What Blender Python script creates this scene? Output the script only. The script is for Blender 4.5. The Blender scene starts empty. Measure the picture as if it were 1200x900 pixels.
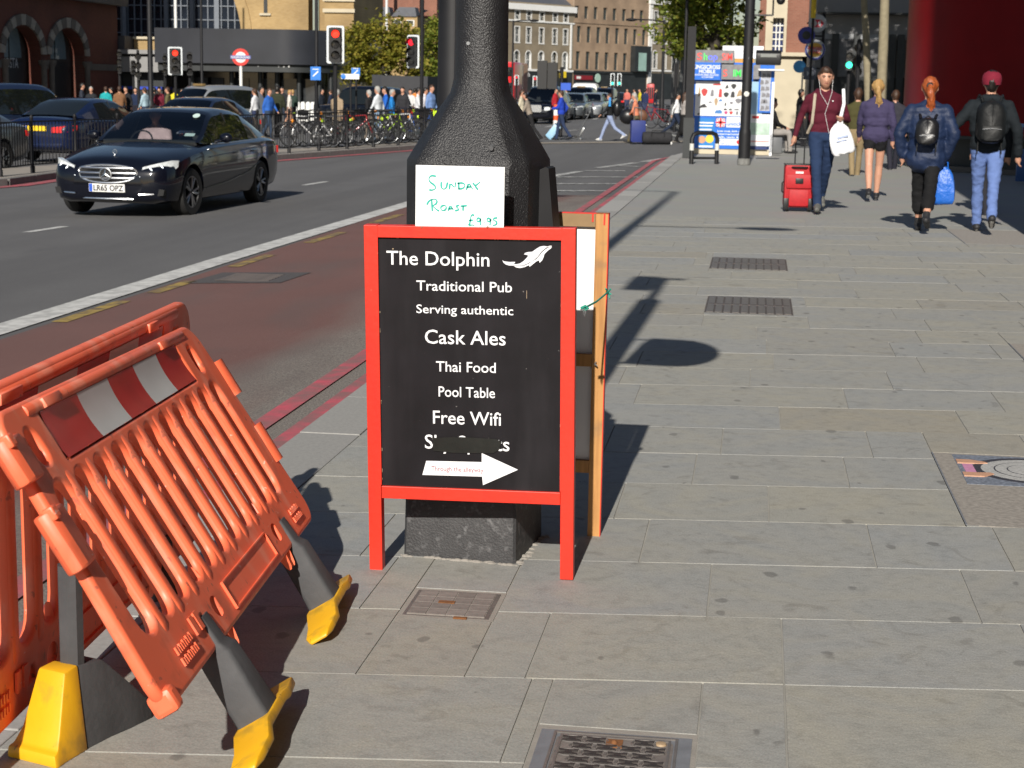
import bpy, bmesh, math, random
from mathutils import Vector, Matrix, noise as mnoise
C = bpy.context.scene
COL = C.collection
PI = math.pi
rad = math.radians
rng = random.Random(7)

# ------------------------------------------------------------------ camera
CAM_H, FPX, ROLL, HY, VPX = 1.55, 2000.0, 0.018, 100.0, 890.0
PITCH = math.atan((450 - HY) * math.cos(ROLL) / FPX)
_cr, _sr = math.cos(ROLL), math.sin(ROLL)
_r0, _u0, _f0 = Vector((1, 0, 0)), Vector((0, math.sin(PITCH), math.cos(PITCH))), Vector((0, math.cos(PITCH), -math.sin(PITCH)))
_cr_v = _r0 * _cr + _u0 * _sr
_cu_v = _u0 * _cr - _r0 * _sr
def _ray0(px, py):
    return _cr_v * (px - 600) - _cu_v * (py - 450) + _f0 * FPX
_v = _ray0(VPX, HY + (VPX - 600) * math.tan(ROLL))
YAW = math.atan2(_v.x, _v.y)
_RZ = Matrix.Rotation(YAW, 3, 'Z')
def ray(px, py):
    return _RZ @ _ray0(px, py)
def gp(px, py, z=0.0):                     # where the sight line of a measured image point meets height z
    d = ray(px, py); t = (z - CAM_H) / d.z
    return Vector((d.x * t, d.y * t, z))
def at(px, py, y):                         # the same at a distance y along the street
    d = ray(px, py); t = y / d.y
    return Vector((d.x * t, y, CAM_H + d.z * t))
cam = bpy.data.cameras.new('camera')
cam.sensor_width = 36.0
cam.lens = FPX / 1200 * 36.0
cam.clip_start, cam.clip_end = 0.1, 3000
cam.dof.use_dof = True
cam.dof.focus_distance = 5.6
cam.dof.aperture_fstop = 11.5
camo = bpy.data.objects.new('camera', cam); COL.objects.link(camo)
R3 = Matrix((_RZ @ _cr_v, _RZ @ _cu_v, -(_RZ @ _f0))).transposed()
camo.matrix_world = Matrix.Translation((0, 0, CAM_H)) @ R3.to_4x4()
C.camera = camo

# ------------------------------------------------------------------ light
SUN_EL, SUN_AZ = rad(29.5), rad(1.3)       # light travels towards +Y, a little to +X
w = bpy.data.worlds.new('World'); C.world = w; w.use_nodes = True
nt = w.node_tree
sky = nt.nodes.new('ShaderNodeTexSky'); sky.sky_type = 'NISHITA'; sky.sun_disc = False
sky.sun_elevation = SUN_EL; sky.sun_rotation = PI + SUN_AZ
sky.air_density = 1.0; sky.dust_density = 0.6; sky.ozone_density = 1.0
nt.links.new(sky.outputs[0], nt.nodes['Background'].inputs[0])
nt.nodes['Background'].inputs[1].default_value = 0.05
sl = bpy.data.lights.new('sun', 'SUN'); sl.energy = 4.6; sl.angle = rad(0.53); sl.color = (1.0, 0.94, 0.85)
so = bpy.data.objects.new('sun', sl); COL.objects.link(so)
to_sun = Vector((-math.sin(SUN_AZ) * math.cos(SUN_EL), -math.cos(SUN_AZ) * math.cos(SUN_EL), math.sin(SUN_EL)))
so.rotation_euler = to_sun.to_track_quat('Z', 'Y').to_euler()
so.location = (0, 0, 30)
C.view_settings.view_transform = 'Standard'; C.view_settings.look = 'None'
C.view_settings.exposure = 0.40; C.view_settings.gamma = 1.0
try:
    C.cycles.max_bounces = 6; C.cycles.use_denoising = True
except Exception: pass

# ------------------------------------------------------------------ helpers
def mat(name, col, rough=0.6, metal=0.0, var=0.12, scale=6.0, bump=0.0, bscale=40.0, spec=0.5, emit=None, es=0.0, coat=0.0, col2=None, rnd=0.0, dist=0.01, trans=0.0, detail=4.0, ior=1.45):
    m = bpy.data.materials.new(name); m.use_nodes = True
    t = m.node_tree; N = t.nodes; L = t.links
    b = N['Principled BSDF']
    b.inputs['Roughness'].default_value = rough; b.inputs['Metallic'].default_value = metal
    b.inputs['Specular IOR Level'].default_value = spec
    if coat: b.inputs['Coat Weight'].default_value = coat; b.inputs['Coat Roughness'].default_value = 0.04
    if trans: b.inputs['Transmission Weight'].default_value = trans; b.inputs['IOR'].default_value = ior
    tc = N.new('ShaderNodeTexCoord')
    n = N.new('ShaderNodeTexNoise'); n.inputs['Scale'].default_value = scale; n.inputs['Detail'].default_value = detail
    L.new(tc.outputs['Object'], n.inputs['Vector'])
    mx = N.new('ShaderNodeMix'); mx.data_type = 'RGBA'
    c2 = col2 if col2 else tuple(max(0, c * (1 - 2 * var)) for c in col)
    c1 = col if col2 else tuple(min(1, c * (1 + var)) for c in col)
    mx.inputs[6].default_value = (*c1, 1); mx.inputs[7].default_value = (*c2, 1)
    L.new(n.outputs['Fac'], mx.inputs[0])
    out = mx.outputs[2]
    if rnd:
        oi = N.new('ShaderNodeObjectInfo'); hs = N.new('ShaderNodeHueSaturation')
        ma = N.new('ShaderNodeMapRange'); ma.inputs[3].default_value = 1 - rnd; ma.inputs[4].default_value = 1 + rnd
        L.new(oi.outputs['Random'], ma.inputs[0]); L.new(ma.outputs[0], hs.inputs['Value']); L.new(out, hs.inputs['Color'])
        out = hs.outputs[0]
    L.new(out, b.inputs['Base Color'])
    if bump:
        n2 = N.new('ShaderNodeTexNoise'); n2.inputs['Scale'].default_value = bscale; n2.inputs['Detail'].default_value = 5
        L.new(tc.outputs['Object'], n2.inputs['Vector'])
        bp = N.new('ShaderNodeBump'); bp.inputs['Strength'].default_value = bump; bp.inputs['Distance'].default_value = dist
        L.new(n2.outputs['Fac'], bp.inputs['Height']); L.new(bp.outputs[0], b.inputs['Normal'])
    if emit:
        b.inputs['Emission Color'].default_value = (*emit, 1); b.inputs['Emission Strength'].default_value = es
    return m

class MB:
    """collects shapes; build() links them as one mesh object"""
    def __init__(s): s.bm = bmesh.new(); s.m = 0; s.M = Matrix.Identity(4)
    def v(s, p): return s.bm.verts.new(s.M @ Vector(p))
    def face(s, vs):
        try: f = s.bm.faces.new(vs); f.material_index = s.m; return f
        except ValueError: return None
    def poly(s, pts): return s.face([s.v(p) for p in pts])
    def box(s, x0, x1, y0, y1, z0, z1):
        a = [s.v(p) for p in ((x0,y0,z0),(x1,y0,z0),(x1,y1,z0),(x0,y1,z0),(x0,y0,z1),(x1,y0,z1),(x1,y1,z1),(x0,y1,z1))]
        for q in ((3,2,1,0),(4,5,6,7),(0,1,5,4),(1,2,6,5),(2,3,7,6),(3,0,4,7)): s.face([a[i] for i in q])
    def cbox(s, c, d, M=None):
        o = s.M
        if M is not None: s.M = s.M @ M
        s.box(c[0]-d[0]/2, c[0]+d[0]/2, c[1]-d[1]/2, c[1]+d[1]/2, c[2]-d[2]/2, c[2]+d[2]/2); s.M = o
    def rings(s, rings, closed=True, cap=True):
        R = [[s.v(p) for p in r] for r in rings]; n = len(R[0])
        for a, b in zip(R, R[1:]):
            for i in range(n if closed else n - 1):
                j = (i + 1) % n; s.face([a[i], a[j], b[j], b[i]])
        if cap:
            s.face(R[0][::-1]); s.face(R[-1])
        return R
    def tube(s, p0, p1, r0, r1=None, n=10, cap=True):
        p0, p1 = Vector(p0), Vector(p1); r1 = r0 if r1 is None else r1
        d = (p1 - p0).normalized(); a = d.orthogonal().normalized(); b = d.cross(a)
        s.rings([[p + (a * math.cos(2*PI*i/n) + b * math.sin(2*PI*i/n)) * r for i in range(n)] for p, r in ((p0, r0), (p1, r1))], cap=cap)
    def path(s, pts, r, n=8, closed=False, rads=None):
        P = [Vector(p) for p in pts]; k = len(P); rr = []
        a = None
        for i in range(k):
            if closed: d = P[(i+1) % k] - P[i-1]
            else: d = P[min(i+1, k-1)] - P[max(i-1, 0)]
            d.normalize()
            if a is None: a = d.orthogonal().normalized()
            else:
                a = (a - d * a.dot(d)); a = a.normalized() if a.length > 1e-6 else d.orthogonal().normalized()
            b = d.cross(a); q = rads[i] if rads else r
            rr.append([P[i] + (a * math.cos(2*PI*j/n) + b * math.sin(2*PI*j/n)) * q for j in range(n)])
        if closed: s.rings(rr + [rr[0]], cap=False)
        else: s.rings(rr)
    def ball(s, c, r, n=10, k=6):
        c = Vector(c); r = Vector((r, r, r)) if isinstance(r, (int, float)) else Vector(r)
        s.rings([[c + Vector((r.x*math.sin(PI*j/k)*math.cos(2*PI*i/n), r.y*math.sin(PI*j/k)*math.sin(2*PI*i/n), -r.z*math.cos(PI*j/k))) for i in range(n)] for j in [0.12] + list(range(1, k)) + [k-0.12]])
    def lathe(s, prof, n=16, axis='Z', c=(0,0,0), cap=True):
        c = Vector(c); R = []
        for r, h in prof:
            ring = []
            for i in range(n):
                a = 2*PI*i/n; x, y = r*math.cos(a), r*math.sin(a)
                p = {'Z': (x, y, h), 'Y': (x, h, y), 'X': (h, x, y)}[axis]
                ring.append(c + Vector(p))
            R.append(ring)
        s.rings(R, cap=cap)
    def prism(s, pts, y0, y1):             # outline in the XZ plane, pushed from y0 to y1
        a = [s.v((x, y0, z)) for x, z in pts]; b = [s.v((x, y1, z)) for x, z in pts]; n = len(pts)
        s.face(a); s.face(b[::-1])
        for i in range(n): j = (i+1) % n; s.face([a[j], a[i], b[i], b[j]])
    def slab(s, pts, z0, z1):              # outline in the XY plane
        a = [s.v((x, y, z0)) for x, y in pts]; b = [s.v((x, y, z1)) for x, y in pts]; n = len(pts)
        s.face(a[::-1]); s.face(b)
        for i in range(n): j = (i+1) % n; s.face([a[i], a[j], b[j], b[i]])
    def add_mesh(s, me, M):
        off = len(s.bm.verts); vs = [s.v(M @ v.co) for v in me.vertices]
        for p in me.polygons: s.face([vs[i] for i in p.vertices])
    def mesh(s, name, mats, smooth=35, bevel=0.0, weld=False):
        if weld: bmesh.ops.remove_doubles(s.bm, verts=s.bm.verts, dist=1e-4)
        bmesh.ops.recalc_face_normals(s.bm, faces=s.bm.faces)
        if bevel:
            es = [e for e in s.bm.edges if e.is_manifold and e.calc_face_angle(0) > 0.5]
            bmesh.ops.bevel(s.bm, geom=es, offset=bevel, segments=2, affect='EDGES', profile=0.5, clamp_overlap=True)
        me = bpy.data.meshes.new(name); s.bm.to_mesh(me); s.bm.free()
        for m in (mats if isinstance(mats, (list, tuple)) else [mats]): me.materials.append(m)
        if smooth:
            for p in me.polygons: p.use_smooth = True
            me.set_sharp_from_angle(angle=rad(smooth))
        return me
    def build(s, name, mats, parent=None, smooth=35, bevel=0.0, weld=False):
        return link(name, s.mesh(name, mats, smooth, bevel, weld), parent)

def link(name, me, parent=None, M=None):
    o = bpy.data.objects.new(name, me); COL.objects.link(o)
    if parent is not None: o.parent = parent
    if M is not None: o.matrix_local = M
    return o
def tag(o, label, cat, group=None):
    o['label'] = label; o['category'] = cat
    if group: o['group'] = group
    return o
def thing(name, label, cat, loc=(0,0,0), rz=0.0, group=None):
    o = bpy.data.objects.new(name, None); COL.objects.link(o); o.location = loc; o.rotation_euler = (0, 0, rz)
    o.empty_display_size = 0.1
    return tag(o, label, cat, group)
def struct(o): o['kind'] = 'structure'; return o
KIDS = {}
def copy_tree(o, parent=None):
    c = o.copy(); COL.objects.link(c)
    if parent is not None: c.parent = parent
    for ch in list(o.children): copy_tree(ch, c)
    return c
_tc = {}
def text_mesh(s, bold=0.0):
    k = (s, bold)
    if k not in _tc:
        cu = bpy.data.curves.new('lettering', 'FONT'); cu.body = s; cu.size = 1.0; cu.offset = bold; cu.resolution_u = 3
        o = bpy.data.objects.new('lettering', cu); me = bpy.data.meshes.new_from_object(o)
        bpy.data.objects.remove(o); bpy.data.curves.remove(cu); _tc[k] = me
    return _tc[k]
def text(name, s, x0, x1, z, h, y, m, parent, bold=0.0, M=None, thick=0.0):
    """lettering facing -Y between x0 and x1, baseline z, cap height h"""
    me = text_mesh(s, bold)
    xs = [v.co.x for v in me.vertices]; a, b = min(xs), max(xs)
    cap = 0.73
    mb = MB()
    k = (x1 - x0) / (b - a); kz = h / cap
    mb.add_mesh(me, Matrix(((k,0,0,x0-a*k),(0,0,0,y),(0,kz,0,z),(0,0,0,1))))
    o = mb.build(name, m, parent, smooth=0)
    if M is not None: o.matrix_local = M
    return o
def curve_panel(outline, holes, ext, bev, res=2):
    """flat panel in XZ with holes and rounded edges, thickness along Y"""
    cu = bpy.data.curves.new('panel', 'CURVE'); cu.dimensions = '2D'; cu.fill_mode = 'BOTH'
    cu.extrude = ext; cu.bevel_depth = bev; cu.bevel_resolution = res
    for pl in [outline] + holes:
        sp = cu.splines.new('POLY'); sp.points.add(len(pl) - 1); sp.use_cyclic_u = True
        for p, (x, z) in zip(sp.points, pl): p.co = (x, z, 0, 1)
    o = bpy.data.objects.new('panel', cu); me = bpy.data.meshes.new_from_object(o)
    bpy.data.objects.remove(o); bpy.data.curves.remove(cu)
    me.transform(Matrix(((1,0,0,0),(0,0,-1,0),(0,1,0,0),(0,0,0,1))))
    return me
def rrect(x0, x1, z0, z1, r, n=5):
    P = []
    for cx, cz, a0 in ((x1-r, z0+r, -90), (x1-r, z1-r, 0), (x0+r, z1-r, 90), (x0+r, z0+r, 180)):
        for i in range(n + 1):
            a = rad(a0 + 90*i/n); P.append((cx + r*math.cos(a), cz + r*math.sin(a)))
    return P
def smooth_mesh(me, ang=35):
    for p in me.polygons: p.use_smooth = True
    me.set_sharp_from_angle(angle=rad(ang)); return me
def frame_M(o, x, y, z):
    x, y, z = Vector(x), Vector(y), Vector(z)
    return Matrix(((x.x,y.x,z.x,o[0]),(x.y,y.y,z.y,o[1]),(x.z,y.z,z.z,o[2]),(0,0,0,1)))

# ------------------------------------------------------------------ shared materials
def wear(m, col, lo, hi, amt, scale, stretch=(1, 1, 1), detail=8, rough=None, geo=False):
    """scuffs and dirt: patches of another colour with a shape of their own"""
    t = m.node_tree; N = t.nodes; L = t.links; b = N['Principled BSDF']
    tc = N.new('ShaderNodeTexCoord'); mp = N.new('ShaderNodeMapping'); mp.inputs['Scale'].default_value = stretch
    if geo: L.new(N.new('ShaderNodeNewGeometry').outputs['Position'], mp.inputs[0])
    else: L.new(tc.outputs['Object'], mp.inputs[0])
    n = N.new('ShaderNodeTexNoise'); n.inputs['Scale'].default_value = scale; n.inputs['Detail'].default_value = detail; L.new(mp.outputs[0], n.inputs['Vector'])
    r = N.new('ShaderNodeMapRange'); r.inputs[1].default_value = lo; r.inputs[2].default_value = hi; r.inputs[3].default_value = 0; r.inputs[4].default_value = amt; L.new(n.outputs['Fac'], r.inputs[0])
    old = b.inputs['Base Color'].links[0].from_socket
    x = N.new('ShaderNodeMix'); x.data_type = 'RGBA'; L.new(r.outputs[0], x.inputs[0]); L.new(old, x.inputs[6]); x.inputs[7].default_value = (*col, 1); L.new(x.outputs[2], b.inputs['Base Color'])
    if rough is not None:
        y = N.new('ShaderNodeMapRange'); y.inputs[3].default_value = b.inputs['Roughness'].default_value; y.inputs[4].default_value = rough; L.new(r.outputs[0], y.inputs[0]); L.new(y.outputs[0], b.inputs['Roughness'])
    return m
M_red_paint = mat('red_paint', (0.72, 0.030, 0.012), 0.45, var=0.10, scale=5, bump=0.35, bscale=45, dist=0.002)
wear(M_red_paint, (0.42, 0.02, 0.012), 0.52, 0.75, 0.6, 18, (1, 1, .12)); wear(M_red_paint, (0.60, 0.42, 0.26), 0.74, 0.78, 0.8, 30)
wear(M_black_board, (0.06, 0.058, 0.062), 0.52, 0.80, 0.55, 7, (1, 1, .25), rough=0.6) if False else None
M_white_vinyl = mat('white_vinyl', (0.80, 0.81, 0.83), 0.45, var=0.03)
M_black_board = mat('black_board', (0.011, 0.0095, 0.012), 0.5, var=0.4, scale=8, bump=0.05, bscale=30, dist=0.002, spec=0.22)
wear(M_black_board, (0.040, 0.037, 0.041), 0.50, 0.85, 0.4, 6, (1.6, 1, .2)); wear(M_black_board, (0.20, 0.19, 0.18), 0.735, 0.76, 0.7, 70)
M_pine = mat('pine_timber', (0.52, 0.26, 0.08), 0.6, var=0.18, scale=7, bump=0.2, bscale=50, dist=0.002)
wear(M_pine, (0.30, 0.13, 0.035), 0.45, 0.7, 0.7, 9, (6, 6, .35)); wear(M_pine, (0.16, 0.11, 0.07), 0.6, 0.75, 0.6, 7)
M_old_pine = mat('weathered_timber', (0.30, 0.19, 0.09), 0.7, var=0.25, scale=9, bump=0.3, bscale=40, dist=0.002)
M_post_paint = mat('textured_black_paint', (0.018, 0.018, 0.020), 0.38, var=0.3, scale=12, bump=0.75, bscale=190, dist=0.005, spec=0.5)
M_black_metal = mat('black_metal', (0.012, 0.012, 0.014), 0.58, spec=0.3, var=0.25, scale=8)
M_grey_metal = mat('grey_metal', (0.32, 0.33, 0.34), 0.4, metal=0.7, var=0.1)
M_white_paint = mat('white_paint', (0.72, 0.72, 0.70), 0.6, var=0.06, scale=3)
M_rubber = mat('black_rubber', (0.012, 0.012, 0.012), 0.7, var=0.2)
M_glass = mat('dark_glass', (0.02, 0.025, 0.03), 0.04, var=0.2, spec=0.8)
M_chrome = mat('chrome', (0.82, 0.83, 0.85), 0.26, metal=1.0, var=0.03)
# ------------------------------------------------------------------ ground
def road_z(x): return -0.12 - 0.02 * min(max(0.0, -2 - x), 19.0)
def rgp(px, py):
    z = -0.12
    for _ in range(25):
        q = gp(px, py, z); z = road_z(q.x)
    return Vector((q.x, q.y, z))
M_asphalt = mat('asphalt', (0.118, 0.117, 0.119), 0.85, var=0.12, scale=1.3, bump=0.8, bscale=150, dist=0.006, detail=9)
wear(M_asphalt, (0.088, 0.087, 0.089), 0.42, 0.62, 0.75, 1.0, (1.3, .05, 1), 6, geo=True); wear(M_asphalt, (0.155, 0.15, 0.145), 0.56, 0.68, 0.75, 150, geo=True, detail=3); wear(M_asphalt, (0.03, 0.03, 0.032), 0.58, 0.70, 0.7, 120, geo=True, detail=3); wear(M_asphalt, (0.035, 0.034, 0.036), 0.66, 0.74, 0.5, 0.9, (1, .5, 1), 8, geo=True)
def ground_mat():
    m = mat('yorkstone_far', (0.26, 0.255, 0.24), 0.75, var=0.1, scale=2.0)
    t = m.node_tree; N = t.nodes; L = t.links
    b = N['Principled BSDF']; tc = N.new('ShaderNodeTexCoord')
    br = N.new('ShaderNodeTexBrick'); br.inputs['Scale'].default_value = 1.0
    br.inputs['Color1'].default_value = (0.304, 0.30, 0.275, 1); br.inputs['Color2'].default_value = (0.292, 0.293, 0.28, 1); br.inputs['Mortar'].default_value = (0.29, 0.28, 0.26, 1)
    br.inputs['Mortar Size'].default_value = 0.006; br.inputs['Brick Width'].default_value = 0.85; br.inputs['Row Height'].default_value = 0.58
    mp = N.new('ShaderNodeMapping'); mp.inputs['Rotation'].default_value = (0, 0, rad(-6.8)); L.new(tc.outputs['Object'], mp.inputs['Vector'])
    n = N.new('ShaderNodeTexNoise'); n.inputs['Scale'].default_value = 1.1; n.inputs['Detail'].default_value = 6; L.new(tc.outputs['Object'], n.inputs['Vector'])
    mx = N.new('ShaderNodeMix'); mx.data_type = 'RGBA'; mx.blend_type = 'MULTIPLY'; mx.inputs[0].default_value = 0.5
    L.new(mp.outputs[0], br.inputs['Vector']); L.new(br.outputs['Color'], mx.inputs[6]); L.new(n.outputs['Color'], mx.inputs[7])
    mm = N.new('ShaderNodeMix'); mm.data_type = 'RGBA'; mm.inputs[0].default_value = 0.35; L.new(br.outputs['Color'], mm.inputs[6]); L.new(mx.outputs[2], mm.inputs[7])
    L.new(mm.outputs[2], b.inputs['Base Color'])
    return m
M_far_stone = ground_mat()
g = MB()
for x0, x1 in ((-900, -21.0), (-21.0, -2.0), (-2.0, 900)):
    a, b = road_z(x0), road_z(x1)
    g.poly([(x0, -60, a), (x1, -60, b), (x1, 1500, b), (x0, 1500, a)])
struct(g.build('road', M_asphalt, smooth=0, weld=True))

KX = -1.70                                   # back edge of the kerb stones
pave = [(KX, -8), (60, -8), (60, 48), (3.0, 48), (0.8, 47.2), (-0.7, 45.6), (-1.45, 43.0), (KX, 40)]
g = MB(); g.slab([(x + (0 if x > -1 else 0), y) for x, y in pave], -0.30, -0.006)
pavement = struct(g.build('pavement', M_far_stone, smooth=0))

# --- York stone slabs, laid in courses
def slab_mat():
    m = bpy.data.materials.new('yorkstone'); m.use_nodes = True
    t = m.node_tree; N = t.nodes; L = t.links; b = N['Principled BSDF']
    b.inputs['Roughness'].default_value = 0.72; b.inputs['Specular IOR Level'].default_value = 0.35
    tc = N.new('ShaderNodeTexCoord'); oi = N.new('ShaderNodeObjectInfo'); ge = N.new('ShaderNodeNewGeometry')
    pos = ge.outputs['Position']
    def ramp(fac, stops):
        r = N.new('ShaderNodeValToRGB'); e = r.color_ramp.elements
        while len(e) < len(stops): e.new(0.5)
        for q, (p, c) in zip(e, stops): q.position = p; q.color = (*c, 1)
        L.new(fac, r.inputs[0]); return r.outputs[0]
    def noise(scale, detail=4, vec=None, dist=0.0):
        n = N.new('ShaderNodeTexNoise'); n.inputs['Scale'].default_value = scale; n.inputs['Detail'].default_value = detail; n.inputs['Distortion'].default_value = dist
        L.new(vec or pos, n.inputs['Vector']); return n.outputs['Fac']
    def mix(f, a, b_, mode='MIX'):
        x = N.new('ShaderNodeMix'); x.data_type = 'RGBA'; x.blend_type = mode
        if isinstance(f, float): x.inputs[0].default_value = f
        else: L.new(f, x.inputs[0])
        for s, i in ((a, 6), (b_, 7)):
            if isinstance(s, tuple): x.inputs[i].default_value = (*s, 1)
            else: L.new(s, x.inputs[i])
        return x.outputs[2]
    base = ramp(oi.outputs['Random'], [(0.0, (0.318, 0.310, 0.276)), (0.35, (0.308, 0.304, 0.279)), (0.6, (0.300, 0.299, 0.283)), (0.85, (0.292, 0.298, 0.294)), (1.0, (0.305, 0.288, 0.248))])
    # offset so that each stone has its own bedding pattern
    add = N.new('ShaderNodeVectorMath'); add.operation = 'ADD'; L.new(pos, add.inputs[0])
    sc = N.new('ShaderNodeVectorMath'); sc.operation = 'SCALE'; L.new(oi.outputs['Color'], sc.inputs[0]); sc.inputs['Scale'].default_value = 3.0
    cb = N.new('ShaderNodeCombineXYZ'); mt = N.new('ShaderNodeMath'); mt.operation = 'MULTIPLY'; mt.inputs[1].default_value = 40.0; L.new(oi.outputs['Random'], mt.inputs[0]); L.new(mt.outputs[0], cb.inputs[2]); L.new(mt.outputs[0], cb.inputs[0])
    L.new(cb.outputs[0], add.inputs[1]); own = add.outputs[0]
    tone = ramp(noise(2.2, 3, own, 2.2), [(0.38, (0.945, 0.96, 0.975)), (0.50, (0.99, 0.99, 0.985)), (0.64, (1.035, 1.02, 0.975))])
    c = mix(0.85, base, tone, 'MULTIPLY')
    mott = ramp(noise(22, 10, own), [(0.34, (0.89, 0.89, 0.89)), (0.46, (0.985, 0.985, 0.985)), (0.64, (1.03, 1.03, 1.03))])
    c = mix(0.9, c, mott, 'MULTIPLY')
    grain = ramp(noise(180, 3), [(0.3, (0.80, 0.80, 0.80)), (0.7, (1.16, 1.16, 1.16))])
    c = mix(0.8, c, grain, 'MULTIPLY')
    # trodden gum and dark spots
    mp = N.new('ShaderNodeMapping'); mp.inputs['Scale'].default_value = (1, 0.62, 1); L.new(pos, mp.inputs['Vector'])
    vo = N.new('ShaderNodeTexVoronoi'); vo.inputs['Scale'].default_value = 7.5; vo.inputs['Randomness'].default_value = 1.0
    nz = N.new('ShaderNodeTexNoise'); nz.inputs['Scale'].default_value = 20; L.new(pos, nz.inputs['Vector'])
    ad = N.new('ShaderNodeMix'); ad.data_type = 'RGBA'; ad.inputs[0].default_value = 0.03; L.new(mp.outputs[0], ad.inputs[6]); L.new(nz.outputs['Color'], ad.inputs[7]); L.new(ad.outputs[2], vo.inputs['Vector'])
    sp = N.new('ShaderNodeSeparateColor'); L.new(vo.outputs['Color'], sp.inputs[0])
    th = N.new('ShaderNodeMath'); th.operation = 'MULTIPLY'; th.inputs[1].default_value = 0.20; L.new(sp.outputs[0], th.inputs[0])
    sub = N.new('ShaderNodeMath'); sub.operation = 'SUBTRACT'; L.new(th.outputs[0], sub.inputs[0]); L.new(vo.outputs['Distance'], sub.inputs[1])
    mr = N.new('ShaderNodeMapRange'); mr.inputs[1].default_value = 0.0; mr.inputs[2].default_value = 0.05; mr.inputs[3].default_value = 0; mr.inputs[4].default_value = 0.45; L.new(sub.outputs[0], mr.inputs[0])
    c = mix(mr.outputs[0], c, (0.07, 0.066, 0.064))
    big = ramp(noise(5.5, 6, pos, 1.5), [(0.60, (1, 1, 1)), (0.70, (0.84, 0.83, 0.82))])
    c = mix(1.0, c, big, 'MULTIPLY')
    L.new(c, b.inputs['Base Color'])
    bp = N.new('ShaderNodeBump'); bp.inputs['Strength'].default_value = 0.35; bp.inputs['Distance'].default_value = 0.004
    L.new(noise(60, 8), bp.inputs['Height']); L.new(bp.outputs[0], b.inputs['Normal'])
    return m
M_slab = slab_mat()
M_joint = mat('pale_mortar', (0.33, 0.32, 0.29), 0.9, var=0.2, scale=5)
SL = 0.12                                     # courses run slightly askew of the street
# holes for covers set in the paving: (x0, x1, y0, y1) on the ground
COV = []
def fit_cover(p): COV.append(p)
fit_cover((-0.474, -0.083, 3.40, 3.975))       # patterned iron cover near the camera
fit_cover((-0.998, -0.71, 4.76, 5.05))        # tray cover by the plinth
fit_cover((-0.32, 0.30, 12.0, 12.98))
fit_cover((-0.37, 0.31, 15.0, 16.05))
fit_cover((0.81, 1.75, 6.22, 7.50))           # plaque panel
fit_cover((1.62, 3.0, 10.1, 11.0))
fit_cover((2.20, 4.2, 18.4, 20.3))
M_bed = M_joint
g = MB(); g.slab([(KX + 0.004, -4), (6.5, -4), (6.5, 21.2), (KX + 0.004, 21.2)], -0.005, -0.0035)
struct(g.build('mortar_bed', M_joint, smooth=0)).parent = pavement
def clip(pl, ax, val, keep_less):
    out = []
    for i in range(len(pl)):
        a, b = pl[i], pl[(i+1) % len(pl)]
        ia = (a[ax] <= val) == keep_less or abs(a[ax]-val) < 1e-9; ib = (b[ax] <= val) == keep_less or abs(b[ax]-val) < 1e-9
        if ia: out.append(a)
        if ia != ib:
            t = (val - a[ax]) / (b[ax] - a[ax]); out.append((a[0]+(b[0]-a[0])*t, a[1]+(b[1]-a[1])*t))
    return out
def minus(pl, c):
    """a polygon less a rectangle, as convex pieces"""
    x0, x1, y0, y1 = c; res = []
    xs = [p[0] for p in pl]; ys = [p[1] for p in pl]
    if max(xs) <= x0 or min(xs) >= x1 or max(ys) <= y0 or min(ys) >= y1: return [pl]
    for ax, val, less in ((0, x0, True), (0, x1, False)):
        q = clip(pl, ax, val, less)
        if len(q) > 2: res.append(q)
    mid = clip(clip(pl, 0, x0, False), 0, x1, True)
    for val, less in ((y0, True), (y1, False)):
        q = clip(mid, 1, val, less) if len(mid) > 2 else []
        if len(q) > 2: res.append(q)
    return [q for q in res if max(p[0] for p in q) - min(p[0] for p in q) > 0.02 and max(p[1] for p in q) - min(p[1] for p in q) > 0.02]
def inset(pl, d):
    cx = sum(p[0] for p in pl)/len(pl); cy = sum(p[1] for p in pl)/len(pl)
    n = len(pl); out = []
    for i in range(n):
        p, a, b = Vector(pl[i]), Vector(pl[i-1]), Vector(pl[(i+1) % n])
        e1 = (p - a).normalized(); e2 = (b - p).normalized()
        n1 = Vector((-e1.y, e1.x)); n2 = Vector((-e2.y, e2.x))
        s = n1 + n2; k = d / max(0.3, s.dot(n1)) if s.length > 1e-6 else d
        out.append(tuple(p + s * k))
    return out
def lay_slab(pl, z):
    q0 = inset(pl, 0.0026); q1 = inset(pl, 0.0030)
    m = MB()
    m.rings([[(x, y, -0.0034) for x, y in q0], [(x, y, z - 0.0015) for x, y in q0], [(x, y, z) for x, y in q1]])
    return m.build('slab', M_slab, pavement, smooth=0)
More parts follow.
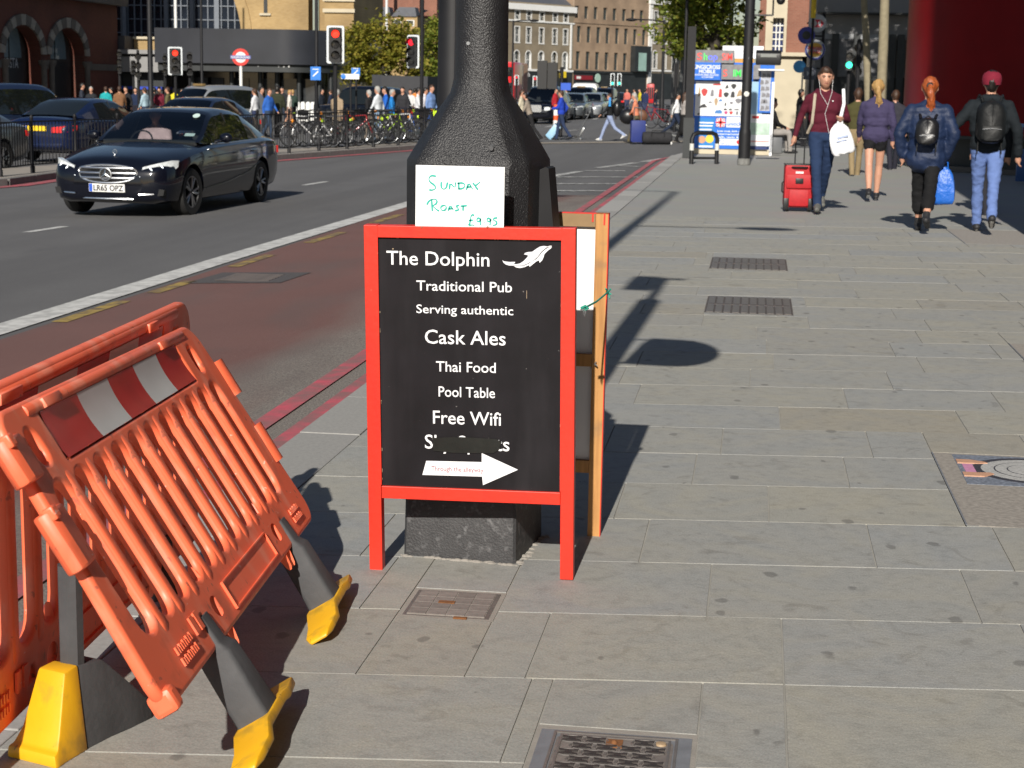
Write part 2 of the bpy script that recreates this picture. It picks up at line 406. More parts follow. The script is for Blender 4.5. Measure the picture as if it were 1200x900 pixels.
# joints measured in the nearest courses (distance along the course); other courses at random
near = {-1: [0.48, 1.10], 0: [-0.53, 0.10+0.03, 0.92, 1.7], 1: [-0.55, 0.13, 0.83, 1.6], 2: [-1.12, -0.09, 0.72, 1.5], 3: [-1.25, -0.33, 0.45, 0.90, 1.7], 4: [-0.46, 0.10, 0.86, 1.6], 5: [-0.95, -0.20, 0.42, 1.2, 1.9], 6: [-0.6, -0.1, 0.55, 1.25, 2.0]}
nslab = 0
for r in range(-3, 30):
    y0 = 3.79 + 0.58 * r; y1 = y0 + 0.58
    xr = 0.165 * y1 + 0.75
    js = [KX]
    if r in near: js += [x for x in near[r] if x > KX + 0.2]
    x = js[-1]
    while x < xr:
        x += rng.uniform(0.62, 1.15) if r < 14 else rng.uniform(0.75, 1.3); js.append(x)
    for a, b in zip(js, js[1:]):
        pl = [(a, y0 + SL*(a-0.09)), (b, y0 + SL*(b-0.09)), (b, y1 + SL*(b-0.09)), (a, y1 + SL*(a-0.09))]
        pcs = [pl]
        for c in COV:
            pcs = [q for p in pcs for q in minus(p, c)]
        z = rng.uniform(0.0, 0.0016)
        for q in pcs: lay_slab(q, z); nslab += 1
# --- granite kerb stones
M_granite = mat('granite', (0.33, 0.325, 0.31), 0.8, var=0.15, scale=60, bump=0.3, bscale=120, dist=0.003, rnd=0.12)
kb = MB(); kb.box(KX - 0.28, KX, -6, 1.9, -0.3, 0.0)
kerb = struct(kb.build('kerb', M_granite, smooth=0))
y = 1.905
while y < 40:
    ln = 0.9 if y < 22 else 1.2
    k = MB(); k.box(KX - 0.28, KX - 0.004, y, y + ln - 0.004, -0.3, rng.uniform(-0.001, 0.002))
    k.build('kerb_stone', M_granite, kerb, smooth=0, bevel=0.004 if y < 16 else 0.0); y += ln
arc = [(KX, 40), (-1.45, 43.0), (-0.7, 45.6), (0.8, 47.2), (3.0, 48), (12, 48), (30, 48)]
for (a, b) in zip(arc, arc[1:]):
    a, b = Vector(a), Vector(b); d = (b - a).normalized(); nn = Vector((-d.y, d.x)) * 0.28
    k = MB(); k.slab([tuple(a + d*0.004), tuple(b - d*0.004), tuple(b + nn - d*0.004), tuple(a + nn + d*0.004)], -0.3, 0.0); k.build('kerb_stone', M_granite, kerb, smooth=0)

# --- road surfacing and markings, thin sheets stacked 4 mm apart
def sheet(name, pts, dz, m, parent=None):
    s = MB(); s.poly([(x, y, road_z(x) + dz) for x, y in pts]); o = struct(s.build(name, m, smooth=0)); return o
def buslane_mat():
    m = mat('worn_red_surfacing', (0.150, 0.072, 0.062), 0.85, var=0.1, scale=1.1, bump=0.7, bscale=160, dist=0.006)
    t = m.node_tree; N = t.nodes; L = t.links; b = N['Principled BSDF']
    ge = N.new('ShaderNodeNewGeometry'); sx = N.new('ShaderNodeSeparateXYZ'); L.new(ge.outputs['Position'], sx.inputs[0])
    n = N.new('ShaderNodeTexNoise'); n.inputs['Scale'].default_value = 0.7; n.inputs['Detail'].default_value = 8
    mp = N.new('ShaderNodeMapping'); mp.inputs['Scale'].default_value = (2.2, 0.5, 1); L.new(ge.outputs['Position'], mp.inputs[0]); L.new(mp.outputs[0], n.inputs['Vector'])
    a = N.new('ShaderNodeMath'); a.operation = 'MULTIPLY_ADD'; L.new(n.outputs['Fac'], a.inputs[0]); a.inputs[1].default_value = 1.5; L.new(sx.outputs[0], a.inputs[2])
    r = N.new('ShaderNodeMapRange'); r.inputs[1].default_value = -2.35; r.inputs[2].default_value = -1.75; L.new(a.outputs[0], r.inputs[0])
    n2 = N.new('ShaderNodeTexNoise'); n2.inputs['Scale'].default_value = 90; n2.inputs['Detail'].default_value = 4; L.new(ge.outputs['Position'], n2.inputs['Vector'])
    c2 = N.new('ShaderNodeValToRGB'); c2.color_ramp.elements[0].color = (0.085, 0.075, 0.068, 1); c2.color_ramp.elements[1].color = (0.27, 0.245, 0.215, 1); c2.color_ramp.elements[0].position = 0.3; c2.color_ramp.elements[1].position = 0.72; L.new(n2.outputs['Fac'], c2.inputs[0])
    old = b.inputs['Base Color'].links[0].from_socket
    mx = N.new('ShaderNodeMix'); mx.data_type = 'RGBA'; L.new(r.outputs[0], mx.inputs[0]); L.new(old, mx.inputs[6]); L.new(c2.outputs[0], mx.inputs[7]); L.new(mx.outputs[2], b.inputs['Base Color'])
    return m
def paint_mat(name, col, worn, under=(0.08, 0.078, 0.076), sc=9, lo=0.40, hi=0.62):
    m = mat(name, col, 0.7, var=0.1, scale=20, bump=0.4, bscale=160, dist=0.004)
    t = m.node_tree; N = t.nodes; L = t.links; b = N['Principled BSDF']
    ge = N.new('ShaderNodeNewGeometry'); n = N.new('ShaderNodeTexNoise'); n.inputs['Scale'].default_value = sc; n.inputs['Detail'].default_value = 10; L.new(ge.outputs['Position'], n.inputs['Vector'])
    r = N.new('ShaderNodeMapRange'); r.inputs[1].default_value = lo; r.inputs[2].default_value = hi; r.inputs[3].default_value = 0; r.inputs[4].default_value = worn; L.new(n.outputs['Fac'], r.inputs[0])
    old = b.inputs['Base Color'].links[0].from_socket
    mx = N.new('ShaderNodeMix'); mx.data_type = 'RGBA'; L.new(r.outputs[0], mx.inputs[0]); L.new(old, mx.inputs[6]); mx.inputs[7].default_value = (*under, 1); L.new(mx.outputs[2], b.inputs['Base Color'])
    return m
M_bus = buslane_mat(); wear(M_bus, (0.10, 0.075, 0.07), 0.48, 0.7, 0.6, 1.4, (1.2, .35, 1), geo=True); wear(M_bus, (0.22, 0.14, 0.125), 0.55, 0.68, 0.55, 140, geo=True, detail=3)
M_line = paint_mat('white_road_paint', (0.60, 0.60, 0.58), 0.35)
M_line_worn = paint_mat('worn_white_road_paint', (0.55, 0.55, 0.53), 0.75)
M_yellow_line = paint_mat('worn_yellow_road_paint', (0.36, 0.25, 0.06), 0.8, under=(0.10, 0.07, 0.06))
M_red_line = paint_mat('red_road_paint', (0.50, 0.085, 0.115), 0.75, under=(0.17, 0.12, 0.11), sc=5, lo=.36, hi=.60)
sheet('bus_lane', [(-4.95, -5), (KX - 0.28, -5), (KX - 0.28, 26.8), (-4.9, 26.8)], 0.004, M_bus)
for (x0, y0, x1, y1) in ((-5.15, -5, -5.15, 8), (-5.15, 8, -5.12, 16), (-5.12, 16, -4.98, 25), (-4.98, 25, -4.7, 33)):
    sheet('lane_line', [(x0 - 0.13, y0), (x0 + 0.13, y0), (x1 + 0.13, y1), (x1 - 0.13, y1)], 0.008, M_line)
for (x0, y0, x1, y1) in ((-4.92, 8.6, -4.93, 9.9), (-4.93, 11.5, -4.92, 12.75), (-4.88, 13.3, -4.86, 14.2), (-4.86, 15.4, -4.84, 16.6), (-4.82, 18.0, -4.78, 19.4), (-4.74, 20.8, -4.70, 22.3), (-4.66, 23.8, -4.6, 25.4)):
    sheet('lane_dash', [(x0 - 0.01, y0), (x0 + 0.11, y0), (x1 + 0.11, y1), (x1 - 0.01, y1)], 0.008, M_yellow_line)
for (x, y0, y1) in ((-8.43, 19.0, 19.9), (-7.82, 29.2, 30.4), (-7.6, 41, 43)):
    sheet('lane_dash', [(x - 0.06, y0), (x + 0.06, y0), (x + 0.16, y1), (x + 0.04, y1)], 0.004, M_line)
for x in (-2.14, -2.36):
    prev = None
    for y in (-5, 8, 16, 24, 30, 36, 40, 43, 45.5, 47.5):
        dx = 0 if y < 30 else (0.0 if y < 40 else 0.02 * (y - 40) + 0.032 * (y - 40) ** 2)
        cur = (x + dx, y)
        if prev: sheet('red_line', [(prev[0] - 0.055, prev[1]), (prev[0] + 0.055, prev[1]), (cur[0] + 0.055, y), (cur[0] - 0.055, y)], 0.012, M_red_line)
        prev = cur
def stripe(name, a, b, wd, m, dz=0.008):
    a, b = rgp(*a), rgp(*b); d = (b - a); d.z = 0; d.normalize(); n_ = Vector((-d.y, d.x, 0)) * wd / 2
    sheet(name, [tuple((a - n_).xy), tuple((b - n_).xy), tuple((b + n_).xy), tuple((a + n_).xy)], dz, m)
for a, b, wd in (((685,200.5),(733,200.5),.22), ((653,207.8),(751,207.8),.22), ((643,215.7),(728,215.7),.22), ((644,224),(713,224),.22), ((636,209),(680,201),.2), ((700,197),(746,191),.2), ((754,190),(777,186),.2), ((716,194),(750,195.5),.18)):
    stripe('hatch_line', a, b, wd, M_line_worn)
stripe('crossing_band', (598, 168.5), (822, 166), 1.1, mat('pale_crossing_setts', (0.30, 0.26, 0.21), 0.8, var=0.15, scale=8), 0.016)
for a, b in (((640,149),(655,146)), ((695,140),(703,138)), ((770,155),(795,160)), ((664,153.5),(676,152.5)), ((600,152),(612,150))):
    stripe('lane_dash', a, b, .25, M_line_worn)
# road patch and iron drain beside the lane line
sheet('tarmac_patch', [(-4.8, 14.0), (-4.0, 14.15), (-3.95, 15.0), (-4.75, 14.9)], 0.008, mat('dark_tarmac', (0.075, 0.068, 0.068), 0.85, var=0.15, scale=30))

# ------------------------------------------------------------------ covers in the paving
M_iron = mat('worn_iron', (0.095, 0.078, 0.072), 0.55, var=0.3, scale=14, bump=0.3, bscale=90, dist=0.002)
M_iron_hi = mat('polished_iron', (0.17, 0.155, 0.145), 0.45, metal=0.2, var=0.2, scale=20, bump=0.2, bscale=90, dist=0.002)
M_conc = mat('pale_concrete', (0.30, 0.28, 0.25), 0.9, var=0.15, scale=12, bump=0.4, bscale=80, dist=0.003)
M_bluecon = mat('grey_steel_rim', (0.19, 0.20, 0.22), 0.6, var=0.2, scale=20)
M_agg = mat('brown_aggregate', (0.31, 0.285, 0.255), 0.9, var=0.3, scale=45, bump=0.5, bscale=120, dist=0.004, detail=8)
M_rust = mat('rust', (0.22, 0.09, 0.03), 0.9, var=0.3, scale=40)

x0, x1, y0, y1 = COV[0]; SK = lambda x, y: (x, y + SL * (x - x1))
t = thing('manhole_cover', 'iron manhole cover with bow-tie studs set in a pale concrete surround', 'manhole cover', (x0, y0, 0))
W_, D_ = x1 - x0, y1 - y0
m = MB(); m.box(0, W_, 0, D_, -0.02, -0.001); m.build('surround', M_conc, t, smooth=0)
m = MB(); m.box(0.012, W_ - 0.012, 0.0, D_ - 0.03, -0.02, 0.0005); m.build('rim', M_bluecon, t, smooth=0)
lid_out = rrect(0.055, W_ - 0.055, 0.0, D_ - 0.055, 0.035)
m = MB(); m.slab([(x, y) for x, y in lid_out], -0.02, 0.0015); lid = m.build('lid', mat('brown_iron', (0.20, 0.175, 0.16), 0.55, var=0.3, scale=18, bump=0.3, bscale=90, dist=0.002), t, smooth=0)
m = MB()
for a, b in (((0.045, 0.052), 0), ((0.062, 0.068), 0)):
    for q0, q1 in ((a[0], a[1]),):
        for (xa, xb, ya, yb) in ((q0, q1, 0, D_ - q0), (W_ - q1, W_ - q0, 0, D_ - q0), (q1, W_ - q1, D_ - q1, D_ - q0)):
            m.box(xa, xb, ya, yb, -0.01, 0.0045)
m.build('lid_edge', M_iron_hi, t, smooth=0)
M_pit = mat('dark_iron', (0.040, 0.034, 0.032), 0.6, var=0.3, scale=30)  # dark tone of the pits, put on the raised studs
st = MB(); st.slab([(-0.024, -0.017), (-0.010, -0.013), (0.010, -0.013), (0.024, -0.017), (0.021, -0.006), (0.008, -0.004), (0.008, 0.004), (0.021, 0.006), (0.024, 0.017), (0.010, 0.013), (-0.010, 0.013), (-0.024, 0.017), (-0.021, 0.006), (-0.008, 0.004), (-0.008, -0.004), (-0.021, -0.006)], 0.0, 0.004)
stud = st.mesh('stud', M_pit, 0)
sr = MB(); sr.path([(0.030*math.cos(q), 0.022*math.sin(q), 0.001) for q in [2*PI*i/10 for i in range(10)]], 0.0028, 5, closed=True); stud_rim = sr.mesh('stud_rim', M_iron_hi, 60)
for j in range(9):
    for i in range(5):
        cx = 0.092 + i * 0.058 + (0.029 if j % 2 else 0); cy = D_ - 0.088 - j * 0.042
        if cy < 0.01 or cx > W_ - 0.075 or (j == 0 and i in (2, 4)): continue
        s_ = link('stud', stud, t, Matrix.Translation((cx, cy, 0.001))); link('stud_rim', stud_rim, s_)
m = MB(); m.lathe([(0.014, 0.001), (0.012, 0.006), (0.006, 0.007)], 10, c=(W_ - 0.085, D_ - 0.085, 0)); m.build('keyhole_plug', mat('plug_brass', (0.42, 0.30, 0.18), 0.6, var=0.2), t)
m = MB(); m.box(0.175, 0.215, D_ - 0.125, D_ - 0.075, 0, 0.004); m.ball((0.195, D_ - 0.10, 0.004), 0.008); m.build('keyhole', M_rust, t)

x0, x1, y0, y1 = COV[1]
t = thing('inspection_cover', 'small brown tray cover filled with clay tiles in front of the lamp post plinth', 'manhole cover', (x0, y0, 0))
W_, D_ = x1 - x0, y1 - y0
m = MB(); m.box(0, W_, 0, D_, -0.02, -0.001); m.build('surround', M_conc, t, smooth=0)
m = MB(); m.box(0.015, W_ - 0.015, 0.012, D_ - 0.02, -0.02, 0.0005); m.build('frame', M_iron_hi, t, smooth=0)
m = MB(); m.box(0.026, W_ - 0.028, 0.022, D_ - 0.03, -0.02, 0.0015); m.build('lid', M_agg, t, smooth=0)
M_claytile = mat('clay_tile', (0.215, 0.19, 0.175), 0.8, var=0.2, scale=30, bump=0.3, bscale=90, dist=0.002, rnd=0.15)
tl = MB(); tl.box(-0.0275, 0.0275, -0.0275, 0.0275, 0, 0.0025); tlm = tl.mesh('clay_tile', M_claytile, 0)
for i in range(4):
    for j in range(4): link('clay_tile', tlm, t, Matrix.Translation((0.055 + 0.0585*i, 0.053 + 0.0585*j, 0.001)))
m = MB(); m.box(0.10, 0.15, 0.135, 0.157, 0.002, 0.006); m.box(0.17, 0.21, 0.0, 0.014, 0, 0.004); m.build('handle_slot', M_rust, t, smooth=0)

for i, (c, lab) in enumerate(zip(COV[2:4], ('wide brown ribbed iron cover, the nearer of the two in the middle of the paving', 'brown ribbed iron cover, the farther of the two in the middle of the paving'))):
    x0, x1, y0, y1 = c; W_, D_ = x1 - x0, y1 - y0
    t = thing('ribbed_cover', lab, 'manhole cover', (x0, y0, 0), 0, 'ribbed covers in the paving')
    m = MB(); m.box(0, W_, 0, D_, -0.02, 0.0); m.build('frame', M_iron, t, smooth=0)
    rb = MB(); rb.box(-W_/26, W_/26, 0.02, D_ - 0.02, 0, 0.004); rbm = rb.mesh('rib', M_iron_hi, 0)
    for k in range(10): link('rib', rbm, t, Matrix.Translation((W_*(k + 0.6)/10.2, 0, 0.001)))
    bl = MB(); bl.box(0.02, W_ - 0.02, D_/2 - 0.02, D_/2 + 0.02, 0, 0.0055); bl.build('cross_bar', M_iron, t, smooth=0)

for c, lab in ((COV[5], 'brown aggregate square let into the paving, the middle one at the right edge'), (COV[6], 'brown brick-like patch of paving under the walking couple')):
    x0, x1, y0, y1 = c
    t = thing('aggregate_panel', lab, 'paving panel', (x0, y0, 0), 0, 'aggregate panels in the paving')
    m = MB(); m.box(0, x1 - x0, 0, y1 - y0, -0.02, 0.001); m.build('panel_face', M_agg, t, smooth=0)
    m = MB(); m.box(-0.0, 0.008, 0, y1 - y0, -0.01, 0.003); m.build('edge_strip', M_bluecon, t, smooth=0)

x0, x1, y0, y1 = COV[4]; W_, D_ = x1 - x0, y1 - y0
t = thing('mosaic_plaque', 'brown aggregate panel with a blue mosaic of a round dial held between two hands', 'plaque', (x0, y0, 0))
m = MB(); m.box(0, W_, 0, D_, -0.02, 0.0005); m.build('panel_face', M_agg, t, smooth=0)
m = MB(); m.box(0, 0.007, 0, D_, -0.01, 0.0025); m.build('edge_strip', M_bluecon, t, smooth=0)
def flat(pts, z, nm, mm, par):
    q = MB(); q.slab(pts, 0.0, z); return q.build(nm, mm, par, smooth=0)
M_mblue = mat('blue_mosaic', (0.22, 0.25, 0.31), 0.6, var=0.5, scale=70)
M_mdark = mat('dark_mosaic', (0.05, 0.05, 0.065), 0.6, var=0.4, scale=80)
M_mpale = mat('pale_mosaic', (0.46, 0.46, 0.45), 0.6, var=0.3, scale=90)
M_mskin = mat('peach_mosaic', (0.55, 0.31, 0.20), 0.6, var=0.15, scale=60)
M_mpink = mat('pink_mosaic', (0.58, 0.26, 0.42), 0.6, var=0.15, scale=60)
yb, yt = D_ - 0.60, D_ - 0.03
flat([(0.085, yb), (W_, yb), (W_, yt), (0.085, yt)], 0.0020, 'mosaic_ground', M_mblue, t)
cx, cy = 0.385, (yb + yt)/2 + 0.01
circ = lambda r, n=40: [(cx + r*math.cos(2*PI*i/n), cy + r*math.sin(2*PI*i/n)) for i in range(n)]
for r, z, mm in ((0.245, 0.0030, M_mdark), (0.210, 0.0036, M_mpale), (0.158, 0.0042, M_mdark), (0.152, 0.0048, M_mpale), (0.105, 0.0054, M_mdark), (0.10, 0.0060, M_mpale), (0.022, 0.0064, M_mdark)):
    flat([(min(x, W_), y) for x, y in circ(r)], z, 'dial_ring', mm, t)
flat([(0.105, cy - 0.08), (0.148, cy - 0.08), (0.148, cy + 0.08), (0.105, cy + 0.08)], 0.0040, 'cuff', M_mpink, t)
for s in (-1, 1):
    b_ = cy + s*0.125
    flat([(0.088, b_ - 0.035), (0.17, b_ - 0.032), (0.215, b_ - s*0.02), (0.205, b_ + 0.022 - s*0.02), (0.15, b_ + 0.035), (0.088, b_ + 0.035)], 0.0066, 'hand_mosaic', M_mskin, t)
t = thing('road_drain', 'small dark iron drain cover beside the white lane line on the road', 'drain', (-4.35, 14.5, road_z(-4.35) + 0.009))
m = MB(); m.box(-0.25, 0.25, -0.3, 0.3, 0, 0.004); m.build('frame', M_iron, t, smooth=0)
gb = MB(); gb.box(-0.22, 0.22, -0.02, 0.02, 0, 0.006); gbm = gb.mesh('bar', M_iron, 0)
for k in range(6): link('bar', gbm, t, Matrix.Translation((0, -0.23 + 0.092*k, 0.003)))

# ------------------------------------------------------------------ lamp post with textured black plinth
t = thing('lamp_post', 'black post with bumpy paint and square shouldered pedestal behind the pub sign', 'lamp post', (-0.900, 5.58, 0), rad(-6))
def chamf(hw, c): return [(hw - c, -hw), (hw, -hw + c), (hw, hw - c), (hw - c, hw), (-hw + c, hw), (-hw, hw - c), (-hw, -hw + c), (-hw + c, -hw)]
def dense(pl, k):
    o = []
    for i in range(len(pl)):
        a, b = pl[i], pl[(i+1) % len(pl)]
        for j in range(k): o.append((a[0]+(b[0]-a[0])*j/k, a[1]+(b[1]-a[1])*j/k))
    return o
m = MB()
m.rings([[(x, y, z) for x, y in chamf(h_, c_)] for h_, c_, z in ((0.192, 0.008, -0.03), (0.192, 0.008, 0.0), (0.188, 0.008, 0.27), (0.178, 0.008, 0.285))])
m.build('base_block', wear(wear(mat('scuffed_black_paint', (0.055, 0.055, 0.057), 0.6, col2=(0.022, 0.022, 0.024), scale=24, bump=0.7, bscale=130, dist=0.004), (0.16, 0.16, 0.165), 0.56, 0.72, 0.6, 40), (0.42, 0.40, 0.36), 0.72, 0.76, 0.8, 26), t)
def ringpts(hw, c, rnd, z, n=6):
    pl = dense(chamf(hw, c), n); out = []
    for x, y in pl:
        r = math.hypot(x, y); k = (1 - rnd) + rnd * hw / r
        out.append((x*k, y*k, z))
    return out
m = MB()
m.rings([ringpts(*q) for q in ((0.198, 0.03, 0, 0.28), (0.200, 0.045, 0, 0.6), (0.203, 0.052, 0, 1.27), (0.203, 0.052, 0.01, 1.308), (0.197, 0.052, 0.02, 1.322), (0.165, 0.050, 0.06, 1.388), (0.126, 0.040, 0.2, 1.466), (0.097, 0.033, 0.65, 1.524), (0.0885, 0.03, 1.0, 1.57), (0.0865, 0.03, 1.0, 1.75))])
m.build('pedestal', M_post_paint, t, smooth=40)
m = MB(); m.lathe([(0.0865, 1.75), (0.085, 2.6), (0.085, 3.95), (0.05, 3.99)], 24); m.build('shaft', M_post_paint, t)
m = MB(); m.tube((0, 0, 3.95), (0, 0, 4.82), 0.035); m.build('extension_tube', M_black_metal, t)
m = MB(); m.cbox((-0.15, 0, 4.58), (0.22, 0.2, 0.46)); m.tube((0, 0, 4.7), (-0.10, 0, 4.7), 0.03); m.tube((0, 0, 4.80), (0.17, 0, 4.80), 0.035); m.build('camera_unit', M_black_metal, t)
m = MB(); FZ = -0.40; fl = [(0.10, 2.68), (0.36, 2.68)] + [(0.36 + 0.27*math.sin(rad(a)), 2.97 - 0.29*math.cos(rad(a))) for a in range(10, 180, 12)] + [(0.36, 3.26), (0.18, 3.26), (0.14, 3.12)]
m.prism([(x, z + FZ) for x, z in fl], -0.015, 0.015); m.tube((0.05, 0, 2.69 + FZ), (0.15, 0, 2.69 + FZ), 0.015); m.tube((0.05, 0, 3.22 + FZ), (0.2, 0, 3.22 + FZ), 0.012); m.build('flag_plate', M_black_metal, t)
m = MB(); m.tube((0.09, -0.17, 1.36), (0.09, -0.197, 1.352), 0.007); m.tube((-0.02, -0.083, 1.68), (-0.02, -0.09, 1.68), 0.006); m.build('bolt', M_grey_metal, t)
m = MB(); m.prism([(0.200, 0.9), (0.272, 0.9), (0.232, 1.285), (0.222, 1.29), (0.200, 1.28)], 0.0, 0.10); m.tube((0.238, -0.002, 1.09), (0.238, -0.008, 1.09), 0.008); m.build('cable_hatch', M_black_metal, t)

m = MB(); R_ = random.Random(4)
for k in range(60):
    s_ = R_.uniform(-.2, .2); e_ = R_.choice((0, 0, 1)); r_ = R_.uniform(.004, .012)
    m.ball((s_, -.196 - R_.uniform(0, .012), .001) if not e_ else (.196 + R_.uniform(0, .012), s_, .001), (r_*1.6, r_, r_*.6), 6, 4)
m.build('mortar_crumbs', M_conc, t, smooth=60)['kind'] = 'stuff'
# second, taller street lamp behind
t = thing('street_lamp', 'tall dark street lamp with two arms standing just behind the pedestal post', 'street lamp', (-1.60, 9.0, 0))
m = MB(); m.lathe([(0.14, -0.02), (0.14, 0.9), (0.085, 1.05), (0.075, 4.0), (0.05, 9.7), (0.03, 9.8)], 20); m.build('column', M_black_metal, t)
for sx_, L_, zz, nm in ((-1, 1.7, 9.75, 'road_arm'), (1, 1.2, 5.9, 'footway_arm')):
    m = MB(); m.tube((0, 0, zz), (sx_*L_, 0, zz + 0.06), 0.03, 0.022); m.build(nm, M_black_metal, t)
    m = MB(); m.ball((sx_*(L_ + 0.3), 0, zz + 0.06), (0.36, 0.16, 0.09), 14, 8); m.build('lantern', M_grey_metal, t)
# ------------------------------------------------------------------ pub sign: two leaves tied round the post
SX0, SX1, SY, SH = -1.183, -0.522, 5.24, 1.121
t = thing('pavement_sign', 'red framed black pub sign tied round the black post with a bare wooden back leaf', 'A-board', ((SX0 + SX1)/2, SY, 0))
HW = (SX1 - SX0)/2; SWD = 0.042
tilt = Matrix.Rotation(rad(-0.75), 4, 'Y') @ Matrix.Rotation(rad(1.9), 4, 'X')      # leans a touch towards the street's near end
def leafpart(name, mb, m, par=None, **k):
    o = mb.build(name, m, par or t, **k)
    return o
leaf = []
for s in (-1, 1):
    m = MB(); m.box(s*HW if s < 0 else HW - SWD, -HW + SWD if s < 0 else HW, -0.022, 0.022, 0, SH); o = m.build('stile', M_red_paint, t, smooth=0, bevel=0.0015); o.matrix_local = tilt
m = MB(); m.box(-HW + SWD + 0.001, HW - SWD - 0.001, -0.021, 0.02, SH - 0.038, SH - 0.001); o = m.build('top_rail', M_red_paint, t, smooth=0, bevel=0.0015); o.matrix_local = tilt
m = MB(); m.box(-HW + SWD + 0.001, HW - SWD - 0.001, -0.0205, 0.02, 0.245, 0.285); o = m.build('bottom_rail', M_red_paint, t, smooth=0, bevel=0.0015); o.matrix_local = tilt
m = MB(); m.box(-HW + SWD, HW - SWD, -0.010, 0.004, 0.283, SH - 0.036); board = m.build('blackboard', M_black_board, t, smooth=0); board.matrix_local = tilt
# trim strips just inside the stiles
m = MB()
for s in (-1, 1): m.box(s*(HW - SWD) - 0.002, s*(HW - SWD) + 0.002, -0.0225, -0.012, 0.29, SH)
m.build('frame_joint', M_red_paint, t, smooth=0).matrix_local = tilt
# lettering: measured in image pixels on the leaf, turned into board coordinates
_TM = (Matrix.Translation((t.location.x, SY, 0)) @ tilt); _TI = _TM.inverted()
def bx(px, py):
    o_ = _TI @ Vector((0, 0, CAM_H)); d_ = _TI.to_3x3() @ ray(px, py); k_ = (-0.0125 - o_.y)/d_.y
    q = o_ + d_*k_; return q.x, q.z
LY = -0.0125
def line(s, xa, xb, ybase, caph, bold=0.006):
    a = bx(xa, ybase); b = bx(xb, ybase); c = bx(xa, ybase - caph)
    text('lettering', s, a[0], b[0], (a[1] + b[1])/2, c[1] - a[1], LY, M_white_vinyl, board, bold)
line('The Dolphin', 453, 573.5, 311, 17)
line('Traditional Pub', 488, 600, 341.3, 12.2)
line('Serving authentic', 488, 601.5, 368, 10.5)
line('Cask Ales', 498, 592.5, 403.5, 17)
line('Thai Food', 511, 581, 436, 12.5)
line('Pool Table', 514, 580, 465.5, 12.5)
line('Free Wifi', 507.5, 587, 497.5, 16)
line('Sky Sports', 498, 597, 527, 17)
def flatpoly(name, pts, y, m, par, z=None):
    q = MB(); q.poly([(x, y, zz) for x, zz in pts]); return q.build(name, m, par, smooth=0)
M_tape = mat('black_tape', (0.012, 0.013, 0.011), 0.35, var=0.4, scale=14, bump=0.3, bscale=25, dist=0.004)
flatpoly('tape', [bx(*p) for p in ((507, 513), (540, 512), (582, 514.5), (588, 518), (585, 527), (578, 531), (530, 530.5), (508, 528))], LY - 0.0015, M_tape, board)
flatpoly('arrow', [bx(*p) for p in ((499.5, 540), (564.5, 541.5), (564.5, 531), (607, 550.5), (566, 568.5), (565, 558.5), (495, 556.5))], LY, M_white_vinyl, board)
a = bx(505.5, 551); b = bx(566.5, 553)
text('small_lettering', 'Through the alleyway', a[0], b[0], a[1] - 0.001, 0.016, LY - 0.001, mat('maroon_ink', (0.30, 0.05, 0.09), 0.6), board)
# leaping dolphin emblem, outline from the sign
dz = lambda x, y: bx(580 + x/15.0, 280 + y/15.0)
body = [(130,375),(160,392),(255,405),(300,403),(355,403),(350,425),(325,442),(380,443),(440,430),(500,392),(560,330),(585,295),(560,282),(510,272),(530,245),(580,230),(655,225),(720,178),(790,135),(860,122),(930,132),(870,180),(815,225),(760,305),(700,360),(640,395),(560,440),(500,462),(430,472),(330,470),(250,468),(190,450),(150,418)]
belly = [(330,478),(430,480),(520,468),(600,432),(640,400),(720,360),(775,305),(830,232),(900,175),(960,142),(1000,138),(985,165),(930,205),(870,265),(855,320),(830,375),(785,420),(775,375),(720,400),(660,450),(610,490),(595,462),(520,495),(440,512),(380,503)]
beak = [(935,130),(960,120),(995,120),(1000,132),(960,136),(925,146),(905,150)]
for nm, pl in (('emblem_body', body), ('emblem_belly', belly), ('emblem_beak', beak)):
    flatpoly(nm, [dz(*p) for p in pl], LY, M_white_vinyl if nm != 'emblem_body' else mat('pale_vinyl', (0.70, 0.72, 0.77), 0.5), board)
# chips of paint lost from the board edge
m = MB()
for k in range(26):
    zz = rng.uniform(0.29, SH - 0.05); s = rng.choice((-1, 1)); x = s*(HW - SWD - 0.001); d = rng.uniform(0.001, 0.003); h = rng.uniform(0.003, 0.014)
    m.box(min(x, x - s*d), max(x, x - s*d), -0.0112, -0.0098, zz, zz + h)
for k in range(12):
    x = rng.uniform(-HW + 0.06, HW - 0.06); m.box(x, x + rng.uniform(0.004, 0.02), -0.0112, -0.0098, SH - 0.041, SH - 0.039)
m.box(-0.243, -0.239, -0.0112, -0.0098, 1.045, 1.049); m.box(0.178, 0.1795, -0.0112, -0.0098, 0.90, 0.925)
m.build('paint_chips', mat('bare_wood_chip', (0.40, 0.30, 0.20), 0.8, var=0.3, scale=60), t, smooth=0).matrix_local = tilt
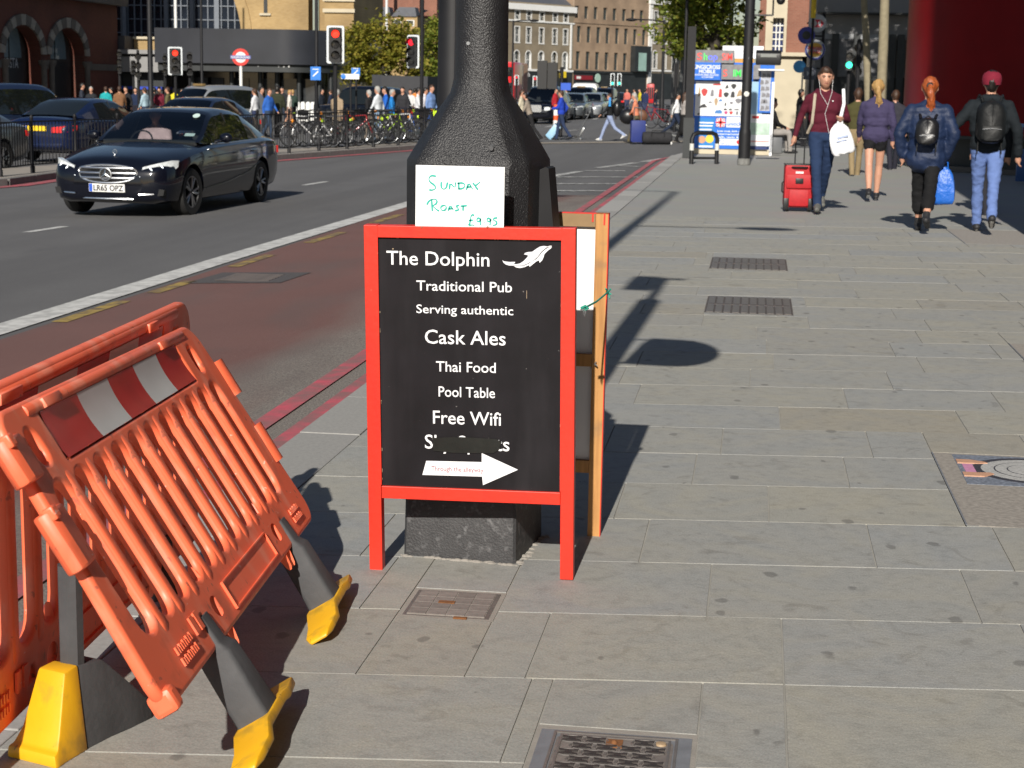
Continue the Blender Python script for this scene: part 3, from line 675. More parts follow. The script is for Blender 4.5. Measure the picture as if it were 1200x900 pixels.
# back leaf
BX1 = -0.487 - (SX0 + SX1)/2; BX0 = BX1 - 0.66; BY = 5.80 - SY; BH = 1.128
tb = Matrix.Rotation(rad(-0.4), 4, 'X', ); tb.translation = (0, BY, 0)
m = MB(); m.m = 0; m.box(BX1 - 0.045, BX1 - 0.003, -0.02, 0.02, 0, BH); m.m = 1; m.box(BX1 - 0.003, BX1, -0.02, 0.021, 0, BH)
m.build('back_stile', [M_pine, M_red_paint], t, smooth=0).matrix_local = tb
m = MB(); m.m = 0; m.box(BX0 + 0.003, BX0 + 0.045, -0.02, 0.02, 0, BH); m.m = 1; m.box(BX0, BX0 + 0.003, -0.02, 0.021, 0, BH)
m.build('back_stile', [M_pine, M_red_paint], t, smooth=0).matrix_local = tb
for z0, z1, mm in ((BH - 0.047, BH - 0.003, M_old_pine), (0.60, 0.642, M_pine), (0.225, 0.268, M_pine)):
    m = MB(); m.box(BX0 + 0.046, BX1 - 0.046, -0.019, 0.02, z0, z1); m.build('back_rail', mm, t, smooth=0).matrix_local = tb
m = MB(); m.box(BX0, BX1, -0.02, 0.021, BH - 0.003, BH); m.build('back_rail_top', M_red_paint, t, smooth=0).matrix_local = tb
for z0, z1 in ((0.268, 0.60), (0.642, BH - 0.047)):
    m = MB(); m.box(BX0 + 0.045, BX1 - 0.046, 0.0, 0.012, z0, z1); m.build('back_panel', mat('white_board', (0.78, 0.78, 0.80), 0.5, var=0.02), t, smooth=0).matrix_local = tb
for x in (BX1 - 0.058, BX1 - 0.018):
    m = MB(); m.box(x, x + 0.006, -0.0215, -0.0195, BH - 0.03 - 0.01*(x > BX1 - 0.03), BH - 0.001); m.build('paint_drip', M_red_paint, t, smooth=0).matrix_local = tb
# green string round both leaves, hooks
M_string = mat('green_string', (0.03, 0.33, 0.24), 0.7, var=0.3, scale=60)
m = MB(); a = Vector((HW + 0.012, 0.0, 0.873)); b = Vector((BX1 + 0.004, BY - 0.02, 0.873 - 0.012))
m.path([a, a*0.5 + b*0.5 + Vector((0, 0, -0.006)), b], 0.0035, 6)
m.path([a + Vector((-0.01, 0, 0)), a + Vector((0.004, -0.006, 0.008)), a + Vector((0.012, 0, 0)), a + Vector((0.0, 0.004, -0.008)), a + Vector((-0.008, 0, 0.002))], 0.004, 6)
for d in ((0.01, -0.01, 0.012), (0.012, 0.0, -0.008), (-0.006, -0.02, 0.014), (0.008, -0.01, -0.02)): m.path([b, b + Vector(d)], 0.003, 5)
m.build('string', M_string, t)
z_ = 0.868; m = MB()
m.path([(HW, 0, z_), (HW + 0.012, 0, z_), (HW + 0.016, 0, z_ - 0.006), (HW + 0.014, 0, z_ - 0.022), (HW + 0.010, 0, z_ - 0.006)], 0.0025, 6); m.build('hook', M_grey_metal, t); m = MB()
m.path([(-HW, 0, z_), (-HW - 0.010, 0, z_), (-HW - 0.012, 0, z_ - 0.02)], 0.003, 6); m.build('hook', M_grey_metal, t); m = MB()
m.path([(BX1 - 0.03, BY - 0.022, 0.618), (BX1 - 0.034, BY - 0.034, 0.612), (BX1 - 0.025, BY - 0.036, 0.608), (BX1 - 0.028, BY - 0.024, 0.605)], 0.0025, 6)
m.build('hook', M_grey_metal, t)

# hand written card pinned to the top rail
cL, cR = at(488, 192, SY - 0.045), at(592, 192, SY - 0.045); cb = at(490, 268, SY - 0.045)
t2 = thing('roast_card', 'white card with green handwriting Sunday Roast fixed above the pub sign', 'card', ((cL.x + cR.x)/2, SY - 0.052, cb.z - 0.003))
CW, CH = (cR.x - cL.x)/2, cL.z - cb.z
M_card = mat('white_card', (0.80, 0.82, 0.83), 0.6, var=0.02)
m = MB(); m.box(-CW, CW, -0.002, 0.002, 0, CH); card = m.build('card_face', M_card, t2, smooth=0); 
M_ink = mat('green_marker_ink', (0.02, 0.42, 0.34), 0.6, var=0.15, scale=40)
strokes = [  # pixel coordinates in an enlargement of the card (x, y), 5.4 px to the image pixel
 [(418,100),(398,96),(386,108),(390,124),(412,138),(418,152),(402,160),(388,158)], 
 [(441,124),(440,146),(448,156),(462,152),(468,126)], [(476,156),(479,128),(501,152),(502,126)], [(516,128),(517,154)], [(510,130),(536,128),(545,140),(536,152),(514,155)],
 [(549,158),(560,128),(574,150),(576,156)], [(553,147),(570,145)], [(578,128),(588,142),(610,124)], [(588,142),(600,158)],
 [(399,200),(402,250)], [(378,222),(388,204),(410,196),(424,204),(418,220),(402,226),(424,246),(432,248)],
 [(452,224),(438,230),(440,245),(452,248),(462,240),(462,228),(452,224)], [(470,248),(480,224),(494,246)], [(474,240),(490,238)], [(518,224),(504,228),(514,238),(518,244),(500,248)], [(524,228),(552,226)], [(536,228),(535,248)],
 [(584,268),(574,264),(568,276),(566,300),(558,312),(578,308),(584,312)], [(560,290),(578,288)], [(610,282),(598,278),(594,290),(602,296),(612,288),(612,278),(610,310)], [(625,298),(627,300)],
 [(654,284),(642,278),(638,290),(648,296),(656,288),(656,280),(652,310)], [(684,278),(668,280),(667,290),(680,292),(682,306),(664,312)]]
def cpt(x, y):
    px, py = 488 + (x - 333)/385*104, 192 + (y - 47)/278*76
    q = at(px, py, SY - 0.055); return (q.x - t2.location.x, -0.0035, q.z - t2.location.z)
for i, sgroup in enumerate((strokes[:8], strokes[8:17], strokes[17:])):
    m = MB()
    for st_ in sgroup:
        P = [Vector(cpt(*p)) for p in st_]; W_ = 0.0027
        for _ in range(1):   # one round of corner cutting
            Q = [P[0]]
            for a, b in zip(P, P[1:]): Q += [a*0.75 + b*0.25, a*0.25 + b*0.75]
            P = Q + [P[-1]]
        L_, R_ = [], []
        for k, p in enumerate(P):
            d = P[min(k+1, len(P)-1)] - P[max(k-1, 0)]; d = d.normalized() if d.length > 0 else Vector((1,0,0))
            n_ = Vector((-d.z, 0, d.x)) * W_ * (0.8 + 0.25*math.sin(k)); L_.append(m.v(p + n_)); R_.append(m.v(p - n_))
        for k in range(len(P) - 1): m.face([L_[k], R_[k], R_[k+1], L_[k+1]])
    m.build('handwriting', M_ink, card, smooth=0)
m = MB()
for px in (494.5, 571.5): q = cpt(333 + (px-488)/104*385, 47 + (266.5-192)/76*278); m.ball((q[0], -0.004, q[2]), 0.004)
m.build('pin', mat('rusty_pin', (0.30, 0.14, 0.08), 0.4, metal=0.6), t2)

# ------------------------------------------------------------------ plastic safety barriers
M_or = mat('orange_plastic', (0.90, 0.175, 0.080), 0.45, col2=(0.86, 0.145, 0.060), scale=5, spec=0.5, bump=0.12, bscale=25, dist=0.003, detail=6)
_b = M_or.node_tree.nodes['Principled BSDF']; _b.inputs['Subsurface Weight'].default_value = 0.0; _b.inputs['Subsurface Radius'].default_value = (0.05, 0.012, 0.005); _b.inputs['Subsurface Scale'].default_value = 0.6
wear(M_or, (0.86, 0.33, 0.22), 0.54, 0.70, 0.6, 14, (1, 1, .35)); wear(M_or, (0.34, 0.085, 0.05), 0.56, 0.74, 0.6, 8); wear(M_or, (0.25, 0.09, 0.06), 0.66, 0.70, 0.6, 34); wear(M_or, (0.90, 0.55, 0.45), 0.71, 0.735, 0.6, 55, (.35, 1, 1), 3)
M_refl_red = mat('red_reflective_sheet', (0.50, 0.014, 0.014), 0.25, var=0.15, scale=12, bump=0.05, bscale=20, dist=0.004)
M_refl_white = mat('white_reflective_sheet', (0.62, 0.63, 0.64), 0.3, col2=(0.50, 0.51, 0.51), scale=9, bump=0.05, bscale=20, dist=0.004)
M_yel = mat('yellow_plastic', (0.82, 0.45, 0.010), 0.45, col2=(0.66, 0.34, 0.010), scale=12, bump=0.2, bscale=40, dist=0.003)
wear(M_yel, (0.34, 0.21, 0.03), 0.55, 0.72, 0.7, 16); wear(M_yel, (0.06, 0.045, 0.02), 0.68, 0.72, 0.7, 36)
M_leg = mat('scuffed_black_rubber', (0.080, 0.081, 0.085), 0.75, col2=(0.038, 0.038, 0.041), scale=14, bump=0.4, bscale=60, dist=0.003)
BW, BHT = 1.80, 0.69
def slot(xc, w_, z0, z1, lean=0.0):
    pl = rrect(xc - w_/2, xc + w_/2, z0, z1, w_*0.46, 4); return pl
outline = []
for (cx, cz, r, a0) in ((-0.055, 0.055, 0.055, -90), (-0.13, BHT - 0.075, 0.075, 0), (-BW + 0.10, BHT - 0.05, 0.05, 90), (-BW + 0.055, 0.055, 0.055, 180)):
    for i in range(7): a = rad(a0 + 15*i); outline.append((cx + r*math.cos(a), cz + r*math.sin(a)))
NSL = 11
slx = [-1.655 + 1.455*i/(NSL - 1) for i in range(NSL)]
holes = []
for i, xc in enumerate(slx): holes.append(slot(xc, 0.124, 0.122, 0.525))
holes.append(rrect(-1.544, -0.311, 0.533, 0.674, 0.012, 2))
for xc in (-1.645, -0.205): holes.append(slot(xc, 0.085, 0.545, 0.652))
for xc in (-1.225, -0.455): holes.append(slot(xc, 0.07, 0.030, 0.085))
for xc in (-1.345, -0.345): holes.append([(xc - 0.038, 0.030), (xc + 0.038, 0.030), (xc + 0.014, 0.080), (xc - 0.010, 0.082)])
panel_me = smooth_mesh(curve_panel(outline, holes, 0.004, 0.0115, 3), 50); panel_me.materials.append(M_or)
def mk_shared():
    d = {}
    m = MB()                                             # far-side web that gives the bars their depth
    for a, b in zip(slx, slx[1:]):
        xc = (a + b)/2; m.rings([[(xc + 0.030*math.cos(q)*k, 0.032*math.sin(q)*k, z) for q in [2*PI*j/12 for j in range(12)]] for z, k in ((0.085, 0.55), (0.12, 1), (0.49, 1), (0.53, 0.55))])
    d['bars'] = m
    return d
def bar_mesh():
    m = MB(); m.rings([[(x*k, -.003 + y*k2, z) for x, y in rrect(-.020, .020, -.0165, .012, .011, 3)] for z, k, k2 in ((.095, .8, .35), (.108, 1, .75), (.13, 1, 1), (.50, 1, 1), (.525, 1, .75), (.54, .8, .35))])
    return m.mesh('bar', M_or, 60)
bar_me = bar_mesh()
def strip_mesh(y):
    m = MB(); bs = [-1.53, -1.262, -1.01, -0.775, -0.54, -0.325]
    for i in range(5):
        m.m = 1 if i in (1, 3) else 0
        rows = [[m.v((x, y + 0.006*(1 - ((k - 3)/3.0)**2), 0.545 + 0.118*k/6)) for k in range(7)] for x in (bs[i], bs[i+1])]
        for k in range(6): m.face([rows[0][k], rows[1][k], rows[1][k+1], rows[0][k+1]])
    return m.mesh('reflective_strip', [M_refl_red, M_refl_white], 60)
strip_me = strip_mesh(-0.0165)
def foot_meshes():
    m = MB()   # black trunk flaring to the base; foot long axis = local X
    m.rings([[(x, y, z) for x, y in rrect(-a, a, -b, b, min(a, b)*0.35, 3)] for a, b, z in ((0.030, 0.022, 0.07), (0.034, 0.026, 0.0), (0.044, 0.038, -0.02), (0.047, 0.042, -0.025), (0.060, 0.042, -0.165), (0.063, 0.044, -0.205))])
    trunk = m.mesh('leg', M_leg, 50)
    m = MB()
    prof = [(-0.27, -0.240), (-0.25, -0.230), (-0.15, -0.222), (-0.09, -0.196), (0.09, -0.196), (0.15, -0.204), (0.235, -0.204), (0.26, -0.213), (0.26, -0.223), (0.23, -0.226), (0.13, -0.227), (0.09, -0.221), (-0.09, -0.221), (-0.13, -0.243), (-0.23, -0.251), (-0.27, -0.250)]
    k_ = len(prof)//2; top_, bot_ = prof[:k_], prof[k_:][::-1]
    wd = (.55, .8, 1, 1, 1, 1, .85, .6)
    m.rings([[(x0, -.050*q, z0), (x0, .046*q, z0), (x1, .046*q, z1), (x1, -.050*q, z1)] for (x0, z0), (x1, z1), q in zip(top_, bot_, wd)]); base = m.mesh('foot', M_yel, 40, bevel=0.005)
    return trunk, base
trunk_me, foot_me = foot_meshes()
def barrier(name, label, M, group):
    t = thing(name, label, 'barrier', (0, 0, 0), 0, group); t.matrix_world = M
    p = link('panel', panel_me, t)
    for a, b in zip(slx, slx[1:]): link('bar', bar_me, t, Matrix.Translation(((a + b)/2, 0, 0)))
    link('reflective_strip', strip_me, t)
    m = MB(); m.box(-1.53, -0.325, 0.010, 0.016, 0.545, 0.662); m.build('band_backing', M_or, t, smooth=0)
    m = MB()
    m.tube((-1.60, -0.004, 0.678), (-0.19, -0.004, 0.679), 0.0185, n=12)
    m.box(-1.50, -1.38, -0.028, 0.0, 0.664, 0.688); m.box(-0.48, -0.40, -0.028, 0.0, 0.664, 0.688); m.build('top_rail', M_or, t, bevel=0.003)
    m = MB(); m.box(-1.115, -0.575, -0.0225, -0.015, 0.012, 0.016); m.box(-1.115, -0.575, -0.0225, -0.015, 0.084, 0.088); m.box(-1.115, -1.111, -0.0225, -0.015, 0.0165, 0.0835); m.box(-0.579, -0.575, -0.0225, -0.015, 0.0165, 0.0835); m.build('name_plate', M_or, t, smooth=0)
    m = MB()
    for dx in (0, 0.04): m.box(-1.455 + dx, -1.43 + dx, -0.0235, -0.018, 0.05, 0.095)
    for r_ in range(2):
        for k in range(9): m.box(-1.62 + k*0.015, -1.612 + k*0.015 - 0.001*(k % 3), -0.0228, -0.018, 0.055 - 0.028*r_, 0.074 - 0.028*r_ - 0.003*(k % 2))
        for k in range(8): m.box(-0.24 + k*0.014, -0.231 + k*0.014, -0.0228, -0.018, 0.055 - 0.026*r_, 0.072 - 0.026*r_ - 0.003*(k % 2))
    m.build('embossing', M_or, t, smooth=0)['kind'] = 'stuff'
    # linking lugs at both ends
    for (x, z0, z1) in ((-BW + 0.01, 0.335, 0.475), (-BW + 0.02, 0.54, 0.645)):
        m = MB(); m.rings([[(x + dx, y, z) for dx, y in ((0.075, -0.022), (0.075, 0.015), (-0.025, 0.015), (-0.05, -0.006), (-0.044, -0.030), (-0.018, -0.036))] for z in (z0, z1)])
        m.build('link_lug', M_or, t, smooth=20, bevel=0.008)
        m = MB(); m.box(x - 0.042, x - 0.012, -0.042, -0.016, z1 - 0.025, z1 + 0.006); m.build('lug_lip', M_or, t, smooth=20, bevel=0.005)
    m = MB(); m.rings([[(-BW + 0.0 + q, -0.03 + 0.0*q, z) for q in (0.0,)] * 1 + [(-BW + 0.05, -0.03, z), (-BW + 0.05, 0.03, z), (-BW, 0.03, z)] for z in (-0.02, 0.035)]); m.build('end_stop', M_or, t, smooth=20, bevel=0.012)
    for (z0, z1) in ((0.20, 0.33), (0.44, 0.56)):
        m = MB(); m.rings([[(-0.01 + 0.045*math.cos(q)*1.0, 0.03*math.sin(q), z) for q in [2*PI*j/10 for j in range(10)]] for z in (z0, z1)]); m.build('link_pin', M_or, t, smooth=50)
    return t
def foot(t, x, rz, dz=0.0):
    Mx = Matrix.Translation((x, 0, dz)) @ Matrix.Rotation(rz, 4, 'Z')
    l = link('leg', trunk_me, t, Mx); link('foot', foot_me, t, Mx)
uu = ray(694, 160).normalized()
a_, b_ = ray(200, 600), ray(250.5, 686.3)
vv = a_.cross(b_).cross(uu).normalized()
if vv.z < 0: vv = -vv
nn = uu.cross(vv)
uu = (Matrix.Rotation(rad(-0.2), 3, vv) @ uu).normalized(); vv = (Matrix.Rotation(rad(-2.0), 3, uu) @ vv).normalized(); nn = uu.cross(vv)
B2 = Vector((0, 0, CAM_H)) + ray(362, 605).normalized() * 5.4; SB = 1.005
fb = barrier('safety_barrier', 'front orange plastic barrier leaning back with red and white reflective band', frame_M(B2, uu*SB, -nn*SB, vv*SB), 'orange safety barriers')
foot(fb, -1.345, 0.0); foot(fb, -0.345, 0.0)
# rear barrier
ur = ray(763, 150).normalized(); ur.z = 0; ur.normalize()
vr = Vector((0.0, 0, 0.87)).normalized(); vr = (vr - ur*vr.dot(ur)).normalized(); nr = ur.cross(vr)
OR = at(240, 372, 5.10); OR = Vector((OR.x, 5.10, 0)) ; 
top = at(222, 352, 5.2)
SR = 1.12; base = top - vr * BHT * SR
rb = barrier('safety_barrier', 'rear orange plastic barrier standing upright in shade behind the leaning one', frame_M(base, ur*SR, -nr*SR, vr*SR), 'orange safety barriers')
foot(rb, -0.345, rad(-35), 0.02)
# its near foot, swivelled outwards: yellow end towards us, black body
A_, B_ = gp(42, 892), gp(158, 836); ax = (B_ - A_).normalized(); Lf = (B_ - A_).length; sx = Vector((ax.y, -ax.x, 0))
Mf = rb.matrix_world.inverted() @ frame_M(A_, ax, -sx, Vector((0, 0, 1)))
def wedge(nm, x0, x1, prof, mm):
    m = MB(); m.rings([[(x, -w_/2, .0), (x, w_/2, .0), (x, w_/2*k, h_), (x, -w_/2*k, h_)] for x, w_, k, h_ in prof]); link(nm, m.mesh(nm, mm, 30, bevel=.006), rb, Mf)
wedge('foot_end', 0, 0, [(-.015, .15, .95, .03), (.0, .15, .9, .035), (.02, .14, .8, .07), (.06, .13, .62, .20), (.11, .12, .6, .205)], M_yel)
wedge('foot', 0, 0, [(.111, .115, .6, .20), (.2, .11, .6, .19), (Lf*.75, .12, .7, .13), (Lf, .12, .8, .045)], M_leg)
_bm = MB(); _p = rb.matrix_world.inverted() @ (A_ + ax*.13 + Vector((0, 0, .19))); _bm.tube(_p, _p + Vector((0, 0, .22)), .026, n=8); _bm.build('leg', M_leg, rb)
# ------------------------------------------------------------------ buildings
def on_line(px, O, d):
    """distance along the line O + s d (ground plan) where the sight line of image column px meets it"""
    r = ray(px, 100); a = Vector((r.x, r.y)); det = a.x*(-d.y) + a.y*d.x
    return (a.x*(-O.y) + a.y*O.x) / det * -1 if False else ((O.x*a.y - O.y*a.x) / (d.y*a.x - d.x*a.y))
M_pane = mat('window_pane', (0.035, 0.045, 0.05), .06, var=.5, scale=.6, spec=.8)
M_pane_b = mat('window_pane_blue', (0.05, 0.08, 0.085), .06, var=.5, scale=.5, spec=.8)
M_white_trim = mat('white_stucco', (.70, .70, .68), .75, var=.06, scale=2)
def brickmat(name, c1, c2, mortar, sc=1.0, w_=.225, h_=.075):
    m = mat(name, c1, .85); t = m.node_tree; N = t.nodes; L = t.links; b = N['Principled BSDF']
    tc = N.new('ShaderNodeTexCoord'); sp = N.new('ShaderNodeSeparateXYZ'); cb = N.new('ShaderNodeCombineXYZ'); L.new(tc.outputs['Object'], sp.inputs[0]); L.new(sp.outputs[0], cb.inputs[0]); L.new(sp.outputs[2], cb.inputs[1])
    br = N.new('ShaderNodeTexBrick'); br.inputs['Scale'].default_value = sc; br.inputs['Brick Width'].default_value = w_; br.inputs['Row Height'].default_value = h_; br.inputs['Mortar Size'].default_value = .006
    br.inputs['Color1'].default_value = (*c1, 1); br.inputs['Color2'].default_value = (*c2, 1); br.inputs['Mortar'].default_value = (*mortar, 1); L.new(cb.outputs[0], br.inputs['Vector'])
    n = N.new('ShaderNodeTexNoise'); n.inputs['Scale'].default_value = .35; n.inputs['Detail'].default_value = 7; L.new(tc.outputs['Object'], n.inputs['Vector'])
    r = N.new('ShaderNodeValToRGB'); r.color_ramp.elements[0].position = .3; r.color_ramp.elements[0].color = (.68, .66, .64, 1); r.color_ramp.elements[1].position = .7; r.color_ramp.elements[1].color = (1.12, 1.1, 1.06, 1); L.new(n.outputs['Fac'], r.inputs[0])
    x = N.new('ShaderNodeMix'); x.data_type = 'RGBA'; x.blend_type = 'MULTIPLY'; x.inputs[0].default_value = 1; L.new(br.outputs['Color'], x.inputs[6]); L.new(r.outputs[0], x.inputs[7]); L.new(x.outputs[2], b.inputs['Base Color'])
    return m
M_stock = brickmat('london_stock_brick', (.40, .28, .13), (.34, .23, .10), (.36, .28, .16))
M_brown = brickmat('sooty_stock_brick', (.25, .21, .145), (.205, .17, .12), (.24, .205, .16))
M_tan = brickmat('tan_brick', (.33, .235, .16), (.28, .20, .135), (.29, .225, .17))
M_redb = brickmat('deep_red_brick', (.14, .034, .02), (.11, .027, .016), (.11, .05, .035))
M_rose = brickmat('rose_brick', (.26, .11, .075), (.22, .09, .06), (.25, .16, .12))
M_stone = mat('portland_stone', (.52, .46, .34), .8, var=.12, scale=1.5, bump=.2, bscale=12, dist=.02)
M_slate = mat('slate_roof', (.085, .09, .105), .7, var=.2, scale=3)
M_dkstone = mat('dark_stone', (.13, .115, .10), .85, var=.25, scale=2)  # stone in a mottled dark tone
M_shop = mat('dark_shopfront', (.022, .026, .028), .5, var=.3, scale=1)
M_blackglass = mat('black_cladding', (.030, .033, .042), .32, var=.25, scale=.5)
M_blackglass2 = mat('black_glass_front', (.010, .011, .013), .12, var=.4, scale=.8, spec=.6)
_wm = {}
def wmesh(w_, h_, style):
    k = (round(w_, 3), round(h_, 3), style)
    if k in _wm: return _wm[k]
    f = .09 if style != 'slim' else .05
    def arch(x0, x1, z0, z1):
        r = (x1 - x0)/2
        return [(x0, z0), (x1, z0)] + [(r*math.cos(a), z1 - r + r*math.sin(a)) for a in [PI*i/10 for i in range(11)]]
    m = MB()
    if style == 'arch':
        o1, o2 = arch(-w_/2 - .16, w_/2 + .16, -.05, h_ + .16), arch(-w_/2, w_/2, .0, h_)
    else:
        g_ = .14 if style == 'surround' else 0.0
        o1 = [(-w_/2 - g_, -.0 - g_*.3), (w_/2 + g_, -.0 - g_*.3), (w_/2 + g_, h_ + g_), (-w_/2 - g_, h_ + g_)]; o2 = [(-w_/2 + f*(g_ == 0), f*(g_ == 0)), (w_/2 - f*(g_ == 0), f*(g_ == 0)), (w_/2 - f*(g_ == 0), h_ - f*(g_ == 0)), (-w_/2 + f*(g_ == 0), h_ - f*(g_ == 0))]
    y0, y1 = (-.20, .22) if style in ('arch', 'surround') else (.04, .14)
    n = len(o1)
    A = [[m.v((x, y, z)) for x, z in o] for y, o in ((y0, o1), (y0, o2), (y1, o2), (y1, o1))]
    for q in range(4):
        for i in range(n): j = (i+1) % n; m.face([A[q][i], A[q][j], A[(q+1) % 4][j], A[(q+1) % 4][i]])
    if style in ('arch', 'surround', 'plain', 'slim'):
        m.box(-.03, .03, .10, .14, 0.02, h_ - .02) if style in ('arch', 'surround') else None
        m.box(-w_/2, w_/2, .09, .14, h_*.5 - .035, h_*.5 + .035)
    fr_ = m.mesh('window', M_white_trim, 0)
    m = MB(); m.prism(arch(-w_/2, w_/2, 0, h_) if style == 'arch' else [(-w_/2, 0), (w_/2, 0), (w_/2, h_), (-w_/2, h_)], .13, .16); pn = m.mesh('pane', M_pane, 0)
    m = MB(); m.box(-w_/2 - .15, w_/2 + .15, -.26, .1, -.16, -.03); sl_ = m.mesh('sill', M_white_trim, 0)
    _wm[k] = (fr_, pn, sl_); return _wm[k]
def facade(name, label, O, rz, W_, H_, D_, wall, wins, bands=(), cat='building', sidewall=None, group=None, fmat=None, z0=0.0, panem=None):
    t = thing(name, label, cat, O, rz, group)
    holes = []
    for x, z, w_, h_, st in wins:
        if st == 'arch': holes.append([(x - w_/2, z), (x + w_/2, z)] + [(x + w_/2*math.cos(a), z + h_ - w_/2 + w_/2*math.sin(a)) for a in [PI*i/10 for i in range(11)]])
        else: holes.append([(x - w_/2, z), (x + w_/2, z), (x + w_/2, z + h_), (x - w_/2, z + h_)])
    me = curve_panel([(0, z0), (W_, z0), (W_, H_), (0, H_)], holes, .17, 0, 0); me.materials.append(wall); link('wall', me, t)
    m = MB(); m.box(0.01, W_ - .01, .2, D_, z0, H_ - .02); m.build('side_wall', sidewall or wall, t, smooth=0)
    for x, z, w_, h_, st in wins:
        f, p, s = wmesh(w_, h_, st)
        if fmat:
            f = f.copy(); f.materials.clear(); f.materials.append(fmat)
        wo = link('window', f, t, Matrix.Translation((x, 0, z)))
        if panem: p = p.copy(); p.materials.clear(); p.materials.append(panem)
        link('pane', p, wo); 
        if st != 'slim': link('sill', s, wo)
    for a, b, pr, mm, nm in bands:
        m = MB(); m.box(-pr*.3, W_ + pr*.3, -.17 - pr, -.165, a, b); m.box(-.02, W_ + .02, -.16, .3, a + .01, b - .01) if False else None
        m.build(nm, mm, t, smooth=0)
    return t
# --- the long Georgian row across the junction; one ground line for all three fronts
FA = rad(56); fd = Vector((math.cos(FA), math.sin(FA)))
a = ray(592, 100); fO = Vector((a.x, a.y)).normalized()*272
def S(px): return on_line(px, fO, fd)
def ZF(px, y):
    s = S(px); p = fO + fd*s; d = ray(px, y); return CAM_H + d.z * (p.x/d.x if abs(d.x) > abs(d.y) else p.y/d.y)
s0, s1, s2, s3 = S(484), S(670), S(757), S(822)
org = lambda s: (fO.x + fd.x*s, fO.y + fd.y*s, -.5)
def rows(pxs, rws, wpx, st, s_):
    out = []
    for px in pxs:
        for (yt, yb), stl in zip(rws, st):
            pm = 632 if px < 670 else (712 if px < 757 else 776)
            z1_, z0_ = ZF(pm, yt) + .5, ZF(pm, yb) + .5
            out.append((S(px) - s_, z0_, (S(px + wpx/2) - S(px - wpx/2)), z1_ - z0_, stl))
    return out
Wd = 1.15
wA = [(x, z, Wd if st == 'arch' else 1.05, h_, st) for x, z, w_, h_, st in rows([500, 604, 617.5, 632.5, 648, 660.5], [(14.5, 24), (33, 50.5), (60.5, 80.5)], 7, ('surround', 'surround', 'arch'), s0)]
zc0, zc1 = ZF(632, 13) + .5, ZF(632, 6) + .5
bA = facade('terrace_house', 'sooty brown brick building with white arched windows and white cornice across the junction', org(s0), FA, s1 - s0 - .02, ZF(632, 4) + .5, 14, M_brown, wA,
    [(zc0, zc1, .5, M_white_trim, 'cornice'), (ZF(632, 26.5) + .5, ZF(632, 24.8) + .5, .15, M_white_trim, 'string_course'), (ZF(632, 83.5) + .5, ZF(632, 81.3) + .5, .2, M_white_trim, 'fascia_band')])
m = MB(); m.box(s1 - s0 - .9, s1 - s0 - .55, -.3, -.17, ZF(665, 80) + .5, ZF(665, 27) + .5); m.build('drain_pipe', M_white_trim, bA, smooth=0)
zr = ZF(632, 4) + .5; Wr = s1 - s0
m = MB(); m.rings([[(x, y, z) for x, z in ((0, zr), (Wr, zr))] + [(Wr, y2, z2), (0, y2, z2)] for y, y2, z2 in ((.3, 5, zr + 3.4),)] * 1 + [[(0, 10, zr), (Wr, 10, zr), (Wr, 5.1, zr + 3.4), (0, 5.1, zr + 3.4)]]); m.build('roof', M_slate, bA, smooth=0)
m = MB(); m.box(.3, Wr - .3, -.3, -.17, 0, ZF(632, 84) + .5); sf = m.build('shopfront', M_shop, bA, smooth=0)
zt = ZF(611, 89.5) + .5; text('lettering', "McDonald's", S(602.5) - s0, S(619) - s0, zt, .62, -.33, M_white_trim, bA, .02)
m = MB(); m.box(S(654) - s0, S(657.3) - s0, -1.1, -.32, ZF(655, 91) + .5, ZF(655, 83.5) + .5); m.build('yellow_sign', mat('yellow_sign', (.75, .55, .02), .5), bA, smooth=0)
wB = [(x, z, .95, h_, st) for x, z, w_, h_, st in rows([673, 684, 695, 706, 717, 728, 738.5, 748.5], [(9.5, 23.5)], 4, ('slim',), s1) + rows([676, 687.5, 698.8, 709.5, 720.5, 731, 741.5, 752], [(32.5, 51)], 4, ('slim',), s1) + rows([675.5, 687, 698, 709, 720, 730.5], [(61.5, 82)], 4, ('slim',), s1)]
bB = facade('office_block', 'tan brick office block with narrow dark windows across the junction', org(s1), FA, s2 - s1 - .02, ZF(712, -6) + .5, 14, M_tan, wB, [(ZF(712, 29) + .5, ZF(712, 27) + .5, .12, M_tan, 'string_course'), (ZF(712, 86) + .5, ZF(712, 83.5) + .5, .3, M_shop, 'fascia_band')], fmat=M_pane_b, panem=M_pane)
m = MB(); m.box(.2, s2 - s1 - .3, -.25, -.17, 0, ZF(712, 86) + .5); m.build('shopfront', M_shop, bB, smooth=0)
m = MB(); m.box(S(672) - s1, S(692) - s1, -.45, -.26, ZF(682, 93.5) + .5, ZF(682, 88.5) + .5); rs = m.build('red_fascia', mat('maroon_fascia', (.22, .012, .02), .5), bB, smooth=0)
m = MB(); m.box(S(673) - s1, S(678) - s1, -.47, -.452, ZF(682, 92.5) + .5, ZF(682, 89.5) + .5); m.build('fascia_logo', M_white_trim, rs, smooth=0)
m = MB(); m.lathe([(.75, -.6), (.72, -.66), (.01, -.66)], 18, 'Y', (S(697) - s1, 0, ZF(697, 91.5) + .5)); m.build('round_sign', mat('pale_green_sign', (.35, .5, .42), .5), bB)
m = MB(); m.box(S(737) - s1, s2 - s1 - .4, -1.2, -.17, ZF(745, 84) + .5, ZF(745, 54) + .5); bay = m.build('glazed_bay', M_shop, bB, smooth=0)
m = MB(); m.box(S(741) - s1, S(750) - s1, -1.24, -1.21, ZF(745, 83) + .5, ZF(745, 62) + .5); m.build('bay_pane', mat('pale_green_glass', (.30, .46, .42), .1, var=.2, scale=.5), bay, smooth=0)
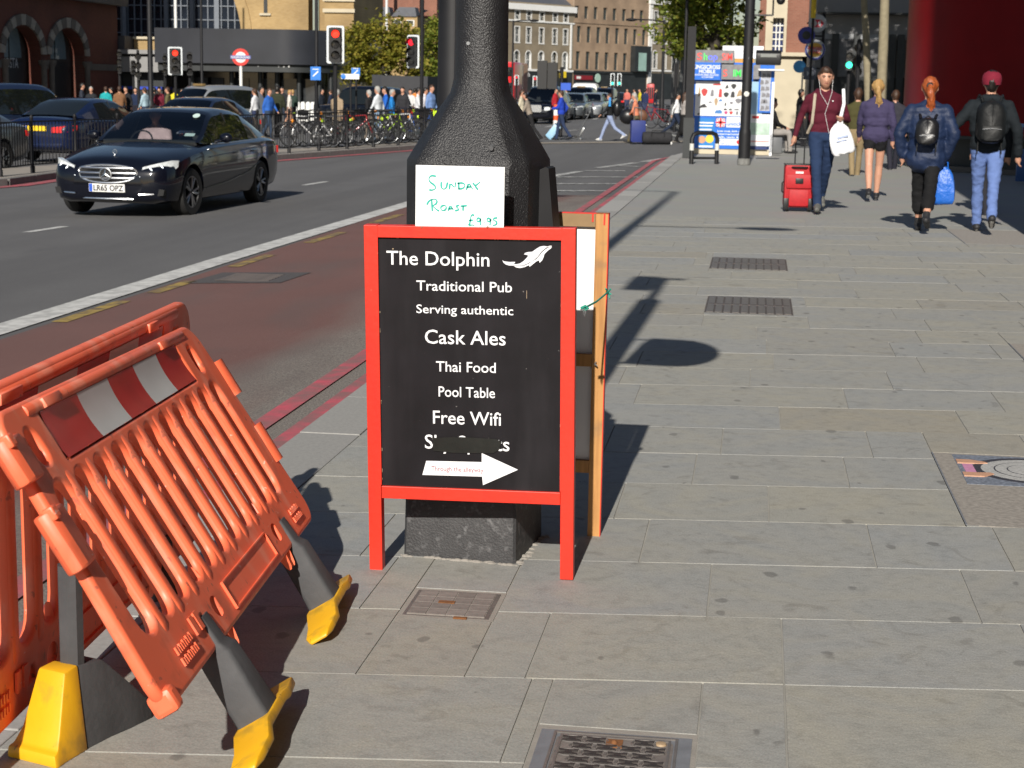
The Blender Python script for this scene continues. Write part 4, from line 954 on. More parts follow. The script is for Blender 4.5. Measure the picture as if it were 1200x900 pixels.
wC = [(x, z, 1.05, h_, st) for x, z, w_, h_, st in rows([765.5, 776.5, 788, 799], [(14, 26.5), (34, 51), (60, 80)], 5, ('surround', 'surround', 'arch'), s2)]
bC = facade('terrace_house', 'pale stock brick house with white window surrounds right of the tan block', org(s2), FA, s3 - s2, ZF(776, 5) + .5, 14, M_brown, wC, [(ZF(776, 6) + .5, ZF(776, 1.5) + .5, .45, M_white_trim, 'cornice'), (ZF(776, 84) + .5, ZF(776, 82) + .5, .15, M_white_trim, 'fascia_band')])
m = MB(); m.box(0, .9, -.4, -.17, 0, ZF(776, 5) + .5); m.build('pilaster', M_white_trim, bC, smooth=0)
m = MB(); m.box(1, s3 - s2 - .2, -.35, -.17, 0, ZF(776, 86) + .5); m.build('shopfront', M_shop, bC, smooth=0)
# telephone kiosk and two white plates, far corner
a = rgp(762, 133); t = thing('phone_box', 'red telephone box on the far corner below two white plates', 'phone box', tuple(at(762, 120, 112) * 1.0)); t.location = (at(762, 120, 215).x, 215, -.3)
m = MB(); m.box(-.45, .45, -.45, .45, 0, 2.3); m.build('box_body', P_red if 'P_red' in globals() else mat('phone_red', (.45, .012, .015), .4), t, bevel=.03)
m = MB(); m.ball((0, 0, 2.3), (.45, .45, .16)); m.build('dome', M_redb, t)
for s in (-1, 0, 1):
    m = MB(); m.box(s*.27 - .1, s*.27 + .1, -.47, -.44, .5, 1.9); m.build('glazing', M_pane, t, smooth=0)
# --- brick station hotel wing at far left, its street face turned from the sun
bx_ = -40.0; ys, ye = 76.0, 103.7; Wl = ye - ys
def SL_(px): r = ray(px, 100); return r.y/r.x*bx_ - ys
def ZL(px, y): d = ray(px, y); return CAM_H + d.z*(bx_/d.x) + .5
arches = []
for p0, p1, ytop, yspr in ((-6, 46, 19, 63), (49, 97, 23, 65)):
    x0, x1 = SL_(p0), SL_(p1); zt, zs = ZL((p0 + p1)/2, ytop), ZL((p0 + p1)/2, yspr); arches.append((x0, x1, zs, zt))
t = thing('station_hotel', 'deep red brick building in shade with two big arched doorways at the far left', 'building', (bx_, ys, -.5), rad(90))
def archpl(x0, x1, zs, zt, z0=0.0, k=0.0, n=14):
    c, r, rz_ = (x0 + x1)/2, (x1 - x0)/2 - k, zt - zs - k
    return [(c - r, z0), (c + r, z0)] + [(c + r*math.cos(PI*i/n), zs + rz_*math.sin(PI*i/n)) for i in range(n + 1)]
me = curve_panel([(0, 0), (Wl, 0), (Wl, 16), (0, 16)], [archpl(*q, z0=.02, k=.5) for q in arches], .35, 0, 0); me.materials.append(M_redb); link('wall', me, t)
m = MB(); m.box(0, Wl, 1.6, 14, 0, 15.9); m.build('inner_wall', M_redb, t, smooth=0)
m = MB(); m.box(-.2, Wl + .5, -.9, -.36, ZL(100, 3), ZL(100, 3) + .5); m.build('cornice', M_dkstone, t, smooth=0)
for q in arches:
    x0, x1, zs, zt = q; n = 13; c = (x0 + x1)/2
    for i in range(n):          # voussoirs of the arch ring, alternately pale and dark
        a0, a1 = PI*(i + .04)/n, PI*(i + .96)/n; R0x, R1x = (x1 - x0)/2 - .45, (x1 - x0)/2 + .12; R0z, R1z = zt - zs - .45, zt - zs + .12
        m = MB(); m.prism([(c + r*math.cos(b), zs + rz_*math.sin(b)) for r, rz_, b in ((R0x, R0z, a0), (R1x, R1z, a0), (R1x, R1z, a1), (R0x, R0z, a1))], -.47, -.36); m.build('voussoir', M_dkstone if i % 2 else mat('pale_arch_stone', (.30, .27, .23), .85, var=.2) if 'pale_arch_stone' not in bpy.data.materials else bpy.data.materials['pale_arch_stone'], t, smooth=0)
    m = MB(); mo = archpl(x0, x1, zs, zt, k=1.0); m.prism(archpl(x0, x1, zs, zt, k=.52), .5, .6); inner = m.build('arch_infill', mat('dark_tracery', (.045, .035, .03), .8, var=.6, scale=3) if 'dark_tracery' not in bpy.data.materials else bpy.data.materials['dark_tracery'], t, smooth=0)
    r = (x1 - x0)*.26; zz = zs - (zt - zs)*.1
    m = MB(); m.prism([(c + s_*.1 + s_*r*math.cos(b), zz + r*1.5*math.sin(b)) for s_ in (-1,) for b in [PI/2*i/6 for i in range(7)]] + [(c - .1, zz)], .44, .49); m.build('fanlight', mat('fanlight_glass', (.16, .22, .24), .1) if 'fanlight_glass' not in bpy.data.materials else bpy.data.materials['fanlight_glass'], t, smooth=0)
    m = MB(); m.prism([(c + .1 + r*math.cos(b), zz + r*1.5*math.sin(b)) for b in [PI/2*i/6 for i in range(7)]] + [(c + .1, zz)], .44, .49); m.build('fanlight', bpy.data.materials['fanlight_glass'], t, smooth=0)
    m = MB(); m.box(c - r - .3, c + r + .3, .42, .49, 0.0, zz - .25); m.build('door', M_shop, t, smooth=0)
    for xx in (x0 + .35, x1 - .35):
        m = MB(); m.lathe([(.24, 0), (.24, .3), (.17, .35), (.17, zs - .7), (.28, zs - .5), (.30, zs - .3)], 12, 'Z', (xx, -.45, 0)); m.build('column', M_dkstone, t)
for xa, xb in ((0, arches[0][0]), (arches[0][1], arches[1][0]), (arches[1][1], Wl)):
    if xb - xa > .2: m = MB(); m.box(xa, xb, -.42, -.355, ZL(60, 81), ZL(60, 73)); m.build('stone_band', M_dkstone, t, smooth=0)
c = (arches[0][0] + arches[0][1])/2
text('lettering', 'COSTA', c - 1.0, c + 1.05, ZL(8, 79), .55, .40, mat('dim_white_letter', (.5, .5, .5), .5), t, .01)
# --- stock brick terminus front with a great arched window
KY = 118.0; KX0, KX1 = at(112, 50, KY).x, at(416, 50, KY).x
ZK = lambda px, y: at(px, y, KY).z + .6
t = thing('terminus_building', 'yellow stock brick station front with a great arched window above the dark canopy', 'building', (KX0, KY, -.6))
KW = KX1 - KX0; ac = at(184, 50, KY).x - KX0; ar = at(286, 33, KY).x - KX0 - ac
xr = at(364, 20, KY).x - KX0
hole = [(ac - ar, .5), (ac + ar, .5), (ac + ar, 5.2)] + [(ac + ar*math.cos(PI*i/24), 5.2 + ar*math.sin(PI*i/24)) for i in range(1, 24)] + [(ac - ar, 5.2)]
me = curve_panel([(0, 0), (xr, 0), (xr, 18), (0, 18)], [hole], .6, 0, 0); me.materials.append(M_stock); link('wall', me, t)
xr2 = at(382, 20, KY).x - KX0
m = MB(); m.box(xr + .01, xr2, 2.2, 9, 0, 17.9); m.build('recessed_wall', M_stock, t, smooth=0)
m = MB(); m.box(xr2, KW, -.4, 9, 0, 18); m.build('end_pier', M_stock, t, smooth=0)
for z in (ZK(398, 15), ZK(398, 2)): m = MB(); m.box(xr2 - .1, KW + .1, -.55, -.405, z, z + .25); m.build('string_course', M_stone, t, smooth=0)
m = MB(); m.prism([(ac + (ar + .0)*math.cos(PI*i/24), 5.2 + ar*math.sin(PI*i/24)) for i in range(25)] + [(ac + (ar + .75)*math.cos(PI*(24 - i)/24), 5.2 + (ar + .75)*math.sin(PI*(24 - i)/24)) for i in range(25)], -.72, -.6); m.build('arch_ring', M_stock, t, smooth=0)
m = MB(); m.box(at(314, 5, KY).x - KX0 - .12, at(314, 5, KY).x - KX0 + .14, -.64, -.5, ZK(314, 16), 11); m.build('slit_window', M_shop, t, smooth=0)
m = MB(); m.box(at(314, 5, KY).x - KX0 - .4, at(314, 5, KY).x - KX0 + .4, -.75, -.6, ZK(314, 18.5), ZK(314, 16)); m.build('slit_sill', M_stone, t, smooth=0)
m = MB(); m.prism(archpl(ac - ar, ac + ar, 5.2, 5.2 + ar, k=.05, n=24), .35, .5); gl = m.build('great_window', mat('dark_arch_glass', (.018, .024, .035), .12, var=.7, scale=.35, spec=.7), t, smooth=0)
M_mull = mat('grey_mullion', (.16, .18, .21), .5); 
for px in (130, 145, 194, 224, 254):
    x = at(px, 20, KY).x - KX0; h_ = math.sqrt(max(.2, ar*ar - (x - ac)**2)); m = MB(); m.box(x - .14, x + .14, .05, .33, .5, 5.2 + h_); m.build('mullion', M_mull, gl, smooth=0)
for i in range(26):
    x = ac - ar + (i + .5)*2*ar/26; h_ = math.sqrt(max(.2, ar*ar - (x - ac)**2)); m = MB(); m.box(x - .035, x + .035, .22, .34, .5, 5.2 + h_); m.build('glazing_bar', M_mull, gl, smooth=0)
for k in range(7):
    z = 4.4 + k*.95; h_ = math.sqrt(max(.1, ar*ar - max(0, z - 5.2)**2)); m = MB(); m.box(ac - h_, ac + h_, .26, .345, z - .035, z + .035); m.build('transom', M_mull, gl, smooth=0)
# --- dark concourse canopy with rounded end
CY = 100.0
zb, zt = at(300, 75, CY).z, at(300, 34, CY).z
cx0, cx1 = at(181, 50, CY).x, at(386, 50, CY).x
t = thing('concourse_canopy', 'black rounded station entrance canopy over dark glass doors', 'building', (cx0, CY, -.6)); cw = cx1 - cx0; zb += .6; zt += .6
pl = [(0, 0)] + [(cw - 3.2 + 3.2*math.sin(a), 3.2 - 3.2*math.cos(a)) for a in [PI/2*i/16 for i in range(17)]] + [(cw, 14), (0, 14)]
m = MB(); m.slab(pl, zb, zt); m.build('canopy_fascia', M_blackglass, t, smooth=40)
m = MB(); m.slab([(x*.985 + .1, y + .25) for x, y in pl], zb - .45, zb - .01); m.build('soffit', M_shop, t, smooth=40)
m = MB(); m.slab([(.3, 2.2)] + [(cw - 3.4 + 2.4*math.sin(a), 4.6 - 2.4*math.cos(a)) for a in [PI/2*i/8 for i in range(9)]] + [(cw - 1.0, 13.8), (.3, 13.8)], 0, zb - .46); m.build('glass_front', M_blackglass2, t, smooth=40)
for px in (215, 262, 296, 316, 342, 362, 376):
    x = at(px, 90, CY).x - cx0; m = MB(); m.tube((x, 1.6 if px < 350 else 2.4, 0), (x, 1.6 if px < 350 else 2.4, zb - .44), .14); m.build('column', M_shop, t)
for px in (225, 240, 270, 305, 328, 352):
    x = at(px, 90, CY).x - cx0; m = MB(); m.box(x - .5, x + .5, 2.1, 2.19, .2, 2.3); m.build('glass_door', mat('dim_door_glass', (.05, .055, .06), .1, var=.7, scale=1.2) if 'dim_door_glass' not in bpy.data.materials else bpy.data.materials['dim_door_glass'], t, smooth=0)
for px in (301, 325, 331, 337):
    x = at(px, 70, CY).x - cx0; m = MB(); m.ball((x, .3, zb - .12), .07, 8, 6); m.build('downlight', M_white_trim, t)
gx0, gx1 = at(117, 70, 104).x, at(186, 70, 104).x
t = thing('station_annexe', 'low grey station annexe with dark base and blue stripe left of the canopy', 'building', (gx0, 104, -.6)); gw = gx1 - gx0
z_ = lambda y: at(150, y, 104).z + .6
M_gfas = mat('grey_fascia', (.24, .24, .24), .6, var=.08)
for a_, b_, y_, mm, nm in ((58, 42, 0, mat('grey_cladding', (.065, .068, .075), .6), 'upper_cladding'), (63, 58.2, -.35, M_gfas, 'top_ledge'), (66, 63.2, 0, M_shop, 'shadow_gap'), (84, 66.2, -.1, M_gfas, 'fascia'), (101, 84.2, .8, M_shop, 'dark_front'), (104.5, 101.2, .5, mat('blue_stripe', (.02, .06, .45), .5), 'blue_stripe'), (125, 104.7, .6, M_shop, 'base')):
    m = MB(); x1 = gw if nm != 'upper_cladding' else at(146, 50, 104).x - gx0; m.box(0, x1, y_, 6, max(0, z_(a_)), z_(b_)); m.build(nm, mm, t, smooth=0)
m = MB(); m.box(at(147, 50, 104).x - gx0, at(174, 50, 104).x - gx0, 1.5, 5, z_(57.9), z_(45)); m.build('brick_block', M_stock, t, smooth=0)
m = MB(); m.box(at(147, 50, 104).x - gx0, at(174, 50, 104).x - gx0, 1.3, 5.2, z_(44.9), z_(42)); m.build('coping', M_stone, t, smooth=0)
for px in (136, 157): x = at(px, 95, 104).x - gx0; m = MB(); m.box(x - .1, x + .1, .3, .5, z_(104), z_(88)); m.build('door_post', M_gfas, t, smooth=0)
# dark pavilion among the trees
px0, px1 = at(434, 110, 90).x, at(501, 110, 90).x; t = thing('dark_pavilion', 'low black box pavilion with a small window under the trees', 'building', (px0, 90, -.6)); pw = px1 - px0
z_ = lambda y: at(468, y, 90).z + .6; xs_ = at(447, 100, 90).x - px0
m = MB(); m.box(xs_, pw, 0, 5, 0, z_(89)); m.build('wall', mat('charcoal_boards', (.028, .029, .034), .7, var=.15, scale=3), t, smooth=0)
m = MB(); m.box(0, xs_ - .02, .4, 5, z_(102), z_(88)); m.build('lintel', M_blackglass, t, smooth=0)
m = MB(); m.box(0, xs_ - .02, .8, 5, 0, z_(102.1)); m.build('glazing', M_pane_b, t, smooth=0)
for q in (.2, .65): m = MB(); m.box(xs_*q, xs_*q + .12, .6, .79, 0, z_(102.1)); m.build('post', M_gfas, t, smooth=0)
# brown terrace behind the leafy tree
bx0, bx1 = at(398, 30, 190).x, at(489, 30, 190).x; t = thing('terrace_house', 'brown brick terrace with slate roofs rising behind the leafy tree', 'building', (bx0, 190, -.6)); bw = bx1 - bx0
z_ = lambda y: at(445, y, 190).z + .6
m = MB(); m.box(0, bw, 0, 10, 0, z_(19)); m.build('wall', M_stock, t, smooth=0)
n3 = 3
for i in range(n3):
    x0, x1 = bw*(i + .02)/n3, bw*(i + .98)/n3
    m = MB(); m.rings([[(x0, -.2, z_(19)), (x1, -.2, z_(19)), ((x0 + x1)/2 + 1.2, y, z_(8)), ((x0 + x1)/2 - .6, y, z_(8))] for y in (.0, 8)]); m.build('roof', M_slate, t, smooth=0)
    m = MB(); m.box(x1 - .9, x1 - .1, 2, 4, z_(20), z_(-6)); m.build('chimney', M_rose, t, smooth=0)
    for k in range(4): m = MB(); m.lathe([(.13, 0), (.11, .9)], 8, 'Z', (x1 - .8 + .2*k, 3, z_(-6))); m.build('chimney_pot', M_rose, t)
m = MB(); m.box(-1, bw + .5, 9, 12, 0, z_(-9)); m.build('back_gable', M_rose, t, smooth=0)
for px, y in ((436, 26), (466, 25), (481, 26)): x = at(px, y, 190).x - bx0; m = MB(); m.box(x - .45, x + .45, -.08, .02, z_(y + 4), z_(y - 3)); f_ = m.build('window', M_white_trim, t, smooth=0); m = MB(); m.box(x - .33, x + .33, -.11, -.081, z_(y + 3.3), z_(y - 2.3)); m.build('pane', M_pane, f_, smooth=0)
# --- right side: grey hoarding, brick and stone bank, building in the trees' shade, out-of-frame block that shades the footway
t = thing('hoarding', 'tall grey boarded hoarding behind the kiosk', 'hoarding', (at(786, 110, 72).x, 72, -.13)); hw = at(815, 110, 72).x - at(786, 110, 72).x
zt = at(800, 66, 72).z + .13
M_board = mat('grey_boards', (.12, .125, .125), .7, var=.15, scale=2); M_board2 = mat('dark_boards', (.04, .042, .045), .6, var=.2, scale=2)
for i in range(6):
    m = MB(); m.box(hw*i/6 + .01, hw*(i + 1)/6 - .01, -.02*(i % 2), .1, 0, zt - .02*i); m.build('board', M_board if i < 3 else M_board2, t, smooth=0)
m = MB(); m.box(-.05, hw + .05, -.1, .15, zt - .01, zt + .35); m.build('capping', M_board, t, smooth=0)
RY = 78.0; rx0, rx1 = at(889, 50, RY).x, at(990, 50, RY).x; z_ = lambda y, px=920: at(px, y, RY).z + .13
t = thing('bank_building', 'rose brick building with pale stone window bay behind the kiosk', 'building', (rx0, RY, -.13)); X_ = lambda px: at(px, 50, RY).x - rx0
wx0, wx1, wz0, wz1 = X_(905), X_(917.5), z_(62), z_(22)
me = curve_panel([(0, z_(62)), (X_(990), z_(62)), (X_(990), 15), (0, 15)], [[(X_(896.5), z_(62.0)), (X_(921), z_(62.0)), (X_(921), 14.9), (X_(896.5), 14.9)]], .2, 0, 0) if False else None
for a_, b_, nm in ((889, 896.5, 'brick_pier'), (921, 990, 'brick_wall')): m = MB(); m.box(X_(a_), X_(b_), -.2, 8, z_(61.5), 15); m.build(nm, M_rose, t, smooth=0)
for a_, b_, za, zb_ in ((896.5, 904.8, z_(66), 15), (917.7, 921, z_(66), 15), (904.8, 917.7, z_(21.5), 15)): m = MB(); m.box(X_(a_), X_(b_), -.35, 8, za, zb_); m.build('stone_bay', M_stone, t, smooth=0)
m = MB(); m.box(wx0, wx1, .1, .2, wz0, wz1); wo = m.build('window', mat('deep_blue_pane', (.02, .035, .12), .08, var=.4, scale=2), t, smooth=0)
for k in range(1, 3): m = MB(); x = wx0 + (wx1 - wx0)*k/3; m.box(x - .025, x + .025, .02, .095, wz0, wz1); m.build('glazing_bar', M_white_trim, wo, smooth=0)
for k in range(1, 5): m = MB(); z = wz0 + (wz1 - wz0)*k/5; m.box(wx0, wx1, .03, .098, z - .025, z + .025); m.build('glazing_bar', M_white_trim, wo, smooth=0)
m = MB(); m.box(0, X_(990), -.5, 8, z_(66), z_(61.6)); m.build('stone_cornice', M_stone, t, smooth=0)
m = MB(); m.box(0, X_(941), -.25, 8, 0, z_(66.1)); m.build('stone_base', M_stone, t, smooth=0)
for px in (943, 947.5): m = MB(); m.box(X_(px), X_(px + 2.4), -.3, 1, 0, z_(88)); m.build('stone_mullion', M_stone, t, smooth=0)
m = MB(); m.box(X_(941.2), X_(990), .3, 8, 0, z_(66.1)); m.build('dark_opening', M_shop, t, smooth=0)
t = thing('corner_block', 'dark grey building in tree shade behind the plane trunks', 'building', (at(956, 50, 66).x, 66, -.13)); X_ = lambda px: at(px, 50, 66).x - at(956, 50, 66).x; z_ = lambda y: at(1010, y, 66).z + .13
M_greyst = mat('grey_render', (.22, .22, .225), .8, var=.15, scale=1)
m = MB(); m.box(0, X_(1260), .3, 12, 0, 24); m.build('wall', M_greyst, t, smooth=0)
for za, zb_, nm, mm in ((z_(17), z_(15), 'ledge', M_shop), (z_(46), z_(40), 'band', mat('grey_fascia_panel', (.26, .27, .28), .7)), (z_(90), z_(46.5), 'shop_panel', mat('dark_panel', (.14, .14, .145), .6, var=.2)), (0, z_(90.5), 'dark_base', M_shop)):
    m = MB(); m.box(0, X_(1260), .05 if nm != 'ledge' else -.3, .29, za, zb_); m.build(nm, mm, t, smooth=0)
for px in (975, 1000, 1042, 1052, 1063): m = MB(); m.box(X_(px), X_(px) + .25, -.06, .04, 0, z_(40)); m.build('pilaster', M_shop, t, smooth=0)
t = thing('tall_block', 'tall brick block beyond the right edge that shades the footway', 'building', (2.97, -28, 0), 0)
m = MB(); m.box(0, 16, 0, 46.2, 0, 28); m.build('wall', M_redb, t, smooth=0)
M_redskin = mat('glossy_red_panel', (.17, .003, .005), .42, var=.15, scale=1.5, spec=.12)
# curved glossy red hoarding on the right
q = at(1065, 120, 36.5); t = thing('red_hoarding', 'huge glossy dark red curved hoarding at the right edge behind the walkers', 'hoarding', (q.x + 4.0, 36.5 + 1.2, 0))
m = MB(); NA = 44; A0, A1 = rad(150), rad(330)
m.rings([[(4*k*math.cos(a), 4*k*math.sin(a), z) for k, a in [(1, A0 + (A1 - A0)*j/NA) for j in range(NA + 1)] + [(.985, A1 + (A0 - A1)*j/NA) for j in range(NA + 1)]] for z in (.72, 7)]); m.build('curved_panel', M_redskin, t, smooth=40)
m = MB(); m.lathe([(4.04, .66), (4.04, .72)], 60); m.build('bottom_rim', M_shop, t)
m = MB(); m.lathe([(3.6, 0), (3.6, .68)], 40); m.build('recessed_base', M_shop, t)
m = MB(); m.lathe([(3.9, 0), (3.9, .10)], 40); m.build('plinth', M_dkstone, t)
t = thing('blue_crate', 'pale blue slatted crate barrier at the right edge behind the man in the cap', 'crate', (at(1193, 190, 31).x, 31, 0)); M_crate = mat('pale_blue_plastic', (.16, .28, .50), .5); 
for i in range(9): m = MB(); m.box(.11*i, .11*i + .05, 0, .03, .62, .98); m.build('slat', M_crate, t, smooth=0)
m = MB(); m.box(-.02, 1.0, -.02, .05, .985, 1.05); m.build('top_rail', M_crate, t, bevel=.01)
m = MB(); m.box(-.02, 1.0, -.02, .06, .05, .615); m.build('lower_panel', mat('deep_blue_plastic', (.03, .09, .25), .5), t, bevel=.01)

# ------------------------------------------------------------------ trees
def leaf_mat(name, c1, c2, c3):
    m = bpy.data.materials.new(name); m.use_nodes = True; t = m.node_tree; N = t.nodes; L = t.links; b = N['Principled BSDF']; b.inputs['Roughness'].default_value = .55; b.inputs['Specular IOR Level'].default_value = .3
    g_ = N.new('ShaderNodeNewGeometry'); r = N.new('ShaderNodeValToRGB'); e = r.color_ramp.elements; e.new(.5)
    for q, (p, c) in zip(e, ((0, c1), (.55, c2), (1, c3))): q.position = p; q.color = (*c, 1)
    L.new(g_.outputs['Random Per Island'], r.inputs[0]); L.new(r.outputs[0], b.inputs['Base Color'])
    tr = N.new('ShaderNodeBsdfTranslucent'); L.new(r.outputs[0], tr.inputs[0]); x = N.new('ShaderNodeMixShader'); x.inputs[0].default_value = .42; L.new(b.outputs[0], x.inputs[1]); L.new(tr.outputs[0], x.inputs[2]); L.new(x.outputs[0], N['Material Output'].inputs[0])
    return m
M_leaf_o = leaf_mat('olive_leaves', (.14, .155, .022), (.24, .23, .03), (.36, .29, .05))
M_leaf_g = leaf_mat('green_leaves', (.10, .15, .02), (.20, .24, .035), (.33, .31, .05))
M_bark = mat('plane_bark', (.30, .26, .17), .85, col2=(.15, .125, .08), scale=7, bump=.5, bscale=18, dist=.02)
M_barkd = mat('dark_bark', (.05, .042, .032), .9, var=.3, scale=8)
def tree(label, base, h_trunk, r_, crown, nleaf, size, leafm, bark, seed, lean=(0, 0), limbs=6, name='plane_tree', gap=.35, group=None):
    """crown: ellipsoids (dx, dy, z, rx, ry, rz)"""
    R = random.Random(seed); t = thing(name, label, 'tree', base, 0, group)
    top = Vector((lean[0], lean[1], h_trunk)); m = MB()
    P = [Vector((0, 0, -.1)), Vector((lean[0]*.15, lean[1]*.15, h_trunk*.25)), Vector((lean[0]*.5, lean[1]*.5, h_trunk*.6)), top]
    m.path(P, r_, 12, rads=[r_*1.45, r_*1.08, r_*.95, r_*.8]); m.build('trunk', bark, t)
    tw = MB()
    for i in range(limbs):
        e = crown[i % len(crown)]; c = Vector(e[:3]) + Vector((R.uniform(-.5, .5)*e[3], R.uniform(-.5, .5)*e[4], R.uniform(-.3, .5)*e[5]))
        s_ = top + Vector((0, 0, -R.uniform(0, .15)*h_trunk)); mid = s_.lerp(c, .5) + Vector((R.uniform(-.3, .3), R.uniform(-.3, .3), R.uniform(0, .5)))
        l = MB(); l.path([s_, s_.lerp(mid, .5) + Vector((0, 0, .1)), mid, c], .05, 8, rads=[r_*.6, r_*.48, r_*.35, r_*.12]); l.build('limb', bark, t)
        for k in range(5): q = mid.lerp(c, R.random()); tw.tube(q, q + Vector((R.uniform(-1, 1), R.uniform(-1, 1), R.uniform(-.2, 1)))*e[3]*.4, r_*.12, r_*.04, 5)
    o = tw.build('twigs', bark, t); o['kind'] = 'stuff'
    m = MB(); V = [e[3]*e[4]*e[5] for e in crown]; tot = sum(V)
    clumps = []
    for e, v in zip(crown, V):
        for _ in range(max(6, int(nleaf/70*v/tot))):
            while True:
                u = Vector((R.uniform(-1, 1), R.uniform(-1, 1), R.uniform(-1, 1)))
                if gap < u.length <= 1: break
            clumps.append((Vector(e[:3]) + Vector((u.x*e[3], u.y*e[4], u.z*e[5])), R.uniform(.5, 1.2)*size*5.0))
    for k in range(nleaf):
        c, rr = R.choice(clumps); u = Vector((R.gauss(0, .45), R.gauss(0, .45), R.gauss(0, .38)))*rr; p = c + u
        a = Vector((R.uniform(-1, 1), R.uniform(-1, 1), R.uniform(-.6, .6))).normalized(); b_ = a.cross(Vector((R.uniform(-1, 1), R.uniform(-1, 1), R.uniform(.2, 1.5)))).normalized(); s_ = size*R.uniform(.6, 1.3)
        m.face([m.bm.verts.new(p + a*s_), m.bm.verts.new(p + b_*s_*.62), m.bm.verts.new(p - a*s_*.8), m.bm.verts.new(p - b_*s_*.62)])
    me = bpy.data.meshes.new('crown'); m.bm.to_mesh(me); m.bm.free(); me.materials.append(leafm); link('crown', me, t)
    return t
def crown_px(base, items, Y):
    out = []
    for px, y, wpx, hpx, dy in items:
        c = at(px, y, Y); k = c.length/2000; out.append((c.x - base[0], dy, c.z - base[2], wpx*k/2, max(wpx, hpx)*k/2*.8, hpx*k/2))
    return out
b_ = (at(448, 110, 97).x, 97, -.6); tree('olive green leafy tree left of the thin signal column', b_, 2.2, .16, crown_px(b_, [(440, 62, 78, 84, 0), (424, 88, 56, 50, .5), (468, 68, 52, 80, .4), (452, 32, 40, 40, 0), (415, 55, 30, 60, .6)], 97), 9000, .13, M_leaf_o, M_barkd, 3)
b_ = (at(507, 110, 108).x, 108, -.6); tree('darker green tree half hidden by the big post', b_, 2.5, .16, crown_px(b_, [(512, 66, 44, 90, 0), (505, 92, 36, 50, .3), (520, 40, 40, 50, .2)], 108), 5000, .14, M_leaf_g, M_barkd, 4)
b_ = (at(396, 110, 112).x, 112, -.6); tree('small olive tree in front of the station end wall', b_, 2.0, .12, crown_px(b_, [(404, 88, 44, 46, 0), (398, 98, 36, 34, .4)], 112), 2500, .13, M_leaf_o, M_barkd, 5)
b_ = (at(836, 110, 64).x, 64, -.13); tree('leafy plane tree with dark forking limbs above the kiosk', b_, 3.2, .20, crown_px(b_, [(812, 30, 62, 66, 0), (858, 36, 54, 72, .5), (800, 8, 60, 50, -.5), (838, -20, 110, 70, 0), (806, 52, 44, 36, .3), (862, -40, 90, 90, .2), (800, -50, 90, 80, 0)], 64), 14000, .10, M_leaf_g, M_barkd, 6, limbs=9, gap=.2)
for px, Y_, r_, ln, sd, lab in ((1034, 46, .13, (-.1, 0), 8, 'thicker pale plane trunk standing before the dark building'), (1021, 50, .105, (-.45, .2), 9, 'thinner leaning plane trunk beside the thicker one')):
    b_ = (at(px, 110, Y_).x, Y_, 0); tree(lab, b_, 5.2, r_, [(-2.0, -1, 8.2, 3.2, 3, 2.6), (.8, 0, 8.8, 2.8, 3, 2.4), (-1.2, 8, 8.4, 5.0, 4.0, 3.0), (1.5, 5, 10, 5, 4, 3.4), (-1.5, 3, 12, 5, 4, 3)], 7500, .20, M_leaf_g, M_bark, sd, lean=ln, limbs=7)  # rear crown lobes added above the view to shade the dark building
for i, (x, y) in enumerate(((-6, 150), (6, 140), (12, 95))):
    tree('far green tree filling the gap above the far roofs number' if False else ('green street tree far beyond the kiosk', 'green street tree behind the hoarding', 'green street tree behind the bank building')[i], (x, y, -.3), 4, .2, [(0, 0, 7, 3.4, 3.4, 3), (1.5, 0, 5.6, 2.4, 2.4, 2)], 3000, .22, M_leaf_g, M_barkd, 20 + i, group='street trees in the distance')
# ------------------------------------------------------------------ vehicles
def crom(tab, n):
    """smooth interpolation of a table of rows"""
    out = []; k = len(tab)
    for i in range(k - 1):
        p0, p1, p2, p3 = tab[max(i-1, 0)], tab[i], tab[i+1], tab[min(i+2, k-1)]
        for j in range(n):
            t = j / n
            out.append([0.5*((2*b) + (-a + c)*t + (2*a - 5*b + 4*c - d)*t*t + (-a + 3*b - 3*c + d)*t**3) for a, b, c, d in zip(p0, p1, p2, p3)])
    out.append(list(tab[-1])); return out
def glass_mat(name, tint, tr):
    m = bpy.data.materials.new(name); m.use_nodes = True; t = m.node_tree; N = t.nodes; L = t.links
    N.remove(N['Principled BSDF']); o = N['Material Output']
    a = N.new('ShaderNodeBsdfTransparent'); a.inputs[0].default_value = (*tint, 1)
    b = N.new('ShaderNodeBsdfGlossy'); b.inputs['Roughness'].default_value = 0.02; b.inputs[0].default_value = (0.9, 0.95, 1, 1)
    f = N.new('ShaderNodeFresnel'); f.inputs[0].default_value = 1.5
    x = N.new('ShaderNodeMixShader'); ad = N.new('ShaderNodeMath'); ad.operation = 'ADD'; ad.inputs[1].default_value = tr; L.new(f.outputs[0], ad.inputs[0])
    L.new(ad.outputs[0], x.inputs[0]); L.new(a.outputs[0], x.inputs[1]); L.new(b.outputs[0], x.inputs[2]); L.new(x.outputs[0], o.inputs[0])
    return m
M_wind = glass_mat('windscreen_glass', (0.72, 0.78, 0.78), 0.04)
M_tint = mat('tinted_glass', (0.008, 0.010, 0.010), 0.03, var=0.1, spec=0.7)
M_tyre = mat('tyre_rubber', (0.014, 0.014, 0.014), 0.8, var=0.2)
M_rim = mat('alloy_rim', (0.34, 0.35, 0.36), 0.3, metal=0.9, var=0.1)
M_lampw = mat('headlamp_glass', (0.70, 0.74, 0.76), 0.08, var=0.3, scale=30, spec=0.9)
M_led = mat('led_strip', (0.9, 0.95, 1.0), 0.3, emit=(0.9, 0.97, 1.0), es=1.6)
M_lampr = mat('tail_lamp', (0.45, 0.006, 0.008), 0.1, var=0.2, scale=20, spec=0.8, emit=(1.0, 0.02, 0.01), es=0.35)
